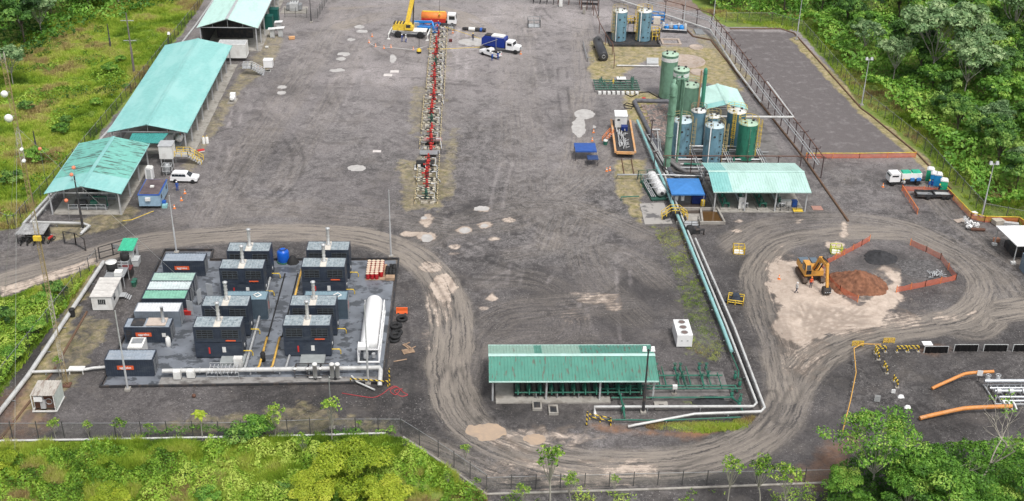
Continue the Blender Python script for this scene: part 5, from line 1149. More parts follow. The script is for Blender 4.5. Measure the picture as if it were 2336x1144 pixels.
for i, y in enumerate(wy):
    xo = -7.15+(.25 if i > 12 else 0)
    lc = 'dark well pit with pale rim at the '+ORD[i]+' wellhead from the near end'
    if fc: ce.location = (xo, y+.3, 0); fc = False; ce['label'] = lc
    else: dup(ce, (xo, y+.3, 0), 0, lc)
    for s_ in (-1, 1):
        if (i in (4, 5) and s_ < 0) or (i*7+s_) % 6 == 0: continue
        lc = 'striped guard rail '+('left' if s_ < 0 else 'right')+' of the '+ORD[i]+' wellhead from the near end'
        if fg: gr_.location = (xo+s_*1.85, y, 0); fg = False; gr_['label'] = lc
        else: dup(gr_, (xo+s_*1.85, y, 0), 0, lc)
    for dy in ((-1.2, 1.75) if i < 4 else (1.75,)):
        if i in (3, 4, 5) and dy > 0: continue
        lc = 'striped cross rail '+('before' if dy < 0 else 'behind')+' the '+ORD[i]+' wellhead from the near end'
        if fr: cr_.location = (xo, y+dy, 0); fr = False; cr_['label'] = lc
        else: dup(cr_, (xo, y+dy, 0), 0, lc)
pv = MB()
for i, y in enumerate(wy):
    for k in range(4): x = -7.15+rnd.uniform(-1.6, 1.6); pv.box(x-.3, x+.3, y+rnd.uniform(-1.7, -1.2)-.2, y-1.1, .0, rnd.uniform(.1, .3))
o = one('loose_fittings', pv, M('pale_mixed_blocks', (.46, .42, .35), .8, var=.5, sc=2), 'pale blocks and fittings strewn between the wellheads', 'blocks', loc=(-7.15, 220, 0)); o['kind'] = 'stuff'
for px, w_, d_, h_, m_, nm, lb in (((988, 329), 3.3, 1.6, .9, M('pinkish_cover', (.30, .19, .18), .7), 'cover_slab', 'pinkish brown slab over a well in the central row'), ((978, 356), 3.2, 1.8, .6, MSTEEL, 'grating', 'grey steel grating over a well in the central row')):
    p = G(*px); t = thing(nm, lb, 'cover', (p.x, p.y, 0)); MB().box(-w_/2, w_/2, -d_/2, d_/2, h_, h_+.12).build('top', m_, t)
    for sx in (-1, 1):
        for sy in (-1, 1): MB().beam((sx*w_*.46, sy*d_*.44, 0), (sx*w_*.46, sy*d_*.44, h_), .1).build('leg', MSTEEL, t)
p = G(965, 385); t = thing('pump_skid', 'black and white pump machine on a skid in the central row', 'machine', (p.x, p.y, 0))
MB().box(-1.5, 1.0, -.9, .9, .1, .3).build('skid', MW, t); MB().box(-1.2, .4, -.6, .7, .3, 1.3).build('engine', MBLK, t); MB().lathe([(.5, -.3), (.5, .3)], (1.6, .3, .8), 14, axis='x').build('drum', MBLK, t); MB().box(-.9, -.4, -.65, -.6, .5, 1.1).build('panel', MW, t)

# ================================================================ small boxes, racks, tents
def tent(name, label, x0, x1, y0, y1, h, peak, mat, legmat=MGAL, val=.25):
    t = thing(name, label, 'canopy', ((x0+x1)/2, (y0+y1)/2, 0)); cx, cy = (x0+x1)/2, (y0+y1)/2
    q = MB(); q.add([(x0, y0, h), (x1, y0, h), (x1, y1, h), (x0, y1, h), (cx, cy, h+peak)], [(0, 1, 4), (1, 2, 4), (2, 3, 4), (3, 0, 4)])
    q.add([(x0, y0, h-.03), (x1, y0, h-.03), (x1, y1, h-.03), (x0, y1, h-.03), (cx, cy, h+peak-.04)], [(4, 1, 0), (4, 2, 1), (4, 3, 2), (4, 0, 3)]); q.build('roof', mat, t, True)
    q = MB(); q.box(x0-.01, x1+.01, y0-.02, y0, h-val, h); q.box(x0-.01, x1+.01, y1, y1+.02, h-val, h); q.box(x0-.02, x0, y0, y1, h-val, h); q.box(x1, x1+.02, y0, y1, h-val, h); q.build('valance', mat, t, True)
    for x in (x0+.08, x1-.08):
        for y in (y0+.08, y1-.08): MB().beam((x, y, 0), (x, y, h), .08).build('leg', legmat, t, True)
    return t
tent('blue_canopy', 'large blue pyramid canopy beside the long pipes', 33.5, 39.0, 178.2, 184.2, 2.6, .55, MFAB)
a = G(1313, 345, 2.0); tent('blue_canopy', 'blue canopy tent on the open gravel near the flatbed trailer', a.x, a.x+3.8, a.y, a.y+3.6, 2.0, .2, M('tent_blue', (.03, .09, .32), .6), MDK)
a = G(1341, 364, 1.3); tent('blue_awning', 'small dark blue awning in front of the larger tent', a.x, a.x+1.9, a.y, a.y+1.8, 1.3, .08, M('awning_blue', (.03, .06, .16), .6), MDK, .1)
def crate(name, label, cat, p, w_, d_, h_, mat, z=0, rz=0, lid=None, feet=True, group=None, detail=None):
    t = thing(name, label, cat, (p.x, p.y, z), rz, group); MB().box(-w_/2, w_/2, -d_/2, d_/2, .1, h_-.06).build('casing', mat, t); MB().box(-w_/2-.05, w_/2+.05, -d_/2-.05, d_/2+.05, h_-.06, h_).build('lid', lid or mat, t)
    if feet: MB().box(-w_/2+.05, w_/2-.05, -d_/2+.05, d_/2-.05, 0, .1).build('plinth', MDK, t)
    if detail: MB().box(-w_*.35, w_*.35, -d_/2-.03, -d_/2, h_*.2, h_*.8).build('door', detail, t)
    return t
crate('blue_machine', 'dark blue machine box under the large blue canopy', 'machine', G(1592, 463), 2.2, 1.2, 1.6, M('dark_blue', (.01, .03, .16), .5))
p = G(1601, 466); t = thing('yellow_drum', 'yellow drum at the corner of the large blue canopy', 'drum', (p.x, p.y-.7, 0)); MB().lathe([(.35, 0), (.38, .5), (.35, 1.1)], (0, 0, 0), 14).build('body', MYEL, t); MB().lathe([(.36, 1.1), (.1, 1.2)], (0, 0, 0), 14).build('lid', MYEL, t)
for dx in (0, 14): crate('control_box', 'small white control box hanging under the blue canopy edge, '+('left one' if dx == 0 else 'right one'), 'box', G(1542+dx, 466), .5, .3, .9, MW, .6)
crate('signboard_box', 'white rectangular notice board in front of the meter shed', 'sign', G(1691, 480), 1.1, .08, 2.4, MW)
for i in range(4):
    x = 42.6+i*3.1; t = thing('meter_skid', ORD[i]+' pipe skid from the left under the turquoise meter shed', 'pipe skid', (x, 181, .16), 0, 'pipe skids under the meter shed')
    q = MB()
    for s_ in (-.5, .5): q.tube([(s_, -3.4, .5), (s_, 3.6, .5)], .16, 8)
    q.tube([(-.5, -3.4, .5), (-.5, -3.6, 1.2), (.5, -3.6, 1.2), (.5, -3.4, .5)], .12, 8); q.build('pipe_run', MGAL if i % 2 else MGRN, t)
    for y in (-2, 0, 2): MB().lathe([(.25, .5), (.25, 1.1), (.1, 1.2), (.1, 1.6)], (0, y, 0), 10).build('valve', MGRN, t)
    MB().box(-.9, .9, -3.9, 3.8, 0, .2).build('plinth', MCON, t)
q = MB().rail([(51.6, 176.9, .1), (55.6, 176.9, .1)], 1.0, 1.2, .04); one('guard_fence', q, MDK, 'dark railing at the right end of the meter shed', 'railing', loc=(53.6, 176.9, 0))
for i, (x, m_) in enumerate(((52.4, MW), (53.3, MW), (54.3, MBLUE))):
    crate('chemical_container', ['left white chemical container behind the railing', 'right white chemical container behind the railing', 'blue chemical drum behind the railing'][i], 'container', Vector((x, 178.6, 0)), .8, .8, 1.1, m_, .16)
crate('concrete_step', 'yellow edged concrete step at the right end of the meter shed', 'step', G(1819, 484), 1.5, 1.2, .4, MCON, lid=MYEL)
one('loose_board', MB().box(57.3, 59, 177.5, 179, .02, .08), M('pinkish_board', (.36, .20, .16), .8), 'pinkish board on the gravel right of the meter shed', 'board', loc=(58, 178, 0))
# washed slab and brown water pit
def slab(name, label, px, z1, mat, cat='slab', z0=-.2):
    P = [(G(*p).x, G(*p).y) for p in px]; cx = sum(a[0] for a in P)/len(P); cy = sum(a[1] for a in P)/len(P)
    return one(name, MB().prism(P, z0, z1), mat, label, cat, loc=(cx, cy, 0))
slab('wash_slab', 'pale washed concrete slab left of the long pipes', [(1459, 466), (1514, 463), (1534, 511), (1471, 513)], .08, M('washed_slab', (.13, .125, .125), .6, c2=(.36, .34, .32), amt=.95, c2sc=(.25, .25, .3), lo=.44, hi=.5))
slab('drain_floor', 'dark wet floor under the large blue canopy', [(1528, 444), (1606, 444), (1646, 512), (1542, 512)], .06, M('wet_brown_floor', (.075, .06, .05), .2, c2=(.15, .12, .1), amt=.6, c2sc=(.4, .4, .4)))
slab('settling_pond', 'brown water standing in the concrete bund', [(1600, 484), (1634, 484), (1652, 510), (1603, 510)], .10, M('brown_water', (.10, .055, .022), .05, var=.05), 'pond')
slab('settling_pond', 'pale concrete ramp beside the brown water', [(1562, 489), (1598, 489), (1603, 510), (1566, 510)], .11, MCON, 'ramp')
q = MB()
for a_, b_ in (((1606, 420), (1652, 511)), ((1536, 480), (1634, 480)), ((1542, 512), (1654, 512)), ((1598, 480), (1602, 511)), ((1616, 420), (1640, 470))):
    q.beam((*G(*a_)[:2], .25), (*G(*b_)[:2], .25), .3, .5)
one('bund_wall', q, MCON, 'low concrete walls round the wet floor and brown water', 'wall', loc=(G(1600, 490).x, G(1600, 490).y, 0))
# stile over the pipes
p = G(1538, 500); t = thing('crossover_stairs', 'yellow railed stairs stepping over the light blue pipe', 'stairs', (p.x, p.y, 0))
q = MB()
for i in range(4): q.box(-2.0+i*.35, -1.65+i*.35, -.5, .5, .3*i+.1, .3*i+.2); q.box(2.0-i*.35, 1.65-i*.35, -.5, .5, .3*i+.1, .3*i+.2)
q.box(-.7, .7, -.5, .5, 1.2, 1.3); q.build('tread', MDK, t)
for y in (-.55, .55): MB().rail([(-2.1, y, .2), (-.7, y, 1.3), (.7, y, 1.3), (2.1, y, .2)], 1.0, .8, .05).build('handrail', MYEL, t)
p = G(1578, 530); t = thing('drain_machine', 'dark pump assembly with pale platform right of the long pipes', 'machine', (p.x, p.y, 0))
MB().box(-1.2, 1.2, -.8, .8, .1, .9).build('base', MDK, t); MB().box(-.9, 1.1, .5, 2.0, .9, 1.0).build('platform', MGAL, t); MB().lathe([(.6, 0), (.6, 1.2), (.3, 1.4)], (-.5, -.6, .1), 12).build('drum', MBLK, t); MB().rail([(-1.3, .4, .9), (1.2, .4, .9), (1.2, 2.1, .9)], .9, 1, .04).build('handrail', MDK, t); MB().tube([(.5, -.8, .8), (1.8, -.8, .9), (1.8, -.8, 0)], .15).build('pipe_run', MDK, t)
# lagged vessel skid
p = G(1490, 436); t = thing('lagged_vessel', 'white wrapped vessel with strapped cladding on a dark green skid', 'vessel', (p.x, p.y, 0), R(7))
pr = [(.15, -3.6), (.5, -3.4)]
for i in range(9): pr += [(.85-.02*(i % 2), -3.2+i*.75), (.80, -2.9+i*.75), (.88, -2.6+i*.75)]
pr += [(.5, 3.6)]
MB().lathe(pr, (.5, 0, 1.3), 16, axis='y').build('cladding', M('quilted_white', (.62, .62, .62), .7, var=.25, sc=2.5, c2=(.25, .25, .25), amt=.6, c2sc=(1, 2.5, 1), bump=.6), t)
MB().lathe([(.15, -3.9), (.28, -3.85), (.28, -3.6)], (.5, 0, 1.3), 12, axis='y').build('nozzle', MDK, t)
q = MB(); q.box(-1.3, 1.5, -3.9, 3.8, .1, .35); q.build('skid', M('skid_green', (.03, .09, .07), .6), t); q = MB()
for x in (-1.1, -.8, -.5): q.tube([(x, -3.3, .6), (x, 3.4, .6)], .1, 6)
for y in (-2.5, -.8, 1, 2.8): q.tube([(-1.1, y, .4), (-1.1, y, 1.9), (0, y, 1.9)], .08, 6)
q.build('pipe_run', MGAL, t); q = MB().rail([(-1.6, 1, .2), (-1.6, 4.4, .2), (1.6, 4.4, .2)], 1.7, 1.4, .05); q.build('frame', MGRN, t)
pipeline('yard_pipe', 'grey pipe crossing above the moss left of the long pipes', [gz((1408, 403), .3), gz((1408, 399), 1.0), gz((1500, 399), 1.0), gz((1600, 402), 1.0)], .13, MGAL, 5)
pipeline('yard_pipe', 'short grey pipe bending into the moss left of the lagged vessel', [gz((1417, 458), .1), gz((1417, 450), .6), gz((1458, 448), .6)], .1, MGRN)
# flatbed with coiled tubing gear
t = thing('flatbed_trailer', 'black flatbed trailer with orange side rails and a white cabin', 'trailer', (28.5, 205.3, 0), R(-3.0))
MB().box(-1.6, 1.6, -7.4, 7.4, 1.05, 1.3).build('deck', MDK, t)
for s_ in (-1, 1): q = MB(); q.box(s_*1.78-.17, s_*1.78+.17, -7.4, 7.4, 1.1, 1.5); q.build('side_rail', M('faded_orange', (.62, .33, .14), .6, c2=(.5, .42, .36), amt=.5, c2sc=(1, 1, 1)), t)
MB().box(-1.6, 1.6, -7.5, -7.2, .9, 1.35).build('rear_beam', M('faded_orange', (0, 0, 0)), t)
MB().box(-1.3, .9, 3.8, 6.6, 1.32, 3.5).build('cabin', MW, t); MB().box(-1.4, 1.0, 3.7, 6.7, 3.5, 3.65).build('cabin_roof', MGW, t); MB().box(-.9, -.4, 3.76, 3.8, 2.7, 3.0).build('window', MGLASS, t)
MB().box(-.2, 1.0, 2.2, 3.4, 1.32, 2.1).build('engine', M('dark_blue', (0, 0, 0)), t); q = MB()
for i in range(34):
    x, y = rnd.uniform(-1.1, .6), rnd.uniform(-6.3, 2); a = rnd.choice((0, 0, 1.57, .3)); L_ = rnd.uniform(.6, 1.8)
    q.beam((x, y, 1.4+rnd.random()*.3), (x+math.sin(a)*L_*.6, min(y+math.cos(a)*L_, 2.5), 1.4+rnd.random()*.6), .14)
q.tube([(-.9, -5.5, 1.5), (-.9, 2, 1.5)], .12); q.build('tubing', M('pale_tubing', (.5, .5, .5), .4, .3), t)
for y in (-5.8, -4.6, -3.4, 5.2):
    for s_ in (-1, 1): o = MB().lathe([(.25, -.15), (.5, -.15), (.5, .15), (.25, .15)], (0, 0, 0), 14, axis='x').build('wheel', MBLK, t); o.location = (s_*1.3, y, .5)
p = G(1378, 325); t = thing('access_stairs', 'orange railed stairs leaning to the flatbed trailer', 'stairs', (p.x, p.y, 0), R(40)); q = MB()
for i in range(5): q.box(i*.4, i*.4+.35, -.4, .4, i*.25+.1, i*.25+.16)
q.build('tread', MGAL, t)
for y in (-.45, .45): MB().rail([(0, y, .1), (1.9, y, 1.3)], .9, .9, .05).build('handrail', MORG, t)
p = G(1381, 330); t = thing('green_drum', 'green drum with white lid left of the flatbed trailer', 'drum', (p.x, p.y, 0)); MB().lathe([(.4, 0), (.42, .7)], (0, 0, 0), 12).build('body', MGRN, t); MB().lathe([(.42, .7), (.38, .9)], (0, 0, 0), 12).build('lid', MW, t)
for dx, l in ((0, 'left'), (22, 'right')):
    pipeline('rail_track', l+' steel track lying in the moss in front of the flatbed trailer', [gz((1418+dx, 362), .1), gz((1424+dx, 398), .1)], .08, MRUST)
# far right cluster
p = G(1369, 122); t = thing('storage_cylinder', 'large black horizontal cylinder on the ground left of the far tanks', 'cylinder', (p.x, p.y, 0), R(2))
MB().lathe([(.3, -5.4), (.95, -5.4), (1.05, -5.3), (1.05, 5), (.6, 5.4)], (0, 0, 1.15), 22, axis='y').build('shell', M('black_shell', (.045, .045, .05), .35), t)
MB().ring((0, -5.45, 1.15), .35, .05, 14, axis='y').build('end_ring', MGAL, t); MB().box(-1.0, 1.0, -4.5, -4, 0, .3).box(-1.0, 1.0, 3.5, 4, 0, .3).build('saddle', MDK, t); MB().lathe([(.3, 1.9), (.3, 2.4)], (0, 3, 0), 10).build('dome', MDK, t)
q = MB().rail([(25.6, 259, 0), (25.6, 248.5, 0), (27, 248.2, 0)], .9, 2.5, .05); one('low_fence', q, MSTEEL, 'low grey frame beside the large black cylinder', 'frame', loc=(25.6, 253, 0))
p = G(1405, 200); t = thing('valve_manifold', 'dark green wellhead manifold with white blocks on yellowish ground', 'manifold', (p.x, p.y, 0)); q = MB()
for y in (-3, -1.8, -.6, .8, 2): q.tube([(-4.6, y, .8), (4.6, y, .8)], .13, 6)
for i in range(9): x = -4.4+i*1.1; q.tube([(x, -3.2, .7), (x, 2.6, .7)], .1, 6)
q.build('pipe_run', M('manifold_green', (.05, .12, .09), .6), t)
for i in range(14): x, y = rnd.uniform(-4, 4), rnd.uniform(-2.5, 2.5); MB().lathe([(.22, .6), (.22, 1.2), (.1, 1.3), (.1, 1.6)], (x, y, 0), 8).build('valve', [MGRN, MYEL, M('manifold_green', (0, 0, 0))][i % 3 if i % 5 == 0 else 2], t)
for i in range(9): MB().box(-4+i*.95, -3.4+i*.95, -4.0, -3.3, 0, .5).build('concrete_block', MW, t)
MB().box(.3, 2.2, 1.0, 2.6, 1.3, 1.4).build('platform', MW, t)
p = G(1538, 72); t = thing('pump_skid', 'blue and white pump skid right of the far blue tanks', 'pump', (p.x, p.y, 0), R(-8)); MB().box(-3, 3, -1.3, 1.3, .1, .35).build('skid', MDK, t)
for x in (-1.8, .2, 1.6): MB().lathe([(.2, -.8), (.55, -.7), (.55, .5), (.3, .8)], (x, 0, 1.0), 14, axis='y').build('motor', MLIFT, t)
for x in (-2.6, -.8, 1.0, 2.5): MB().lathe([(.35, .3), (.35, 1.7), (.15, 1.9)], (x, .6, 0), 12).build('filter', MGREYK, t)
q = MB(); q.tube([(-2.8, -1, .7), (2.8, -1, .7)], .14); q.tube([(-2.8, -1, 1.6), (2.8, .9, 1.6)], .1); q.build('pipe_run', MGAL, t)
p = G(1500, 50); t = thing('basket_rack', 'bright blue steel frame basket behind the pump skid', 'frame', (p.x, p.y, 0), R(-8)); q = MB(); q.rail([(-1.5, -1.2, 0), (1.5, -1.2, 0), (1.5, 1.2, 0), (-1.5, 1.2, 0), (-1.5, -1.2, 0)], 2.0, 1.5, .09, bars=(1., .55, .06)); q.build('frame', MLIFT, t); MB().box(-1.0, .6, -2.6, -1.4, .1, 1.8).build('tote', M('cream_plastic', (.62, .56, .48), .5), t)
p = G(1494, 90); t = thing('stair_tower', 'yellow access ladder frame right of the far blue tanks', 'stairs', (p.x, p.y, 0)); MB().rail([(-.8, -1, 0), (.9, -1, 0), (.9, 1, 0), (-.8, 1, 0)], 2.6, 1, .06, bars=(1, .7, .4)).build('handrail', MYEL, t); MB().box(-.8, .9, -1, 1, 1.5, 1.6).build('platform', MDK, t)
p = G(1440, 62); t = thing('stair_tower', 'yellow platform between the two far blue tanks', 'stairs', (36.9, 265, 0)); MB().rail([(-.8, -1, 3.6), (.8, -1, 3.6), (.8, 1, 3.6), (-.8, 1, 3.6)], 1.1, 1, .06).build('handrail', MYEL, t); MB().box(-.8, .8, -1, 1, 3.5, 3.6).box(-.7, -.6, -.1, 0, 0, 3.5).box(.6, .7, -.1, 0, 0, 3.5).build('platform', MDK, t)
MPCON = M('pinkish_concrete', (.40, .33, .28), .85, c2=(.25, .18, .12), amt=.5, c2sc=(.8, .8, .8))
q = MB(); a = G(1530, 97); q.box(a.x-2.2, a.x+2.2, a.y-2, a.y-1.5, 0, .3); q.box(a.x-2.2, a.x+2.2, a.y+1.5, a.y+2, 0, .3); q.box(a.x-2.2, a.x-1.7, a.y-1.5, a.y+1.5, 0, .3); q.box(a.x+1.7, a.x+2.2, a.y-1.5, a.y+1.5, 0, .3); one('pit_frame', q, MPCON, 'pinkish square pit kerb near the far blue tanks', 'kerb', loc=a)
for px, r_, lb in (((1566, 141), 4.1, 'large round pinkish concrete base behind the green tanks'), ((1594, 166), 1.9, 'small round concrete base left of the white container'), ((1588, 109), 1.6, 'round pale pad with a brown centre near the white kerb pipe')):
    p = G(*px); one('round_base', MB().lathe([(r_, -.1), (r_, .22), (r_*.93, .25), (r_*.9, .18), (0, .16)], (p.x, p.y, 0), 30), MPCON, lb, 'base', loc=p)
slab('hatch_cover', 'pale rectangular cover beside the green tank tops', [(1475, 135), (1502, 135), (1502, 148), (1475, 148)], .3, MGREYK, 'cover'); slab('hatch_cover', 'grey panel lying inside the kerb near the far fence', [(1582, 68), (1600, 68), (1608, 80), (1588, 80)], .25, MSTEEL, 'cover')
pipeline('yard_pipe', 'pale pipe running across the yellowish ground behind the bund', [gz((1407, 150), .3), gz((1503, 151), .3)], .18, MWP)
container('storage_container', 'white container behind the small turquoise shed', G(1605, 192, 2.4).x, G(1605, 192, 2.4).x+4.6, 219.6+3, 219.6+6, 0, 2.4, MW, MGREYR, None, None)
crate('tool_box', 'bright red box on the mossy ground left of the bund', 'box', G(1468, 232), .6, .5, .8, MRED)
pipeline('hose', 'black hose looping on the mossy ground left of the bund', [gz(p, .08) for p in ((1425, 214), (1440, 222), (1460, 212), (1480, 210), (1500, 222), (1510, 224))], .1, MBLK); pipeline('hose', 'coiled dark hose on the mossy ground', [gz(p, .08) for p in ((1422, 240), (1430, 235), (1445, 240), (1440, 249), (1425, 247), (1424, 240), (1455, 246), (1470, 244))], .08, MBLK)
p = G(1218, 60); t = thing('wire_cage', 'empty grey steel cage on the open pad right of the crane', 'cage', (p.x, p.y, 0)); q = MB(); q.rail([(-1.4, -1.2, 0), (1.4, -1.2, 0), (1.4, 1.2, 0), (-1.4, 1.2, 0), (-1.4, -1.2, 0)], 1.9, 1.4, .06, bars=(1, .5, .05)); q.build('frame', MSTEEL, t); MB().box(-1.3, 1.3, -1.1, 1.1, .05, .1).build('floor_plate', MGAL, t)
# dark racks along the top edge
for i, (px, L_, lb) in enumerate((((1240, 8), 5, 'dark steel rack at the top edge left of the far tanks'), ((1310, 10), 8, 'long dark pipe rack at the top edge'), ((1345, 22), 4, 'brown steel rack just left of the far tanks'))):
    p = G(*px); t = thing('steel_rack', lb, 'rack', (p.x, p.y, 0), R(-8))
    for x in np.arange(-L_/2, L_/2+.1, L_/3): MB().beam((x, -.8, 0), (x, -.8, 2.4), .14).beam((x, .8, 0), (x, .8, 2.4), .14).beam((x, -.8, 2.4), (x, .8, 2.4), .14).build('leg', MRUST if i else MDK, t)
    q = MB()
    for y in (-.8, -.4, 0, .4, .8): q.tube([(-L_/2, y, 2.5), (L_/2, y, 2.5)], .09, 6); q.tube([(-L_/2, y, 1.4), (L_/2, y, 1.4)], .07, 6)
    q.build('pipe_run', MDK, t)
crate('control_cabinet', 'white cabinet on a concrete post near the top edge', 'cabinet', G(1279, 16), .8, .6, 2.0, MW); crate('concrete_post', 'grey concrete anchor post near the top edge', 'post', G(1332, 32), .6, .6, 1.8, MCON)
# ---------------------------------------------------------------- left lane
t = thing('site_trailer', 'light blue site trailer with a brown felt roof beside the white station wagon', 'trailer', (-52, 180.2, 0)); MTRL = M('light_blue_trailer', (.27, .39, .50), .5)
MB().box(-1.7, 1.7, -2.9, 2.9, .55, 2.5).build('wall', MTRL, t); MB().box(-1.76, 1.76, -2.96, 2.96, 2.5, 2.62).build('trim', MBLUE, t); MB().box(-1.6, 1.6, -2.8, 2.8, 2.62, 2.68).build('roof', M('felt_roof', (.10, .075, .08), .9, var=.3, c2=(.2, .17, .16), amt=.5), t)
MB().box(-.55, .25, -3.25, -2.92, 1.6, 2.15).build('air_conditioner', MW, t); MB().box(-.3, .3, -.4, .1, 2.68, 2.9).build('roof_vent', MW, t)
for y in (-1.9, 1.6): MB().box(1.7, 1.73, y, y+.7, 1.4, 2.0).build('window', MGLASS, t)
MB().box(1.7, 1.74, -.4, .5, .6, 2.2).build('door', MTRL, t); q = MB(); q.box(1.8, 2.6, -2.6, -1.6, .0, .5); q.build('step', MLB, t); MB().box(1.75, 2.3, -1.9, -1.3, .5, .9).build('tarpaulin', MBLUE, t)
for y in (-1.5, 1.5):
    for s_ in (-1, 1): o = wheel(t, 0, 0, .38, .22); o.rotation_euler = (0, 0, R(90)); o.location = (s_*1.45, y, .38)
p = G(343, 408); t = thing('portable_toilet', 'white portable toilet behind the light blue trailer', 'toilet', (p.x, p.y, 0)); MB().box(-.6, .6, -.6, .6, .05, 2.0).build('cabin', MGW, t); MB().side([(-.65, 2.0), (.65, 2.0), (.4, 2.25), (-.4, 2.25)], -.65, .65, 0, 'y').build('roof', MW, t); MB().box(-.35, .35, -.63, -.6, .2, 1.9).build('door', MGREYK, t)
p = G(372, 345); t = thing('control_room', 'white cabinet room on legs beside yellow stairs', 'cabin', (-52.6, 194.6, 0)); MB().box(-1.3, 1.0, -1.2, 1.2, 1.6, 4.0).build('cabin', MW, t); MB().box(-1.4, 1.1, -1.3, 1.3, 4.0, 4.1).build('roof', MGAL, t)
for sx in (-1.1, .9):
    for sy in (-1, 1): MB().beam((sx, sy, 0), (sx, sy, 1.6), .14).build('leg', MGAL, t)
t = thing('access_stairs', 'yellow railed stairs beside the white cabinet room', 'stairs', (-48.6, 195.4, 0)); q = MB(); q.box(-2.9, -.6, -.9, .9, 1.55, 1.65)
for i in range(6): q.box(-.6+i*.35, -.25+i*.35, -.9, .9, 1.3-i*.25, 1.36-i*.25)
q.build('tread', MGAL, t)
for y in (-.9, .9): MB().rail([(-2.9, y, 1.6), (-.6, y, 1.6), (1.6, y, .1)], 1.0, 1.0, .05).build('handrail', MYEL, t)
p = G(367, 385); t = thing('tank_stand', 'galvanised frame with round water tank near the yellow stairs', 'tank stand', (-52.1, 190.8, 0)); MB().rail([(-.8, -.8, 0), (.8, -.8, 0), (.8, .8, 0), (-.8, .8, 0), (-.8, -.8, 0)], 1.7, .8, .05).build('frame', MGAL, t); MB().lathe([(.65, .3), (.65, 1.7), (.3, 2.0)], (0, 0, 0), 16).build('tank_body', MSTEEL, t)
for px, lb in (((465, 328), 'left of two white bottles on the lane beside the long turquoise shed'), ((473, 327), 'right of two white bottles on the lane beside the long turquoise shed')):
    p = G(*px); t = thing('gas_cylinder', lb, 'cylinder', (p.x, p.y, 0)); MB().lathe([(.28, .0), (.28, 1.1), (.12, 1.3)], (0, 0, 0), 12).build('body', MW, t); MB().lathe([(.08, 1.3), (.12, 1.45)], (0, 0, 0), 8).build('valve', MYEL, t)
crate('tool_box', 'small red and white box on the lane near the two white bottles', 'box', G(459, 347), 1.1, .7, .4, MW, 0, R(30), MRED)
p = G(531, 232); t = thing('white_pump', 'white machine on a small slab beside the long turquoise shed', 'machine', (p.x, p.y, 0)); MB().box(-.8, .8, -1.5, 1.4, 0, .15).build('plinth', MCON, t); MB().lathe([(.3, -.9), (.5, -.7), (.5, .7), (.3, .9)], (0, 0, .9), 12, axis='y').build('motor', MGW, t); MB().box(-.5, .5, .2, 1.2, .2, 1.5).build('casing', MGW, t)
crate('liquid_tote', 'white square plastic tank on the lane by the grey stairs', 'tank', G(613, 153), 1.9, 1.6, 1.7, MGW); crate('wooden_box', 'flat yellowish crate on the lane by the white square tank', 'crate', G(592, 157), 1.4, .6, .4, MWOOD); crate('ground_sheet', 'flat white panel lying by the white square tank', 'panel', G(608, 163), 1.6, .8, .1, MW, feet=False)
crate('orange_crate', 'orange box on the lane near the roofed white cabinets', 'crate', G(666, 90), 1.3, .9, .6, M('pale_orange', (.62, .34, .16), .6), 0, R(10)); crate('small_box', 'small white box on the ground in front of the pale green shed', 'box', G(609, 110), .6, .5, .4, MW)
for px, lb in (((622, 86), 'roofed white cabinet nearest the pale green shed'), ((641, 84), 'roofed white cabinet right of its pair'), ((637, 70), 'roofed white cabinet behind the other two')):
    p = G(*px); t = thing('roofed_cabinet', lb, 'cabinet', (p.x, p.y, 0), 0, 'roofed white cabinets'); MB().box(-.5, .5, -.4, .4, .1, 2.0).build('casing', MGREYK, t); q = MB(); q.side([(-.9, 2.0), (.9, 2.15), (.9, 2.22), (-.9, 2.07)], -.7, .7, 0, 'y'); q.build('roof', MGW, t)
crate('green_cabinet', 'dark green transformer cabinet beside the pale green shed, nearer one', 'cabinet', G(614, 66), 2.0, 2.0, 3.2, M('dark_green_box', (.01, .09, .075), .5)); crate('green_cabinet', 'dark green transformer cabinet beside the pale green shed, farther one', 'cabinet', G(627, 50), 2.0, 2.0, 3.2, M('dark_green_box', (0, 0, 0)))
t = thing('access_stairs', 'grey railed stairs in front of the pale green shed', 'stairs', (-44.6, 239.5, 0)); q = MB()
for i in range(6): q.box(-.6+i*.4, -.2+i*.4, -.8, .8, 1.3-i*.25, 1.36-i*.25)
q.box(-2.4, -.6, -.8, .8, 1.5, 1.56); q.build('tread', MGAL, t)
for y in (-.8, 0, .8): MB().rail([(-2.4, y, 1.5), (-.6, y, 1.5), (1.9, y, .1)], 1.0, .8, .06).build('handrail', MGAL, t)
container('control_room', 'white cabin with round vents between the turquoise and pale sheds', -53.5, -47.6, 247.0, 250.2, .8, 3.0, MW, MGREYK, None, None, cat='cabin', doors=False)
for i in range(9):
    y = 203+i*4.7; t = thing('compressor_unit', ORD[i]+' pale compressor unit from the near end of the long turquoise shed', 'machine', (-53.8, y, .16), 0, 'compressor units under the long turquoise shed')
    MB().box(-2.6, 1.6, -1.3, 1.3, .1, .5).build('skid', MSTEEL, t); MB().box(-2.2, .4, -1.0, 1.0, .5, 2.3).build('engine', MGREYK, t); MB().lathe([(.3, -.9), (.6, -.7), (.6, .7), (.3, .9)], (1.3, 0, 1.3), 12, axis='y').build('cylinder', MW, t); MB().tube([(-.5, 0, 2.3), (-.5, 0, 3.3), (1.5, 0, 3.3), (1.5, 0, 1.6)], .14).build('pipe_run', M('salmon_pipe', (.45, .22, .16), .6) if i % 2 == 0 else MGAL, t)
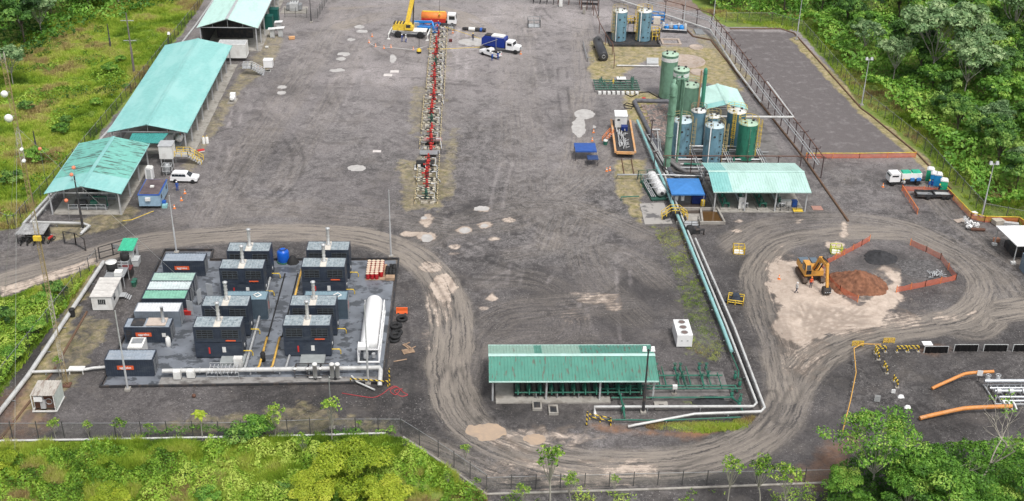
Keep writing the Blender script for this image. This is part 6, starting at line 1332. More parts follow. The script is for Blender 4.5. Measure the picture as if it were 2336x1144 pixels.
for i in range(5):
    y = 177.5+i*3.6; t = thing('pump_unit', ORD[i]+' pump unit from the open front of the rust streaked shed', 'pump', (-61.5+(i % 2)*.8, y, .16), 0, 'pump units under the rust streaked shed')
    MB().box(-3.2, 2.8, -.9, .9, .1, .3).build('skid', MSTEEL, t); MB().lathe([(.2, -2.6), (.55, -2.4), (.55, -.8), (.25, -.6)], (0, 0, .9), 12, axis='x').build('motor', MDK, t); MB().lathe([(.45, 0), (.5, .8), (.2, 1.0)], (0, 0, .9), 12, axis='x').build('pump_casing', MGRN if i == 0 else MSTEEL, t); q = MB().tube([(.5, 0, 1.2), (.5, 0, 2.0), (2.6, 0, 2.0), (2.6, 0, .3)], .12); q.build('pipe_run', MGRN if i == 0 else MGAL, t)
    MB().rail([(-3.3, -1.1, .1), (2.6, -1.1, .1)], 1.0, 1.5, .04).build('handrail', MGAL, t)
pipeline('pipeline', 'silver pipe bending out from under the rust streaked shed', [(-67.8, 184, .8), gz((125, 446), .8), gz((71, 508), .8), gz((188, 510), .7), gz((204, 516), .7), gz((184, 534), .5)], .24, MWP, 6)
pipeline('pipeline', 'long silver pipe following the left fence down to the yard corner', [gz((236, 598), .5), gz((65, 856), .5), gz((-20, 965), .5)], .3, MWP, 6)
pipeline('pipeline', 'long white pipe along the bottom fence', [(-62, 115.9, .3), (-45, 116.2, .3), (-20, 116.8, .3), (-10, 117.2, .3)], .14, MWP, 9)
pipeline('drain_kerb', 'brown drain channel kerb beside the left silver pipe', [gz((198, 712), .05), gz((120, 850), .05), gz((0, 1003), .05)], .16, M('brown_kerb', (.14, .085, .055), .9))
pipeline('drain_kerb', 'pale kerb line between the left sheds and the meadow fence', [gz((52, 512), .1), gz((170, 385), .1), gz((330, 205), .1), gz((445, 60), .1), gz((490, -5), .1)], .22, MGREYK)
pipeline('drain_kerb', 'dark drain kerb along the right fence', [gz(p, .1) for p in ((1665, 66), (1780, 66), (1812, 76), (1965, 248), (1985, 262), (2095, 353), (2170, 432))], .16, M('brown_kerb', (0, 0, 0)))
pipeline('drain_kerb', 'brown drain kerb right of the storage tanks', [gz(p, .1) for p in ((1560, 62), (1582, 84), (1622, 92), (1730, 230), (1835, 362), (1935, 505))], .2, M('brown_kerb', (0, 0, 0)))
pipeline('drain_kerb', 'concrete kerb along the diagonal fence at the bottom', [gz(p, .1) for p in ((920, 998), (1000, 1050), (1110, 1128), (1500, 1116), (1880, 1102))], .15, MCON)
# offices at the gate
t = thing('portable_office', 'white portable office cabin with a barred window by the left pipe', 'cabin', (-51.3, 148.3, 0)); MB().box(-1.4, 1.4, -2.6, 2.6, .15, 2.35).build('wall', MW, t)
q = MB(); q.ribbed((-1.55, -2.75, 2.38), (-1.55, 2.75, 2.38), (1.55, -2.75, 2.42), (1.55, 2.75, 2.42), 6, .05); q.build('roof', M('cream_roof', (.55, .53, .50), .6, c2=(.35, .32, .3), amt=.5), t)
w_ = MB().box(-.55, .55, -2.63, -2.6, 1.1, 1.9).build('window', MGLASS, t); q = MB()
for i in range(5): q.box(-.53+i*.26, -.49+i*.26, -2.66, -2.63, 1.1, 1.9)
q.build('bar', MGREYK, w_); q = MB().box(1.4, 1.43, -1.6, -.8, 1.1, 1.9); q.build('window', MGLASS, t); MB().box(1.4, 1.44, .6, 1.4, .2, 2.1).build('door', MGREYK, t)
q = MB(); q.box(1.5, 2.3, .4, 1.6, .5, .55); [q.box(2.3+i*.25, 2.5+i*.25, .4, 1.6, .35-i*.15, .4-i*.15) for i in range(3)]; q.build('step', MGAL, t)
t = thing('tank_platform', 'grey platform with cooling box behind the portable office', 'platform', (-51.2, 153, 0)); MB().box(-1.3, 1.5, -1.2, 1.6, 1.9, 2.0).build('deck', MSTEEL, t)
for sx in (-1.2, 1.4):
    for sy in (-1.1, 1.5): MB().beam((sx, sy, 0), (sx, sy, 1.9), .1).build('leg', MGAL, t)
MB().box(.1, 1.2, -1.0, 0, 2.0, 2.6).build('cooling_box', MW, t); MB().rail([(-1.3, 1.6, 2), (1.5, 1.6, 2)], .9, 1, .04).build('handrail', MGAL, t)
for (x, y, z, r_, h_, lm, lb) in ((-51.9, 154, 2.0, .75, 1.2, MW, 'black water tank with a white lid on the platform behind the portable office'), (-51.1, 158, 1.4, .65, 1.1, MBLK, 'black water tank below the green roof of the guard hut')):
    t = thing('water_tank', lb, 'tank', (x, y, z)); MB().lathe([(r_*.9, 0), (r_, .15), (r_, h_-.1), (r_*.7, h_)], (0, 0, 0), 16).build('tank_body', MBLK, t); MB().lathe([(r_*1.1 if lm is MW else .3, h_), (r_*1.1 if lm is MW else .3, h_+.1), (0, h_+.15)], (0, 0, 0), 16).build('lid', lm, t)
    MB().box(-r_, r_, -r_, r_, -z if lm is not MW else -.02, 0).build('stand', MSTEEL, t)
t = thing('guard_hut', 'white guard hut with a bright green ribbed roof by the gate', 'hut', (-51.1, 160.4, 0)); MB().box(-.9, .9, -1.2, 1.5, .1, 2.4).build('wall', MGREYK, t)
q = MB(); q.ribbed((-1.15, -1.7, 2.5), (1.1, -1.7, 2.5), (-1.15, 1.8, 2.75), (1.1, 1.8, 2.75), 5, .06); q.build('roof', M('bright_green_roof', (.05, .42, .25), .5), t); MB().box(.9, .93, -.6, .3, 1.1, 1.8).build('window', MGLASS, t); MB().box(.3, .7, -1.23, -1.2, .2, 2.0).build('door', MW, t)
crate('maroon_locker', 'maroon locker between the guard hut and the portable office', 'locker', G(292, 630), 1.5, 1.4, 1.5, MDK, lid=M('maroon_paint', (.12, .03, .03), .6)); crate('steel_shelf', 'grey shelf unit at the right side of the guard hut', 'shelf', G(312, 604), .9, 1.6, 1.1, MGREYK)
p = G(303, 660); t = thing('green_bin', 'green rubbish bins standing at the portable office corner', 'bin', (p.x, p.y+.8, 0)); [MB().lathe([(.3, 0), (.36, .75), (.38, .8)], (0, i*.7, 0), 12).build('bin', MGRN, t) for i in (0, 1)]
t = thing('site_gate', 'dark framed gate leaf beside the guard hut', 'gate', (-55.5, 160.5, 0)); q = MB(); q.rail([(-.2, .1, 0), (3.2, 2.6, 0)], 2.0, 1.7, .07, bars=(1, .55, .05)); q.build('frame', MDK, t); MB().box(1.4, 2.4, 1.55, 1.6, 1.0, 1.7).build('panel', MSTEEL, t)
t = thing('site_gate', 'dark gate posts and rails by the pipe end across the road', 'gate', (-58, 166, 0)); q = MB(); q.rail([gz((148, 556), 0), gz((174, 560), 0), gz((196, 573), 0)], 2.1, 2, .07, bars=(1, .1)); q.build('frame', MDK, t, True)
# lean-to shack and motorcycles
p = G(78, 550); t = thing('shelter_shack', 'dark open shack with a grey corrugated roof beside the road', 'shack', (p.x, p.y, 0)); q = MB(); q.ribbed((-2.3, -1.1, 1.7), (2.0, -1.1, 1.7), (-1.8, 1.6, 2.2), (2.3, 1.6, 2.2), 10, .05); q.build('roof', M('dull_tin', (.30, .30, .30), .6, var=.3, c2=(.12, .11, .1), amt=.6), t)
for x, y in ((-2.1, -1), (1.8, -1), (-1.7, 1.5), (2.1, 1.5)): MB().beam((x, y, 0), (x, y, 1.75), .12).build('post', MDK, t)
MB().box(-1.9, 2.0, 1.45, 1.5, 0, 1.9).build('back_panel', MDK, t)
def moto(label, loc, rz, m_):
    t = thing('motorcycle', label, 'motorcycle', loc, rz)
    for x in (-.65, .65):
        o = MB().ring((0, 0, 0), .27, .06, 14, axis='y').build('wheel', MBLK, t); o.location = (x, 0, .33)
    MB().side([(-.6, .7), (.3, .75), (.45, .95), (-.1, 1.0), (-.6, .9)], -.13, .13, 0, 'y').build('body', m_, t); MB().box(-.2, .2, -.15, .15, .3, .65).build('engine', MDK, t); MB().tube([(.65, 0, .33), (.4, 0, 1.0), (.35, -.35, 1.1)], .03, 6).tube([(.4, 0, 1.0), (.35, .35, 1.1)], .03, 6).build('handlebar', MGAL, t)
moto('red and blue motorcycle parked right of the dark shack', (G(118, 552).x, G(118, 552).y, 0), R(70), MRED)
for i in range(4): moto(ORD[i]+' black motorcycle from the left under the dark shack roof', (G(52+i*15, 556).x, G(52+i*15, 556).y, 0), R(85), MBLK)
# refrigeration box bottom left
t = thing('cooling_container', 'rusty white reefer box with open machinery end near the bottom left', 'container', (-52.1, 123.5, 0)); MB().box(-1.4, 1.4, -.9, 1.6, .25, 2.55).build('wall', MW, t); q = MB(); q.ribbed((-1.45, -1.6, 2.58), (1.45, -1.6, 2.58), (-1.45, 1.65, 2.6), (1.45, 1.65, 2.6), 9, .05); q.build('roof', M('rusty_white_roof', (.45, .42, .38), .7, c2=(.2, .15, .12), amt=.7, c2sc=(2.5, .5, 1)), t)
q = MB()
for x in (-1.4, 1.3): q.box(x, x+.1, -1.6, -1.5, .2, 2.55)
q.box(-1.5, 1.5, -1.65, -1.5, .15, .3); q.box(-1.5, -1.38, -1.5, 1.6, .1, .25); q.box(1.38, 1.5, -1.5, 1.6, .1, .25); q.build('frame', MW, t); MB().box(-1.3, 1.3, -.95, -.9, .3, 2.5).build('machinery_bay', MRUST, t); MB().box(-1.1, -.1, -1.5, -.95, 1.6, 2.3).build('control_box', MGW, t); MB().box(-.5, .1, -1.3, -.95, .4, 1.6).build('compressor', MGAL, t); MB().ring((.5, -1.0, 1.3), .4, .05, 14, axis='y').build('fan_ring', MGAL, t)
MB().box(1.4, 1.44, -1.4, 1.6, .3, 2.5).build('side_panel', M('pale_green_white', (.55, .60, .55), .6), t)
p = G(166, 722); t = thing('waste_bin', 'black waste drum between the left fence and the silver pipe', 'bin', (p.x, p.y, 0)); MB().lathe([(.35, 0), (.4, 1.1)], (0, 0, 0), 14).build('body', MBLK, t); MB().lathe([(.43, 1.1), (.43, 1.2), (.1, 1.3)], (0, 0, 0), 14).build('lid', MBLK, t)
one('rust_ball', MB().lathe([(0, 0), (.18, .06), (.26, .26), (.18, .46), (0, .52)], (*G(443, 907)[:2], 0), 12), MRUST, 'small rust brown ball on the gravel below the generator yard', 'ball', loc=G(443, 907))
# right of the generator yard
ty = thing('tyre', 'old black tyre lying right of the generator yard, farthest of the pile', 'tyre', (0, 0, 0), 0, 'old tyres right of the generator yard')
MB().lathe([(.42, .05), (.72, .0), (.8, .12), (.8, .28), (.72, .4), (.42, .35), (.42, .05)], (0, 0, 0), 20).build('tread', MBLK, ty); MB().ring((0, 0, .2), .43, .05, 18).build('bead', MDK, ty)
for i, (px, z, l) in enumerate((((917, 730), 0, None), ((905, 746), 0, 'old black tyre second from the far end of the pile'), ((902, 751), .4, 'old black tyre resting on top of another in the pile'), ((906, 761), 0, 'old black tyre third from the far end of the pile'), ((899, 777), 0, 'old black tyre nearest the camera in the pile'), ((902, 774), .4, 'old black tyre on top of the nearest one'))):
    p = G(*px)
    if i == 0: ty.location = (p.x, p.y, z)
    else: dup(ty, (p.x, p.y, z), i, l)
def barrier(label, p, L_, h_, m_, rz=0, nm='barrier', group=None):
    t = thing(nm, label, 'barrier', (p.x, p.y, 0), rz, group); MB().side([(-.28, 0), (.28, 0), (.12, .4), (.1, h_), (-.1, h_), (-.12, .4)], -L_/2, L_/2, 0, 'x').build('body', m_, t); MB().box(-L_/2+.15, -L_/2+.45, -.3, .3, -.01, .12).box(L_/2-.45, L_/2-.15, -.3, .3, -.01, .12).build('foot', MDK, t); return t
barrier('orange plastic barrier right of the generator yard', G(917, 714), 1.6, .85, M('orange_plastic', (.75, .13, .03), .5))
for px, rz, lb in (((931, 802), 20, 'broken wooden pallet lying below the tyres'), ((934, 790), -50, 'loose reddish planks leaning over the broken pallet')):
    p = G(*px); t = thing('broken_pallet', lb, 'pallet', (p.x, p.y, 0), R(rz)); q = MB(); [q.box(-.8, .8, -.6+i*.28, -.42+i*.28, .1, .14) for i in range(4 if rz > 0 else 2)]; q.build('board', MWOOD, t); [MB().box(x, x+.1, -.6, .55, 0, .1).build('bearer', MWOOD, t) for x in (-.7, .6)]
one('plank', MB().box(-.9, .9, -.07, .07, .01, .07).turn(R(18)), MWOOD, 'single plank on the gravel below the broken pallet', 'plank').location = G(913, 823)
hp = [(780, 898), (810, 903), (850, 908), (872, 900), (885, 890), (900, 882), (912, 890), (902, 902), (890, 892), (905, 884), (920, 896), (930, 902), (915, 905), (900, 893), (918, 888)]
pipeline('hose', 'tangled red hose lying at the corner of the generator yard', [(x, y, .05) for x, y in smooth_line(hp, 4)], .045, M('red_hose', (.42, .05, .06), .5), n=6)
pipeline('loose_pipe', 'white pipe ends with yellow bands at the yard corner', [gz((802, 858), .5), gz((815, 872), .4), gz((855, 890), .3)], .12, MWP)
def post(label, px, h_=2.0, m_=MSTR):
    p = G(*px); t = thing('bollard', label, 'post', (p.x, p.y, 0)); MB().beam((0, 0, 0), (0, 0, h_), .16).build('shaft', m_, t); MB().box(-.16, .16, -.16, .16, 0, .08).build('foot', MDK, t)
post('yellow and black post at the right corner of the generator yard', (889, 880), 2.6); post('yellow and black post at the left end of the bottom pipes', (1338, 970), 2.0)
q = MB(); q.beam((*G(800, 876)[:2], .8), (*G(885, 882)[:2], .8), .12).beam((*G(800, 876)[:2], 0), (*G(800, 876)[:2], .8), .1).beam((*G(885, 882)[:2], 0), (*G(885, 882)[:2], .8), .1); one('guard_bar', q, MSTR, 'low striped guard bar at the yard corner', 'railing', loc=G(845, 878))
q = MB(); pts = [(*G(a, b)[:2], 0) for a, b in ((1345, 958), (1393, 968), (1393, 972))]; q.rail(pts, .9, 1.2, .07, bars=(1., .5)); one('guard_bar', q, MSTR, 'striped guard frame at the left end of the bottom pipes', 'railing', loc=pts[0])
# ventilated white box
t = thing('fan_cooler', 'white box cooler with fans on top beside the long pipes', 'cooler', (29.2, 138.2, 0)); MB().box(-1.05, 1.05, -2.0, 2.0, .15, 2.0).build('casing', MGW, t); q = MB()
for i in range(3): q.ring((-.0, -1.3+i*1.3, 2.03), .5, .06, 14)
q.build('fan_ring', MGREYK, t); [MB().lathe([(.44, 2.0), (.44, 2.02)], (0, -1.3+i*1.3, 0), 14).build('fan', M('brown_fan', (.16, .12, .11), .7), t) for i in range(3)]
MB().box(-.9, .9, -1.9, 1.9, 0, .15).build('skid', MDK, t); q = MB(); [q.box(x-.12, x+.12, -2.02, -2.0, 1.0, 1.2) for x in (-.4, .4)]; q.build('vent', MGREYK, t)
# ---------------------------------------------------------------- right yard
def net(label, px, h_=1.05, post_every=2.2, rail_=None, m_=None):
    P = [G(*p) for p in px]; t = thing('safety_net', label, 'netting', (P[0].x, P[0].y, 0)); q = MB()
    for a, b in zip(P, P[1:]):
        k = max(1, int((b-a).length/post_every))
        for i in range(k):
            c = a.lerp(b, i/k); d = a.lerp(b, (i+1)/k); m__ = c.lerp(d, .5); sg = rnd.uniform(.0, .2)
            q.add([(c.x, c.y, .03), (m__.x, m__.y, .02), (d.x, d.y, .03), (d.x, d.y, h_), (m__.x, m__.y, h_-sg), (c.x, c.y, h_)], [(0, 1, 4, 5), (1, 2, 3, 4)])
    q.build('net_panel', m_ or MNET, t, True); q = MB()
    for a, b in zip(P, P[1:]):
        k = max(1, int((b-a).length/post_every))
        for i in range(k+1): c = a.lerp(b, i/k); q.beam((c.x, c.y, 0), (c.x, c.y, h_+.15), .08)
    q.build('net_post', MORG, t, True)
    if rail_: MB().tube([(p.x, p.y, h_+.05) for p in P], .07, 6).build('top_rail', rail_, t, True)
net('orange netting zigzag beside the excavator and the brown earth pile', [(1983, 551), (1965, 562), (1885, 604), (1874, 618), (1890, 642), (1915, 668), (1956, 690)])
net('orange netting round the right side of the grey stones', [(2076, 560), (2112, 576), (2145, 593), (2180, 640), (2110, 655), (2044, 668)])
net('long orange and yellow barrier across the end of the paved lot', [(1838, 362), (1960, 362), (2088, 360)], 1.0, 4, MYEL); net('orange netting slanting left of the two small trailers', [(2057, 436), (2092, 490)], 1.0, 2, MORG)
net('orange netting behind the two small trailers', [(2058, 436), (2155, 438)], .9, 3); net('orange and yellow fence along the right kerb to the white canopy', [(2155, 438), (2214, 500), (2245, 508), (2322, 510), (2345, 525)], 1.1, 3, MYEL)
for px, lb, m_ in (((1685, 576), 'yellow tube basket with a white floor, left one', MYEL), ((1907, 576), 'lime yellow tube basket with a white floor near the excavator', M('lime_paint', (.55, .60, .08), .5))):
    p = G(*px); t = thing('tube_basket', lb, 'basket', (p.x, p.y, 0), R(-8)); MB().rail([(-.85, -.7, 0), (.85, -.7, 0), (.85, .8, 0), (-.85, .8, 0), (-.85, -.7, 0)], 1.1, .85, .05, bars=(1, .5, .05)).build('frame', m_, t); MB().box(-.7, .7, -.6, .7, .06, .1).build('floor_plate', MGW, t)
p = G(1678, 688); t = thing('covered_machine', 'yellow framed machine under a black tarpaulin near the long pipes', 'machine', (p.x, p.y, 0), R(-15)); MB().rail([(-1.1, -1, 0), (1.1, -1, 0), (1.1, 1, 0), (-1.1, 1, 0), (-1.1, -1, 0)], .7, 1, .07).build('frame', MYEL, t); q = MB(); q.prism([(-.8, -.9), (.7, -.9), (.8, .9), (-.7, .9)], .1, 1.2, 0, [(-.4, -.5), (.5, -.3), (.3, .5), (-.5, .4)]); q.build('tarpaulin', M('blue_black_tarp', (.03, .04, .06), .5), t); MB().prism([(-2.0, -.6), (-.7, -.8), (-.7, .2)], .01, .25).build('loose_cover', M('blue_black_tarp', (0, 0, 0)), t)
p = G(1629, 668); t = thing('tyre_pair', 'two black tyres against the long pipes', 'tyres', (p.x, p.y, 0)); [MB().lathe([(.2, 0), (.38, 0), (.4, .2), (.2, .22), (.2, 0)], (0, dy, 0), 14).build('tyre', MBLK, t) for dy in (-.6, .5)]
# traffic cones
cn = thing('traffic_cone', 'x', 'cone', (0, 0, 0), 0, 'traffic cones on the gravel'); MB().lathe([(.2, .04), (.14, .3)], (0, 0, 0), 12).lathe([(.10, .45), (.04, .75), (.0, .76)], (0, 0, 0), 12).build('cone_body', MORG, cn); MB().lathe([(.14, .3), (.10, .45)], (0, 0, 0), 12).build('reflective_band', MW, cn); MB().box(-.22, .22, -.22, .22, 0, .04).build('foot', MORG, cn)
cl = [((422, 442), 'orange cone nearest the white station wagon'), ((414, 458), 'orange cone below the white station wagon'), ((398, 476), 'orange cone beside the thin pole near the blue trailer'), ((2014, 427), 'orange cone in front of the white truck with green tanks'), ((1777, 637), 'red cone on the pale clay left of the excavator'), ((1391, 389), 'orange cone in front of the small blue awning'), ((1384, 391), 'orange cone left of its neighbour before the small awning'), ((1354, 303), 'orange cone near the stairs of the flatbed trailer'), ((1351, 322), 'orange cone between the puddles and the flatbed trailer'), ((1033, 76), 'orange cone at the tanker truck cab'), ((842, 98), 'leftmost orange cone left of the crane'), ((857, 107), 'orange cone second from the left before the crane'), ((876, 111), 'yellowish orange cone in front of the crane'), ((892, 109), 'orange cone close to the crane outrigger'), ((943, 114), 'orange cone beside the hook block'), ((1188, 124), 'orange cone at the bumper of the blue truck'), ((849, 84), 'orange cone beyond the left puddles near the crane')]
for i, (px, lb) in enumerate(cl):
    p = G(*px)
    if i == 0: cn.location = (p.x, p.y, 0); cn['label'] = lb
    else: dup(cn, (p.x, p.y, 0), 0, lb)
pipeline('warning_tape', 'thin red and white tape strung between the cones left of the crane', [gz(p, .7) for p in ((842, 98), (857, 107), (892, 109), (943, 114), (975, 105))], .03, MW)
pipeline('warning_tape', 'yellow barrier tape from the wellheads to the blue truck', [gz(p, 1.0) for p in ((975, 112), (1015, 112), (1095, 108))], .05, MYEL); pipeline('warning_tape', 'yellow barrier tape running from the wellheads past the long black tube', [gz(p, 1.0) for p in ((1015, 62), (1060, 76), (1115, 96))], .05, MYEL)
pipeline('warning_tape', 'yellow tape on the ground from the rust streaked shed to the blue trailer', [gz(p, .5) for p in ((280, 504), (300, 502), (350, 482))], .05, MYEL)
pipeline('warning_tape', 'yellow tape line running down the dark gravel at the right', [gz(p, .9) for p in ((2010, 786), (1966, 785), (1948, 795), (1953, 850), (1940, 915), (1922, 985))], .06, M('tape_orange', (.65, .36, .08), .6), 3)
for px, lb in (((1028, 96), 'small maroon box right of the far wellheads'),): crate('small_box', lb, 'box', G(*px), .7, .5, .6, M('maroon_paint', (0, 0, 0)))
for i, (px, w_, d_) in enumerate((((885, 172), 1.8, 1.4), ((900, 164), 1.8, 1.4), ((860, 346), 1.5, .9))):
    p = G(*px); one('ground_mat', MB().box(p.x-w_/2, p.x+w_/2, p.y-d_/2, p.y+d_/2, .01, .06), M('off_white_mat', (.58, .54, .52), .7), ['left of two white mats on the gravel below the crane', 'right of two white mats on the gravel below the crane', 'pale square mat alone on the gravel in the left lane'][i], 'mat', loc=p)
# striped barriers row
sb = thing('striped_barrier', 'x', 'barrier', (0, 0, 0), 0, 'yellow and black striped barriers'); MB().beam((-.8, 0, .95), (.8, 0, .95), .14).beam((-.8, 0, .6), (.8, 0, .6), .12).build('rail_bar', MSTR, sb); MB().beam((-.7, 0, 0), (-.7, 0, 1), .12).beam((.7, 0, 0), (.7, 0, 1), .12).build('rail_post', MSTR, sb); MB().box(-.9, -.5, -.25, .25, 0, .12).build('foot', MCON, sb); MB().box(.5, .9, -.25, .25, 0, .12).build('foot', MCON, sb)
for i, (a, b_) in enumerate((((1992, 803), (2023, 804)), ((2045, 804), (2068, 803)), ((2070, 803), (2095, 803)), ((1996, 808), (2004, 822)), ((2014, 836), (2024, 856)), ((2036, 868), (2048, 888)))):
    A_, B_ = G(*a), G(*b_); c = (A_+B_)/2; rz = math.atan2(B_.y-A_.y, B_.x-A_.x); l = ['striped barrier at the left end of the row', 'striped barrier in the middle of the row', 'striped barrier at the right end of the row', 'first striped barrier of the diagonal line, at the row corner', 'second striped barrier of the diagonal line', 'last striped barrier of the diagonal line beside the white sign'][i]
    if i == 0: sb.location = (c.x, c.y, 0); sb.rotation_euler.z = rz; sb['label'] = l
    else: dup(sb, (c.x, c.y, 0), rz, l)
for px, lb in (((2027, 783), 'orange mesh barrier behind the striped row'), ((1956, 790), 'orange mesh barrier at the end of the yellow tape')):
    p = G(*px); t = thing('mesh_barrier', lb, 'barrier', (p.x, p.y, 0)); MB().rail([(-.75, 0, 0), (.75, 0, 0)], .8, .75, .05, bars=(1, .6, .2)).build('frame', MYEL, t); MB().box(-.75, .75, -.01, .01, .15, .8).build('mesh', see_through('yellow_mesh', (.6, .35, .08), .45), t)
for i, px in enumerate(((2134, 806), (2202, 802), (2269, 802), (2336, 802))):
    p = G(*px); t = thing('covered_barrier', ['black sheeted barrier with a white board at the left of its row', 'black sheeted barrier second from the left', 'black sheeted barrier third from the left', 'black sheeted barrier cut by the right edge'][i], 'barrier', (p.x, p.y, 0), 0, 'black sheeted barriers'); q = MB(); n = 10
    pts = [(-1.6+3.2*j/n, .08*math.sin(j*2.3)) for j in range(n+1)]; q.prism([(x, y-.05) for x, y in pts]+[(x, y+.05) for x, y in pts[::-1]], .05, 1.05, 0, [(x, y*.3-.03) for x, y in pts]+[(x, y*.3+.03) for x, y in pts[::-1]]); q.build('plastic_sheet', M('black_sheet', (.008, .008, .009), .35), t)
    for x in (-1.62, 1.62): MB().beam((x, 0, 0), (x, 0, 1.12), .1).build('post', MGREYK, t)
    MB().beam((-1.6, 0, 1.1), (1.6, 0, 1.1), .07).build('top_bar', MGREYK, t)
    if i == 0: MB().box(-1.6, -.3, .5, 1.5, .9, .95).build('board', MGW, t)
def sign(label, px, w_, h_, z, m_=None, lines=0):
    p = G(*px); t = thing('sign_board', label, 'sign', (p.x, p.y, 0), R(-12)); MB().box(-w_/2, w_/2, -.03, .03, z, z+h_).build('board', m_ or MGW, t); MB().beam((0, .05, 0), (0, .05, z+h_*.8), .07).build('post', MDK, t); MB().beam((-.3, .05, .03), (.3, .05, .03), .06).build('foot', MDK, t)
    if lines: q = MB(); [q.box(-w_*.4, w_*.4, -.04, -.03, z+h_*(k+.6)/(lines+1), z+h_*(k+.6)/(lines+1)+.06) for k in range(lines)]; q.build('lettering', MSTEEL, t)
sign('white notice board standing alone on the dark gravel at the right', (2231, 872), .7, .8, 1.0); sign('grey panel sign on the dark gravel left of the orange pipes', (2000, 918), .7, .95, .1, MGREYK, 3); sign('small white sign beside the diagonal striped barriers', (2037, 899), .5, .6, .1)
for i, px in enumerate(((2055, 906), (2070, 930))):
    p = G(*px); one('white_sack', MB().prism([(-.45, -.2), (-.2, -.35), (.4, -.25), (.45, .15), (0, .3), (-.4, .2)], 0, .25, 0, [(-.3, -.12), (-.1, -.2), (.25, -.15), (.3, .1), (0, .2), (-.25, .1)]), MGW, ['white sack nearer the striped barriers on the dark gravel', 'white sack nearer the lower orange pipe'][i], 'sack').location = p
MOPIPE = M('orange_pipe', (.62, .25, .07), .45, c2=(.5, .28, .14), amt=.5, c2sc=(.6, .6, .6))
A = smooth_line([(2125, 892), (2165, 880), (2205, 870), (2262, 866)], 5)
pipeline('orange_pipe', 'upper orange pipe rising to the silver manifold', [(x, y, .35+.9*min(1, i/9)) for i, (x, y) in enumerate(A)], .22, MOPIPE, n=12)
A = smooth_line([(2097, 960), (2150, 952), (2210, 945), (2305, 941)], 5)
pipeline('orange_pipe', 'lower orange pipe ending open on the dark gravel', [(x, y, .35+.6*min(1, i/9)) for i, (x, y) in enumerate(A)], .27, MOPIPE, n=12)
p = G(2300, 905); t = thing('pipe_manifold', 'silver pipe manifold skid at the right edge with orange pipes', 'manifold', (p.x, p.y, 0)); q = MB()
for y, z, r_ in ((1.7, 1.25, .25), (.6, .9, .16), (-.3, 1.1, .2), (-1.2, .8, .16), (-1.9, .7, .14)): q.tube([(-2.6-.3*y+.4, y, z), (6, y, z)], r_, 10)
q.build('pipe_run', M('silver_pipe', (.55, .57, .60), .3, .5, var=.1), t)
q = MB(); q.box(-2.6, 6, -2.2, -2.0, .2, .4); q.box(-2.6, 6, 2.0, 2.2, .2, .4)
for x in np.arange(-2.5, 6, .8): q.box(x, x+.12, -2.0, 2.0, .2, .38)
for x in (-2.2, 0, 2.2, 4.4): q.beam((x, 1.7, 0), (x, 1.7, 1.1), .14).beam((x, -1.2, 0), (x, -1.2, .8), .14)
q.build('skid_frame', MGAL, t)
for x in (-2.2, -.9): MB().lathe([(.15, 1.3), (.32, 1.35), (.32, 1.5), (.12, 1.9)], (x, 2.0, 0), 12).ring((x, 2.0, 1.95), .3, .05, 12).build('valve', MGAL, t)
for x in (-1.9, -.3, 1.4): MB().lathe([(.4, x), (.4, x+.5)], (0, -.3, 1.1), 12, axis='x').build('flange', MGAL, t)
for x in (-1.6, -1.0, -.4): MB().tube([(x, -1.9, .7), (x+.1, -2.6, .6), (x+.3, -2.9, .1)], .12, 8).build('hose_tail', MW, t)
# white canopy at right edge, container cage
t = thing('white_canopy', 'white flat canopy roof at the right edge', 'canopy', (86.5, 162.5, 0)); q = MB(); q.prism([(83.0, 165.8), (90.5, 166.0), (90.5, 159.2), (83.7, 159.2)], 3.15, 3.3); q.build('roof', MGW, t, True)
for x, y in ((83.9, 159.5), (83.3, 165.5), (90, 159.6), (90, 165.6)): MB().beam((x, y, 0), (x, y, 3.15), .12).build('post', MGREYK, t, True); MB().box(x-.35, x+.35, y-.3, y+.3, 0, .35).build('footing', MW, t, True)
MB().box(84.6, 88, 161.5, 165, 0, 1.2).build('bench', MDK, t, True)
container('cage_container', 'grey ribbed container standing at the right edge below the white canopy', 84.3, 90.3, 155.6, 158.1, 0, 2.7, M('blue_grey_paint', (.19, .25, .31), .5), MGREYR, None, None, doors=False)
cb = thing('plastic_chair', 'white plastic chair in the jumbled pile by the orange netting', 'chair', (0, 0, 0), 0, 'white plastic chairs in a pile'); MB().box(-.25, .25, -.25, .25, .4, .45).build('seat', MGW, cb); MB().box(-.25, .25, .2, .26, .45, .9).build('backrest', MGW, cb); [MB().beam((sx*.22, sy*.22, 0), (sx*.22, sy*.22, .4), .05).build('leg', MGW, cb) for sx in (-1, 1) for sy in (-1, 1)]
p = G(2212, 515); fc = True
for i in range(12):
    loc = (p.x+rnd.uniform(-1.1, 1.0), p.y+rnd.uniform(-1.6, 1.4), rnd.choice((0, .2, .5)))
    if fc: cb.location = loc; cb.rotation_euler = (.6, .4, 1); fc = False; cfirst = cb
    else: o = dup(cb, loc, rnd.random()*6); o.rotation_euler = (rnd.uniform(-1.5, 1.5), rnd.uniform(-1, 1), rnd.random()*6)
for i, (px, w_, d_, h_, m_, lb) in enumerate((((2190, 505), 1.8, 1.0, .15, MPCON, 'pinkish boards left of the white chair pile'), ((2230, 527), 2.2, .5, .4, MRUST, 'rusty red frame below the white chair pile'), ((2275, 512), 1.6, 1.2, .9, M('beige_sacks', (.42, .38, .32), .8), 'beige sack stack right of the chair pile'), ((2303, 514), 2.6, .6, .5, MGREYK, 'pale pipes stacked behind the white canopy'), ((2272, 553), .9, .6, .7, M('salmon_pump', (.55, .27, .17), .6), 'salmon coloured small pump left of the white canopy'), ((2222, 492), .7, .7, .6, MGW, 'white cube box above the chair pile'))):
    crate('stored_goods', lb, 'goods', G(*px), w_, d_, h_, m_, 0, R(rnd.uniform(-20, 20)))
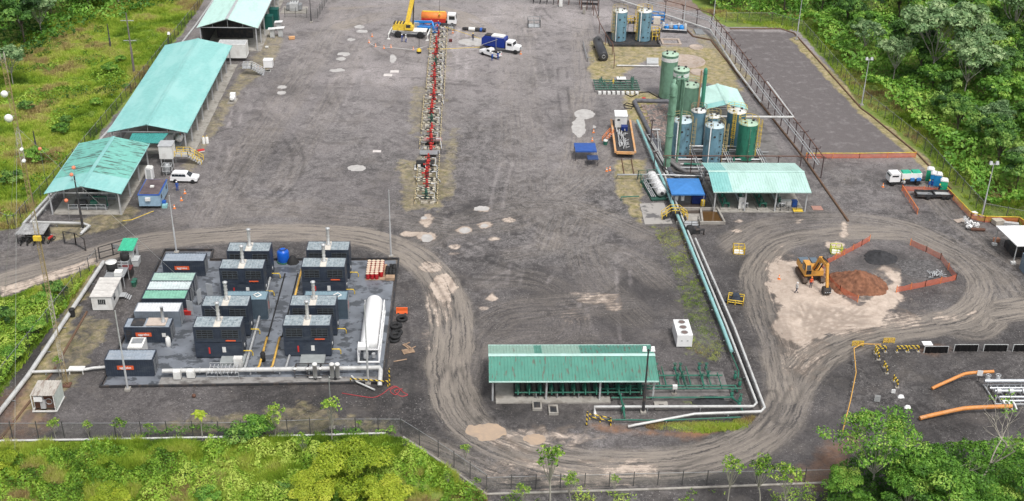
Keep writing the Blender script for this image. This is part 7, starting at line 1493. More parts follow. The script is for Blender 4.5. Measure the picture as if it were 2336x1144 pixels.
# little trailers
for px, m_, m2, lb in (((2112, 455), MDK, MSTEEL, 'black open trailer with a grey floor, left of the pair'), ((2152, 455), MDK, MGREYK, 'black trailer loaded with pale sheets, right of the pair')):
    p = G(*px); t = thing('utility_trailer', lb, 'trailer', (p.x, p.y+.8, 0), R(-4)); MB().box(-1.5, 1.5, -.9, .9, .45, .55).build('bed', m2, t); q = MB(); q.box(-1.55, 1.55, -.96, -.9, .45, .95); q.box(-1.55, 1.55, .9, .96, .45, .95); q.box(-1.6, -1.5, -.9, .9, .45, .95); q.box(1.5, 1.6, -.9, .9, .45, .95); q.build('side_board', m_, t); q = MB(); q.beam((-1.5, -.6, .5), (-2.5, 0, .5), .1).beam((-1.5, .6, .5), (-2.5, 0, .5), .1); q.build('drawbar', m_, t)
    for x in (0, .7) if m2 is MGREYK else (.3,):
        for s_ in (-1, 1): wheel(t, x, s_*1.05, .32, .2)
MBT = M('toilet_blue', (.02, .25, .55), .45); MGT = M('toilet_green', (.02, .38, .20), .45)
for px, m_, lb in (((2130, 424), MBT, 'blue portable toilet nearest the workers'), ((2139, 426), MBT, 'blue portable toilet beside the green one'), ((2152, 440), MGT, 'green portable toilet with white roof at the netting corner'), ((2121, 414), MGT, 'green portable toilet half hidden behind the blue ones')):
    p = G(*px); t = thing('portable_toilet', lb, 'toilet', (p.x, p.y+.5, 0), R(-20), 'portable toilets beside the truck'); MB().box(-.6, .6, -.6, .6, .05, 2.1).build('cabin', m_, t); MB().side([(-.65, 2.1), (.65, 2.1), (.4, 2.35), (-.4, 2.35)], -.65, .65, 0, 'y').build('roof', MGW, t); MB().box(-.4, .4, -.63, -.6, .15, 2.0).build('door', m_, t)
# ================================================================ PEOPLE
def skin_body(J, Ed, rad, root=0):
    me = bpy.data.meshes.new('person_skeleton'); me.from_pydata(J, Ed, []); o = bpy.data.objects.new('tmp', me); C.objects.link(o)
    sk = o.modifiers.new('s', 'SKIN'); ss = o.modifiers.new('d', 'SUBSURF'); ss.levels = 1; ss.render_levels = 1
    for i, r_ in enumerate(rad): me.skin_vertices[0].data[i].radius = (r_, r_) if not isinstance(r_, tuple) else r_
    me.skin_vertices[0].data[root].use_root = True
    dg = bpy.context.evaluated_depsgraph_get(); m = bpy.data.meshes.new_from_object(o.evaluated_get(dg)); bpy.data.objects.remove(o); return m
def body_mesh(pose):
    J = []; E_ = []; Rr = []
    def v(x, y, z, r_, par=None):
        J.append((x, y, z)); Rr.append(r_); i = len(J)-1
        if par is not None: E_.append((par, i))
        return i
    pel = v(0, 0, .95, (.15, .11)); ch = v(0, -.02, 1.22, (.16, .11), pel); sh = v(0, 0, 1.42, (.15, .09), ch); nk = v(0, -.01, 1.52, .055, sh); h1 = v(0, -.02, 1.62, (.075, .09), nk); h2 = v(0, -.02, 1.74, (.07, .085), h1)
    for s_ in (-1, 1):
        st = .22*s_ if pose == 'stride' else 0
        hp = v(.10*s_, 0, .88, .10, pel); kn = v(.12*s_, -.03-st*.6, .49, .068, hp); an = v(.12*s_, st*.9, .09, .045, kn); v(.13*s_, st*.9-.16, .04, .045, an)
        sd_ = v(.2*s_, 0, 1.4, .062, sh)
        if pose == 'reach': el = v(.27*s_, -.18, 1.2, .045, sd_); wr_ = v(.22*s_, -.42, 1.22, .032, el); hd = v(.21*s_, -.49, 1.22, .035, wr_); dx = (0, -1, 0)
        else: el = v(.27*s_, .02, 1.13, .045, sd_); wr_ = v(.28*s_, -.08, .88, .032, el); hd = v(.28*s_, -.1, .81, .035, wr_); dx = (0, -.15, -1)
        for k in range(4): f = v(J[hd][0]+(k-1.5)*.02*(1 if pose == 'reach' else .3), J[hd][1]+dx[1]*.06+(0 if pose == 'reach' else (k-1.5)*.022), J[hd][2]+dx[2]*.06, .009, hd); v(J[f][0], J[f][1]+dx[1]*.03-.012, J[f][2]+dx[2]*(.03-.004*abs(k-1))-.004, .008, f)
        v(J[hd][0]-s_*.045, J[hd][1]-.03, J[hd][2]-.01, .01, hd)
    return skin_body(J, E_, Rr)
_pose = {}
def person(label, px, shirt, trousers, helmet=None, rz=0, pose='stand', z=0):
    if pose not in _pose: _pose[pose] = body_mesh(pose)
    p = G(*px); t = thing('person', label, 'person', (p.x, p.y, z), R(rz)); me = _pose[pose].copy(); me.materials.clear()
    for m_ in (trousers, shirt, MSKIN, MBLK): me.materials.append(m_)
    for f in me.polygons:
        c = f.center; f.material_index = 3 if c.z < .10 else 0 if (c.z < .93 and abs(c.x) < .22) else 2 if (c.z > 1.50 or (pose != 'reach' and abs(c.x) > .22 and c.z < .88) or (pose == 'reach' and c.y < -.40)) else 1; f.use_smooth = True
    b = bpy.data.objects.new('body', me); C.objects.link(b); b.parent = t
    if helmet: MB().lathe([(.15, 1.70), (.15, 1.72), (.125, 1.73), (.12, 1.79), (.07, 1.85), (0, 1.86)], (0, -.02, 0), 14).build('helmet', helmet, t)
    else: MB().lathe([(.105, 1.68), (.11, 1.76), (.07, 1.83), (0, 1.84)], (0, 0, 0), 10).build('hair', MBLK, t)
    q = MB(); q.box(-.045, -.02, -.115, -.105, 1.655, 1.67).box(.02, .045, -.115, -.105, 1.655, 1.67).box(-.025, .025, -.113, -.1, 1.585, 1.595).box(-.012, .012, -.128, -.1, 1.61, 1.645); q.build('face', MDK, t)
    return t
WB = M('work_blue', (.015, .07, .32), .8); WN = M('work_navy', (.02, .03, .07), .8); WO = M('work_orange', (.75, .12, .04), .8); WW = M('work_white', (.55, .55, .54), .8); HY = MYEL; HW = MGW
person('worker in blue overalls and white helmet standing by the white station wagon', (405, 436), WB, WB, HW, 20)
person('worker in white shirt and navy trousers at the front of the crane', (926, 97), WW, WB, HW, 60, 'stride')
person('worker in blue bending toward the crane outrigger', (917, 96), WB, WB, HW, 80, 'reach')
person('worker in dark clothes standing in the far puddle', (1079, 93), WN, WN, HY, 10)
person('worker in blue overalls left behind the white pickup', (1123, 139), WB, WB, HW, 200, 'reach')
person('worker in blue overalls right behind the white pickup', (1136, 137), WB, WB, HW, 160, 'reach')
person('worker in blue on the near side of the blue truck', (1129, 117), WB, WB, HW, 180)
person('worker in blue at the farthest wellhead', (1000, 64), WB, WB, HY, 0, 'reach'); person('worker in orange beside the tanker truck', (984, 64), WO, WN, HW, 30)
person('worker in white shirt and dark trousers walking left of the excavator', (1816, 669), WW, WN, HW, 120, 'stride')
person('worker in an orange jacket standing between the excavator tracks', (1849, 656), WO, WN, MORG, 10)
person('worker with a yellow helmet beside the white truck with green tanks', (2059, 430), WW, WN, HY, -40, 'reach'); person('worker in blue with a yellow helmet near the portable toilets', (2117, 432), WB, WN, HY, 60); person('worker in dark blue sitting level with the green portable toilet', (2140, 442), WN, WN, HY, 100, 'reach')
person('worker in blue at the left side of the portable toilets', (2124, 431), WB, WB, None, -60)

# ================================================================ POLES, MAST, FENCES
def light_pole(label, bpx, tpy, style='plain', m_=None, r_=.09):
    p = G(*bpx); h_ = HT(*bpx, tpy); m_ = m_ or MGAL; t = thing('light_pole', label, 'pole', (p.x, p.y, 0)); MB().lathe([(r_*1.6, 0), (r_*1.4, h_*.45), (r_, h_*.46), (r_*.8, h_)], (0, 0, 0), 10).build('shaft', m_, t)
    MB().box(-.35, .35, -.35, .35, 0, .3).build('footing', MCON, t)
    if style in ('double', 'lamp'):
        xs = (-.5, .5) if style == 'double' else (.25,)
        MB().beam((-.65 if style == 'double' else 0, 0, h_-.2), (.65 if style == 'double' else .4, 0, h_-.2), .07).build('bracket', m_, t)
        for x in xs: q = MB(); q.prism([(x-.28, -.32), (x+.28, -.32), (x+.28, .12), (x-.28, .12)], h_-.15, h_+.35, 0, [(x-.2, -.15), (x+.2, -.15), (x+.2, .1), (x-.2, .1)]); q.build('floodlight', MGW if m_ is MDK else MGAL, t)
    if style == 'cross':
        for z in (h_-1.6, h_*.56): MB().beam((-1.3, 0, z), (1.3, 0, z), .12).build('crossarm', MGAL, t)
    return t
light_pole('thin grey pole standing in front of the front navy container', (292, 890), 709); light_pole('thin grey pole behind the back navy container', (403, 578), 446); light_pole('thin grey pole at the back right corner of the generator yard', (892, 587), 434)
light_pole('thin grey pole in front of the white gas tank', (840, 876), 694); light_pole('tall black pole with two white floodlights at the green shed', (1467, 942), 797, 'double', MDK, .12)
light_pole('dark lamp pole in front of the rust streaked shed', (190, 524), 402, 'plain', MDK, .13); light_pole('dark pole with a lamp on the meadow edge', (389, 131), 77, 'lamp', MDK, .12)
light_pole('old short wooden pole on the meadow', (253, 113), 55, 'plain', MDK, .14); light_pole('tall wooden pole with two crossarms on the meadow', (307, 171), 30, 'cross', M('old_pole_wood', (.15, .13, .12), .9), .16); light_pole('short leaning post on the lower meadow', (83, 340), 300, 'plain', MDK, .12)
light_pole('grey lamp pole behind the right fence, middle one', (1965, 241), 135, 'double', None, .085); light_pole('grey lamp pole behind the right fence, lowest one', (2239, 496), 373, 'double', None, .085); light_pole('grey lamp pole at the top corner of the paved lot', (1817, 91), -2, 'plain', None, .085)
light_pole('grey pole behind the blue pump skid', (1558, 72), -5, 'plain', None, .085); light_pole('tall grey pole at the bend of the brown pipe rack', (1627, 50), -8, 'plain', None, .085); light_pole('thin black pole near the transformer yard', (710, 52), -5, 'plain', MDK, .08); light_pole('bare thin pole behind the bottom fence', (758, 980), 858, 'plain', MSTEEL, .06); light_pole('thin black mast at the top edge of the gravel', (1365, 40), -4, 'plain', MDK, .07)
bp_ = G(153, 880); mh = HT(153, 880, 120); mt = thing('lattice_mast', 'tall rusty yellow lattice mast with dishes at the left', 'mast', (bp_.x, bp_.y, 0)); MML = M('mast_paint', (.34, .26, .13), .7, c2=(.50, .47, .42), amt=.9, c2sc=(.3, .3, .12), lo=.49, hi=.51)
w_ = .5; cs = [(w_*.58*math.cos(R(90+120*i)), w_*.58*math.sin(R(90+120*i))) for i in range(3)]; q = MB(); z = 0; k = 0
for c in cs: q.tube([(*c, 0), (*c, mh)], .035, 5)
while z < mh-.6:
    for i in range(3): a, b = cs[i], cs[(i+1) % 3]; q.beam((*a, z), (*b, z), .025); (q.beam((*a, z), (*b, z+.6), .022) if k % 2 else q.beam((*b, z), (*a, z+.6), .022))
    z += .6; k += 1
q.build('lattice', MML, mt); MB().box(-.5, .5, -.5, .5, 0, .2).build('footing', MRUST, mt)
for py, sx, r_, yy in ((210, -.4, .38, 0), (265, -.45, .46, 0), (336, .3, .2, -.3), (362, .3, .22, -.3)):
    z = HT(153, 880, py); a = MB().lathe([(0, 0), (r_*.6, -.06), (r_, -.25), (r_, -.5), (r_*.4, -.62), (0, -.64)], (sx, -.3, z), 18, axis='y'); a.build('dish', MGW, mt); MB().beam((0, 0, z), (sx, -.2, z), .06).build('bracket', MGAL, mt)
z = HT(153, 880, 541); MB().box(-.45, .45, -.5, -.2, z-.3, z+.3).build('warning_box', MYEL, mt)
q = MB()
for dx, dy in ((-14, 18), (20, 12), (-2, -14)): q.tube([(0, 0, mh*.8), (dx, dy, 0)], .015, 4)
q.build('guy_wire', MGAL, mt)
for i, px in enumerate(((91, 340), (168, 383), (163, 399), (151, 458))):
    # orange marker balls sit on a stay wire of the mast
    z = (5.5, 6.5, 6.0, 3.5)[i]; p = G(*px, z); t = thing('marker_ball', ['orange marker ball above the lower meadow', 'orange marker ball above the rust streaked roof, upper one', 'orange marker ball above the rust streaked roof, lower one', 'orange marker ball in front of the rust streaked shed'][i], 'marker ball', p, 0)
    MB().lathe([(.32*math.sin(a), -.32*math.cos(a)) for a in [math.pi*k/10 for k in range(11)]], (0, 0, 0), 14).build('ball', M('marker_orange', (.75, .22, .12), .5), t); MB().tube([(0, 0, -p.z), (0, 0, 0)], .03, 5).build('stay', MSTEEL, t)
MMESH = see_through('chain_link', (.10, .11, .10), .22)
def fence(label, px, h_=2.2, step=3.0, arm=True, mesh=True):
    P = [G(*p) for p in px]; t = thing('chain_link_fence', label, 'fence', (P[0].x, P[0].y, 0)); q = MB(); r_ = MB()
    for a, b in zip(P, P[1:]):
        q.add([(a.x, a.y, .05), (b.x, b.y, .05), (b.x, b.y, h_), (a.x, a.y, h_)], [(0, 1, 2, 3)]); r_.tube([(a.x, a.y, h_), (b.x, b.y, h_)], .03, 5); k = max(1, round((b-a).length/step))
        for i in range(k):
            c = a.lerp(b, i/k); MB().beam((c.x, c.y, 0), (c.x, c.y, h_+.3), .09).build('fence_post', M('fence_steel', (.07, .07, .07), .6), t, True)
    if mesh: q.build('mesh_panel', MMESH, t, True)
    r_.build('top_rail', MSTEEL, t, True)
fence('chain link fence between the meadow and the three left sheds', [(36, 520), (62, 490), (170, 370), (340, 166), (452, 25), (475, -20)])
fence('chain link fence beside the long silver pipe at the left', [(222, 600), (0, 880), (-40, 925)]); fence('short chain link fence piece at the far left by the shack', [(-20, 500), (20, 520), (36, 520)])
fence('chain link fence along the bottom behind the white pipe', [(-30, 1000), (500, 999), (760, 990), (915, 990), (1000, 1043), (1110, 1118)]); fence('low chain link fence along the bottom edge of the road', [(1110, 1118), (1500, 1108), (1890, 1100)], 1.8)
fence('chain link fence along the right side below the forest', [(1655, 52), (1760, 52), (1830, 72), (1968, 232), (2108, 345), (2242, 494), (2345, 514)], 2.4)
fence('wire fence round the transformer yard at the top', [(650, 40), (725, 42), (760, -20)], 2.2)
t = thing('transformer', 'grey transformer on a kerbed bay at the top edge', 'transformer', (G(672, 24).x, G(672, 24).y, 0)); MB().box(-1.0, 1.0, -1.2, 1.2, .2, 2.0).build('casing', MGREYK, t); MB().box(-3, 3, -2.6, 2.6, 0, .15).build('base', MCON, t)
for x in (-.6, 0, .6): MB().lathe([(.1, 2.0), (.14, 2.2), (.08, 2.5), (.12, 2.7)], (x, 0, 0), 10).build('insulator', MSTEEL, t)
MB().box(-1.8, -1.1, -1, 1, .4, 1.6).box(1.1, 1.8, -1, 1, .4, 1.6).build('radiator', MSTEEL, t)
rs = np.random.RandomState(3)

# ================================================================ VEGETATION
def leaf_mat(name, stops, trans=.25):
    m = bpy.data.materials.new(name); m.use_nodes = True; t = m.node_tree; n = t.nodes; L_ = t.links; n.clear()
    at = n.new('ShaderNodeAttribute'); at.attribute_name = 'tint'; oi = n.new('ShaderNodeObjectInfo')
    ad = n.new('ShaderNodeMath'); ad.operation = 'MULTIPLY_ADD'; ad.inputs[1].default_value = .35; L_.new(oi.outputs['Random'], ad.inputs[0]); sb_ = n.new('ShaderNodeMath'); sb_.operation = 'SUBTRACT'; L_.new(at.outputs['Fac'], sb_.inputs[0]); sb_.inputs[1].default_value = .17; L_.new(sb_.outputs[0], ad.inputs[2])
    cr_ = n.new('ShaderNodeValToRGB'); L_.new(ad.outputs[0], cr_.inputs[0]); e = cr_.color_ramp.elements
    while len(e) < len(stops): e.new(.5)
    for i, (p_, c_) in enumerate(stops): e[i].position = p_; e[i].color = (*c_, 1)
    d = n.new('ShaderNodeBsdfPrincipled'); d.inputs['Roughness'].default_value = .55; d.inputs['Specular IOR Level'].default_value = .3; tr = n.new('ShaderNodeBsdfTranslucent'); mx = n.new('ShaderNodeMixShader'); mx.inputs[0].default_value = trans; o = n.new('ShaderNodeOutputMaterial')
    L_.new(cr_.outputs[0], d.inputs['Base Color']); L_.new(cr_.outputs[0], tr.inputs[0]); L_.new(d.outputs[0], mx.inputs[1]); L_.new(tr.outputs[0], mx.inputs[2]); L_.new(mx.outputs[0], o.inputs[0]); return m
LGRASS = leaf_mat('grass_blades', [(0, (.11, .20, .025)), (.35, (.27, .41, .04)), (.65, (.44, .53, .08)), (.85, (.50, .48, .16)), (1, (.36, .25, .13))])
LTREE = leaf_mat('tree_leaves', [(0, (.022, .06, .015)), (.4, (.065, .16, .03)), (.7, (.14, .29, .055)), (1, (.28, .42, .09))])
LPALE = leaf_mat('pale_tree_leaves', [(0, (.08, .16, .06)), (.5, (.20, .33, .14)), (1, (.42, .54, .27))])
LYEL = leaf_mat('yellow_green_leaves', [(0, (.16, .26, .02)), (.5, (.38, .48, .04)), (1, (.58, .62, .08))])
LBUSH = leaf_mat('undergrowth_leaves', [(0, (.035, .10, .015)), (.45, (.12, .28, .035)), (.75, (.22, .42, .06)), (1, (.38, .52, .10))])
LLIME = leaf_mat('lime_leaves', [(0, (.03, .08, .01)), (.35, (.12, .25, .025)), (.65, (.28, .46, .05)), (1, (.50, .60, .12))])
MBARK = M('pale_bark', (.34, .32, .28), .85, var=.2); MBARKD = M('dark_bark', (.12, .10, .08), .9, var=.2)
def blades(P, h_, w_, tint, per=4, spread=.25):
    n = len(P); P = np.repeat(P, per, 0); h_ = np.repeat(h_, per); tint = np.repeat(tint, per); a = rs.rand(n*per)*6.283; b = rs.rand(n*per)*6.283
    off = np.stack([np.cos(b), np.sin(b), b*0], 1)*(rs.rand(n*per)*spread)[:, None]; s_ = np.stack([np.cos(a), np.sin(a), a*0], 1)*w_; l_ = rs.randn(n*per, 2)*.35*h_[:, None]
    base = P+off; hh = h_*(.6+.6*rs.rand(n*per)); tip = base+np.stack([l_[:, 0], l_[:, 1], hh], 1); V = np.stack([base-s_, base+s_, tip], 1).reshape(-1, 3); F_ = np.arange(len(V)).reshape(-1, 3)
    return V, F_, np.clip(tint+rs.randn(len(F_))*.08, 0, 1)
def leafquads(P, Nn, size, asp=.55):
    """leaf faces at P, roughly facing Nn"""
    n = len(P); Nn = Nn+rs.randn(n, 3)*.55; Nn /= np.linalg.norm(Nn, axis=1)[:, None]+1e-9; t_ = rs.randn(n, 3); u = np.cross(Nn, t_); u /= np.linalg.norm(u, axis=1)[:, None]+1e-9; v = np.cross(Nn, u)
    s_ = (size*(.6+.8*rs.rand(n)))[:, None] if np.ndim(size) else size*(.6+.8*rs.rand(n))[:, None]
    return np.stack([P-u*s_, P+v*s_*asp, P+u*s_, P-v*s_*asp], 1).reshape(-1, 3), np.arange(4*n).reshape(-1, 4)
def scatter(px, n, world=None):
    P = world or poly(px); xs = [p[0] for p in P]; yy = [p[1] for p in P]; X_ = rs.uniform(min(xs), max(xs), n); Y_ = rs.uniform(min(yy), max(yy), n); k = sdpoly(X_, Y_, P) < 0; return X_[k], Y_[k]
def visible(X_, Y_, m=60):
    dx = X_; dy = Y_; z = dx*_fw.x+dy*_fw.y-CH*_fw.z; px = 1168+FPX*(dx*_r2.x+dy*_r2.y-CH*_r2.z)/z; py = 572-FPX*(dx*_u2.x+dy*_u2.y-CH*_u2.z)/z; return (px > -m) & (px < 2336+m) & (py > -m*3) & (py < 1144+m)
def grass(name, px, n, hmin, hmax, label, bias=.0, per=4, w_=.06, ok=None):
    X_, Y_ = scatter(px, n); k = visible(X_, Y_); X_, Y_ = X_[k], Y_[k]; f = fbm(X_*.12, Y_*.12, 4, 1); g_ = fbm(X_*.5, Y_*.5, 3, 3)
    if ok is not None: k = ok(X_, Y_, f, g_); X_, Y_, f, g_ = X_[k], Y_[k], f[k], g_[k]
    h_ = hmin+(hmax-hmin)*sst(.3, .7, g_); V, F_, ti = blades(np.stack([X_, Y_, X_*0-.05], 1), h_, w_, np.clip(.50+(f-.5)*1.9+(g_-.5)*.7+bias, 0, 1), per)
    o = np_mesh(name, V, F_, LGRASS, {'tint': ('FACE', ti)}); tag(o, label, 'grass', kind='stuff'); return o
MEADOW = [(36, 523), (62, 493), (170, 373), (335, 165), (452, 22), (490, -60), (300, -60), (-60, 150), (-60, 523)]
grass('meadow_grass', MEADOW, 150000, .35, 1.0, 'yellowish green meadow grass on the slope left of the sheds', .04, 4, .10)
grass('bank_grass', [(-60, 700), (0, 684), (150, 640), (222, 604), (0, 905), (-60, 975)], 16000, .3, .8, 'green grass on the bank between the road and the silver pipe', -.12, 4, .07)
grass('slope_grass', [(-60, 1012), (500, 1008), (760, 999), (915, 1000), (1000, 1055), (1090, 1125), (1150, 1200), (-60, 1230)], 90000, .3, 1.0, 'long bright grass on the slope below the bottom fence', .06, 4, .055)
grass('verge_grass', [(1600, 20), (1660, 48), (1830, 74), (1968, 236), (2108, 348), (2240, 498), (2345, 518), (2400, 480), (2280, 420), (2140, 290), (1990, 170), (1850, 40), (1700, 20)], 40000, .3, .8, 'green grass verge along the right fence', -.1, 4, .08)
grass('pipe_side_grass', [(1485, 518), (1555, 520), (1585, 620), (1650, 790), (1640, 830), (1570, 800), (1560, 700), (1530, 600)], 3500, .1, .22, 'short grass beside the light blue pipe', -.1, 4, .04)
grass('corner_grass', [(1470, 967), (1690, 958), (1725, 950), (1700, 980), (1600, 990), (1475, 978)], 2500, .15, .5, 'rough grass at the bend of the white pipes', .05, 5, .04)
def under(name, px, n, hmax, size, label, mat=None, thr=.35, bias=0., fr=.22):
    X_, Y_ = scatter(px, n); k = visible(X_, Y_, 80); X_, Y_ = X_[k], Y_[k]; f = fbm(X_*fr, Y_*fr, 4, 2); g_ = fbm(X_*fr*3.2, Y_*fr*3.2, 3, 0); k = f > thr; X_, Y_, f, g_ = X_[k], Y_[k], f[k], g_[k]
    def H_(a, b): return hmax*(sst(thr, .75, fbm(a*fr, b*fr, 4, 2))*.75+.9*(fbm(a*fr*3.2, b*fr*3.2, 3, 0)-.25))
    Z_ = H_(X_, Y_); gx_ = (H_(X_+.3, Y_)-Z_)/.3; gy_ = (H_(X_, Y_+.3)-Z_)/.3; P = np.stack([X_, Y_, np.maximum(Z_, .1)*(1-.35*rs.rand(len(Z_))**2)], 1); V, F_ = leafquads(P, np.stack([-gx_, -gy_, gx_*0+1], 1), size)
    ti = np.clip(.5+(fbm(X_*.08, Y_*.08, 3, 5)-.5)*1.5+(g_-.5)*.9+rs.randn(len(X_))*.12+bias, 0, 1); o = np_mesh(name, V, F_, mat or LBUSH, {'tint': ('FACE', ti)}); tag(o, label, 'undergrowth', kind='stuff')
under('slope_undergrowth', [(-60, 1060), (200, 1030), (500, 1020), (900, 1020), (1000, 1070), (1110, 1150), (1100, 1230), (-60, 1230)], 120000, 1.9, .12, 'dense lime green undergrowth on the bottom slope', LLIME, thr=.40, bias=-.0, fr=.34)
under('bank_undergrowth', [(-60, 720), (0, 700), (160, 650), (200, 650), (0, 895), (-60, 960)], 26000, 2.0, .14, 'dense green bushes on the bank left of the silver pipe', LLIME, thr=.38, bias=-.12)
under('meadow_undergrowth', [(30, 520), (160, 365), (300, 180), (240, 60), (-60, 180), (-60, 523)], 40000, 1.6, .20, 'patches of leafy weeds scattered over the meadow', LLIME, thr=.57, bias=-.1)
under('forest_undergrowth', [(1700, -80), (1840, 55), (1975, 205), (2115, 330), (2250, 478), (2420, 500), (2600, -100)], 190000, 4.2, .38, 'dense leafy undergrowth beyond the right fence', thr=.2, fr=.11)
under('far_undergrowth', [(1560, -10), (1640, 25), (1830, 60), (1850, -120), (1500, -120)], 20000, 3.0, .38, 'leafy undergrowth beyond the top right fence', thr=.25, bias=-.1)
under('far_left_undergrowth', [(-60, 190), (80, 130), (200, 70), (330, 30), (470, -10), (470, -200), (-60, -200)], 60000, 3.0, .38, 'leafy undergrowth at the edge of the wood in the top left', thr=.25, bias=-.15)
under('fence_creepers', [(300, 994), (640, 990), (900, 984), (905, 994), (640, 1000), (300, 1004)], 5000, 1.7, .11, 'creepers climbing the bottom fence', thr=.36, bias=-.05, fr=.4)
under('corner_undergrowth', [(1885, 1110), (2000, 1060), (2150, 1040), (2420, 1020), (2420, 1260), (1880, 1260)], 60000, 3.2, .16, 'dense bushes filling the bottom right corner', thr=.28)

under('roadside_growth', [(1125, 1132), (1500, 1125), (1890, 1112), (1890, 1260), (1110, 1260)], 22000, 1.2, .10, 'patchy green growth beyond the low bottom fence', LLIME, thr=.50, fr=.4)
def tree_proto(name, kind, seed, h_, rad, nleaf, size, mat, bark, cat='tree'):
    r = np.random.RandomState(seed); t = thing(name, 'x', cat, (0, 0, 0)); q = MB(); cl = []
    th = h_*(.45 if kind == 'dense' else .38 if kind == 'open' else .15); bend = r.randn(2)*.05*h_; top = Vector((bend[0], bend[1], th)); r0 = max(.03, h_*{'dense': .018, 'open': .011, 'bush': .014, 'pillar': .02}[kind])
    q.tube([(0, 0, -.3), (bend[0]*.4, bend[1]*.4, th*.5), tuple(top)], [r0*1.3, r0, r0*.8], 8)
    nb = {'dense': 11, 'open': 13, 'bush': 9, 'pillar': 9}[kind]
    for i in range(nb):
        a = i*2.4+r.rand()*.6; f = math.sqrt((i+.5)/nb)
        if kind == 'pillar': e = Vector((math.cos(a)*rad*.35, math.sin(a)*rad*.35, h_*(.15+.8*i/nb)))
        else: e = Vector((bend[0]+math.cos(a)*rad*f*.78, bend[1]+math.sin(a)*rad*f*.78, th+(h_-th)*(.86-.50*f*f*(1 if kind != 'open' else .5))+r.randn()*h_*.045))
        b0 = top if kind in ('dense', 'open') else Vector((0, 0, h_*.1)); mid = b0.lerp(e, .5)+Vector((r.randn()*.15*rad*.4, r.randn()*.15*rad*.4, (.06 if kind == 'dense' else -.04)*h_))
        q.tube([tuple(b0-Vector((0, 0, th*.25*r.rand()))), tuple(mid), tuple(e)], [r0*.55, r0*.35, r0*.14], 5); cl.append((e, rad*(.30+.14*r.rand())*(.75 if kind == 'open' else 1)))
        if kind == 'open':
            for _ in range(2): e2 = e+Vector((r.randn()*.22*rad, r.randn()*.22*rad, r.rand()*.08*h_)); q.tube([tuple(mid), tuple(e2)], [r0*.25, r0*.08], 4); cl.append((e2, rad*.20))
    q.build('trunk', bark, t); per = nleaf//len(cl); PP = []; NN = []; TT = []
    for (e, cr__) in cl:
        for s_ in range(3):
            c = np.array(e)+r.randn(3)*np.array([.4, .4, .25])*cr__; u = r.randn(per//3, 3); u[:, 2] = np.abs(u[:, 2])*.9-.12; u /= np.linalg.norm(u, axis=1)[:, None]; rr = cr__*(.55+.35*r.rand())*(1-.22*r.rand(len(u))**2)*(1+.22*np.sin(u[:, 0]*9+seed)*np.sin(u[:, 1]*8))
            PP.append(c+u*rr[:, None]*np.array([1, 1, .62 if kind != 'pillar' else 1.1])); NN.append(u+np.array([0, 0, .5])); TT.append(np.full(len(u), .5+r.randn()*.24))
    P = np.concatenate(PP); V, F_ = leafquads(P, np.concatenate(NN), size); ti = np.clip(np.concatenate(TT)+rs.randn(len(P))*.13, 0, 1); np_mesh('crown', V, F_, mat, {'tint': ('FACE', ti)}, parent=t); return t
PR = {}
def addtree(kind, key, label, px, hgt, rz=None, group=None, xy=None):
    base = PR[key]; h0 = base[1]; p = Vector((*xy, 0)) if xy else G(*px); s_ = hgt/h0; rz = rnd.random()*6.28 if rz is None else rz
    if not base[2]: o = base[0]; o.location = p; o.rotation_euler.z = rz; o.scale = (s_, s_, s_); base[2] = True; o['label'] = label
    else: o = dup(base[0], p, rz, label, s_)
    if group: o['group'] = group
    elif 'group' in o: del o['group']
    return o
def proto_(key, *a): PR[key] = [tree_proto(*a), a[3], False]
proto_('d0', 'broadleaf_tree', 'dense', 1, 11, 5.0, 5200, .34, LTREE, MBARKD); proto_('d1', 'broadleaf_tree', 'dense', 2, 10, 4.4, 4800, .34, LTREE, MBARKD); proto_('d2', 'broadleaf_tree', 'dense', 5, 9, 4.6, 4800, .34, LBUSH, MBARKD); proto_('d3', 'broadleaf_tree', 'dense', 8, 12, 4.2, 5000, .34, LTREE, MBARKD)
proto_('o0', 'umbrella_tree', 'open', 3, 16, 8.5, 7500, .36, LPALE, MBARK); proto_('o1', 'umbrella_tree', 'open', 9, 14, 6.0, 4200, .36, LPALE, MBARK); proto_('p0', 'vine_covered_tree', 'pillar', 4, 10, 3.2, 4200, .32, LTREE, MBARKD)
proto_('b0', 'shrub', 'bush', 6, 2.4, 1.7, 2400, .11, LBUSH, MBARKD, 'shrub'); proto_('b1', 'shrub', 'bush', 7, 2.0, 1.5, 2200, .10, LTREE, MBARKD, 'shrub'); proto_('y0', 'yellow_green_bush', 'bush', 12, 5.0, 4.4, 15000, .11, LYEL, MBARKD, 'bush')
proto_('s0', 'sapling', 'open', 14, 3.6, .9, 800, .075, LLIME, MBARK); proto_('s1', 'sapling', 'open', 15, 3.4, .7, 420, .08, LLIME, MBARK); proto_('f0', 'foreground_tree', 'open', 21, 7.5, 3.8, 5200, .12, LBUSH, MBARK); proto_('f1', 'foreground_tree', 'dense', 22, 6, 2.9, 8500, .11, LBUSH, MBARK)
def nearfence(x, y, P, m):
    return sdpoly(np.array([x]), np.array([y]), P)[0] > m
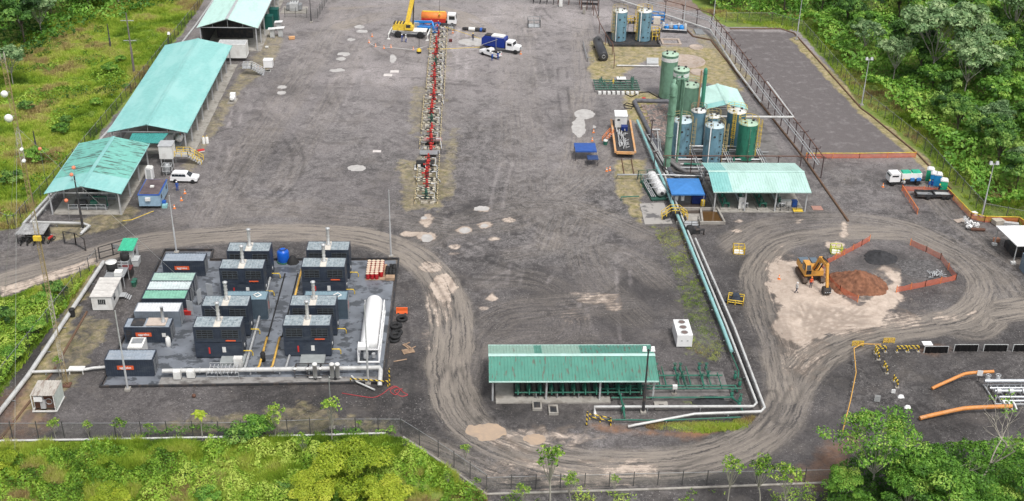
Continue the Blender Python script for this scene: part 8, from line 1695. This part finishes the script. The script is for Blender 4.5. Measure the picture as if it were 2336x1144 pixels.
def wood(px, n, sp, keys, hr, label_of, group, margin=4):
    X_, Y_ = scatter(px, n); k = visible(X_, Y_, 140); X_, Y_ = X_[k], Y_[k]; kept = []
    for x, y in zip(X_, Y_):
        if all((x-a)**2+(y-b)**2 > sp*sp for a, b in kept) and nearfence(x, y, PAD, margin): kept.append((x, y))
    xs_ = sorted(a for a, b in kept); ys2 = sorted(b for a, b in kept)
    for x, y in kept:
        k = rnd.choice(keys); zx = int(5*xs_.index(x)/len(xs_)); zy = int(5*ys2.index(y)/len(ys2))
        addtree(None, k, label_of[k]+', '+['lowest', 'lower', 'middle', 'upper', 'topmost'][zy]+' band, '+['leftmost part', 'left part', 'centre', 'right part', 'rightmost part'][zx], None, rnd.uniform(*hr), None, group, (x, y))
    return len(kept)
LR = {'d0': 'broad dense tree beyond the right fence', 'd1': 'rounded dense tree beyond the right fence', 'd2': 'light green dense tree beyond the right fence', 'd3': 'tall dense tree beyond the right fence', 'p0': 'vine covered column of a tree in the right forest', 'o1': 'pale limbed tree rising in the right forest'}
n1_ = wood([(1700, -140), (1860, 40), (2010, 200), (2150, 330), (2290, 470), (2480, 480), (2700, -160)], 2600, 6.3, ['d0', 'd1', 'd2', 'd3', 'd2', 'p0', 'o1', 'd1'], (6.0, 10.5), LR, 'trees of the forest beyond the right fence', 7)
LL = {k: v.replace('beyond the right fence', 'at the top left').replace('in the right forest', 'in the top left wood') for k, v in LR.items()}
n2_ = wood([(-80, 150), (60, 105), (180, 40), (300, 5), (420, -30), (440, -170), (-80, -170)], 1500, 6.5, ['d0', 'd1', 'd3', 'o1', 'd2'], (8, 12), LL, 'trees of the wood at the top left', 5)
n3_ = wood([(1540, -25), (1640, 15), (1840, 45), (1800, -170), (1480, -170)], 700, 6.5, ['d0', 'd1', 'd3', 'p0'], (8, 11), {k: v.replace('beyond the right fence', 'behind the top right fence').replace('in the right forest', 'behind the top right fence') for k, v in LR.items()}, 'trees behind the top right fence', 5)
print('TREES', n1_, n2_, n3_)
addtree(0, 'o0', 'wide pale umbrella tree with a forked white trunk in the right forest', (2120, 200), 17, 1.0); addtree(0, 'o0', 'pale umbrella tree cut by the top right corner', (2318, 110), 15, 2.2); addtree(0, 'o1', 'half bare pale tree leaning in the middle of the right forest', (2195, 232), 13, .5)
addtree(0, 'o1', 'tall white limbed tree at the top left corner', (48, 75), 14, 0); addtree(0, 'o1', 'slender pale tree on the left edge of the meadow', (30, 195), 8, 2)
for px, h_, l in (((255, 170), 2.6, 'dark conical shrub in the upper meadow'), ((275, 145), 1.8, 'low bright shrub beside the dark conical one'), ((222, 245), 1.9, 'round shrub in the middle of the meadow'), ((150, 282), 1.6, 'small shrub near the lower mast dishes'), ((140, 310), 2.6, 'leafy shrub on the lower meadow beside the mast'), ((85, 375), 3.2, 'large green shrub left of the rust streaked shed'), ((30, 425), 2.8, 'spreading green shrub at the left edge of the lower meadow'), ((60, 255), 2.2, 'green shrub between the mast and the meadow edge'), ((290, 205), 1.3, 'tiny shrub close to the meadow fence'), ((130, 680), 2.6, 'bright shrub on the bank just below the road'), ((80, 765), 2.8, 'bright shrub in the middle of the bank'), ((30, 830), 2.5, 'green shrub low on the left bank'), ((100, 700), 2.2, 'dark shrub on the bank near the road'), ((15, 740), 2.4, 'green shrub at the left edge of the bank')):
    addtree(0, rnd.choice(('b0', 'b1')), l, px, h_)
addtree(0, 'y0', 'large yellow green bush mound in front of the bottom fence', (800, 1110), 5.2, 0); addtree(0, 'y0', 'lower yellow green bush in the left of the big mound', (725, 1150), 3.6, 2); addtree(0, 'y0', 'yellow green bush at the right foot of the big mound', (880, 1160), 3.4, 4); addtree(0, 'y0', 'yellow green bush in the bottom left corner', (5, 1090), 2.8, 1); addtree(0, 'y0', 'low yellowish bush at the bottom left edge', (260, 1165), 2.6, 3)
for i, (px, tpy, k, l) in enumerate((((285, 1010), 955, 's0', 'slim sapling at the bottom fence below the white reefer box'), ((130, 1008), 960, 's0', 'leafy sapling left of the slim one on the bottom fence'), ((205, 1006), 962, 's1', 'bluish sapling at the bottom fence near the reefer box'), ((340, 1004), 968, 's0', 'small round sapling on the bottom fence'), ((626, 1005), 925, 's0', 'tall bright sapling behind the creepers of the bottom fence'), ((590, 1000), 950, 'b0', 'broad leaved clump on the bottom fence'), ((545, 1015), 975, 'b1', 'dark shrub over the bottom fence'), ((757, 1005), 910, 's1', 'thin tall sapling beside the bare pole at the bottom fence'), ((820, 990), 960, 's1', 'small sapling right of the bare pole'), ((700, 1050), 990, 's0', 'pale sapling left of the big yellow green mound'), ((925, 1030), 1000, 's0', 'sapling on the corner of the bottom fence'), ((1060, 1065), 1015, 's1', 'sparse sapling growing at the edge of the muddy road'), ((1020, 1110), 1075, 's0', 'green shrub on the diagonal fence'), ((1255, 1144), 1020, 's1', 'tall sparse sapling in front of the lower road'), ((1303, 1150), 1085, 's0', 'bushy sapling right of the tall sparse one'), ((1195, 1160), 1105, 's0', 'leafy shrub at the bottom edge below the road'), ((1400, 1130), 1085, 's1', 'small sapling at the low fence'), ((1735, 1150), 1050, 's0', 'wide pale sapling above the low bottom fence'), ((1660, 1144), 1045, 's1', 'sparse sapling left of the wide pale one'), ((1790, 1160), 1060, 's0', 'sapling between the road and the large foreground tree'), ((137, 860), 815, 's1', 'tiny sapling beside the lattice mast'), ((480, 1150), 1115, 'b0', 'clump of broad leaves in the bottom grass'), ((640, 1130), 1105, 'b1', 'dark leaved shrub left of the yellow mound'), ((430, 1085), 1060, 'b1', 'small dark shrub in the bottom slope'), ((1090, 1120), 1090, 's0', 'dark shrub at the end of the diagonal fence'))):
    hh = max(1.0, HT(*px, tpy)); addtree(0, k, l, px, hh)
for px, tpy, k, l in (((1985, 1130), 972, 'f0', 'large spreading tree overlapping the dark gravel at the bottom right'), ((1915, 1160), 1085, 'f1', 'dense tree below the large spreading one'), ((2115, 1175), 1045, 'f1', 'dense dark green tree in the bottom right corner'), ((2240, 1215), 1115, 'f1', 'dense tree right of the middle one in the bottom right corner'), ((2325, 1205), 1060, 'f1', 'dense tree at the very bottom right'), ((2050, 1190), 1080, 'f1', 'low bushy tree at the bottom edge'), ((2170, 1230), 1090, 'f1', 'low bushy tree at the bottom edge under the bare one')):
    addtree(0, k, l, px, HT(*px, tpy))
# bare branching tree
p = G(2215, 1142); t = thing('bare_tree', 'pale half bare branching tree in front of the orange pipes', 'tree', (p.x, p.y, 0)); q = MB(); ends = []
def branch(a, d, L_, r_, lv):
    pts = [a]; 
    for k in range(4): d = (d+Vector((rnd.gauss(0, .14), rnd.gauss(0, .14), rnd.gauss(.02, .06)))).normalized(); pts.append(pts[-1]+d*L_/4)
    q.tube([tuple(p_) for p_ in pts], [r_*(1-.12*k) for k in range(5)], 6 if lv < 2 else 4)
    if lv >= 4: ends.append(pts[-1]); return
    for k in range(3 if lv < 3 else 2):
        dd_ = (d+Vector((rnd.gauss(0, .55), rnd.gauss(0, .45), rnd.uniform(-.1, .35)))).normalized(); branch(pts[2+rnd.randrange(3)], dd_, L_*.68, r_*.56, lv+1)
branch(Vector((0, 0, -.2)), Vector((.15, .1, 1)).normalized(), 6.6, .17, 0); branch(Vector((-.9, .2, -.2)), Vector((-.15, .0, 1)).normalized(), 3.6, .12, 1); q.build('trunk', M('bare_bark', (.42, .38, .33), .85, var=.2), t)
sel = [e for e in ends if rnd.random() < .22]; P = np.concatenate([np.array(e)+rs.randn(16, 3)*.22 for e in sel]); V, F_ = leafquads(P, np.tile([0, 0, 1.], (len(P), 1)), .13); np_mesh('crown', V, F_, LBUSH, {'tint': ('FACE', np.clip(.65+rs.randn(len(P))*.15, 0, 1))}, parent=t)
# papaya like palm sapling and a fan palm
def palm(label, px, tpy, nf, fl, mat, cat='palm'):
    p = G(*px); h_ = HT(*px, tpy); t = thing('palm_tree', label, cat, (p.x, p.y, 0)); MB().tube([(0, 0, 0), (.05, .02, h_*.5), (0, 0, h_*.9)], [.09, .07, .05], 7).build('trunk', MBARK, t); V = []; F_ = []; 
    for i in range(nf):
        a = i*2.4; el = .9-.9*(i/nf); L_ = fl*(.8+.3*rnd.random()); prev = Vector((0, 0, h_*.88))
        for k in range(8):
            tt = (k+1)/8; c = Vector((math.cos(a)*L_*tt*math.cos(el), math.sin(a)*L_*tt*math.cos(el), h_*.88+L_*(math.sin(el)*tt-.55*tt*tt))); s_ = Vector((-math.sin(a), math.cos(a), 0))
            for sg in (-1, 1): w2 = fl*.30*math.sin(math.pi*min(.95, tt*.9+.1)); o_ = len(V); V += [tuple(prev), tuple(c), tuple(c+s_*sg*w2+Vector((0, 0, -.12*fl))+(c-prev)*.5), tuple(prev+s_*sg*w2*.7+Vector((0, 0, -.05*fl)))]; F_.append((o_, o_+1, o_+2, o_+3))
            prev = c
    np_mesh('crown', V, F_, mat, {'tint': ('FACE', np.clip(.6+rs.randn(len(F_))*.15, 0, 1))}, parent=t)
palm('yellowish papaya like palm sapling at the bottom fence', (462, 1003), 935, 12, 1.1, LYEL); palm('fan palm at the right edge of the forest', (2318, 400), 335, 14, 3.2, LPALE); palm('small palm shrub on the bottom fence', (578, 1008), 968, 10, 1.1, LTREE)
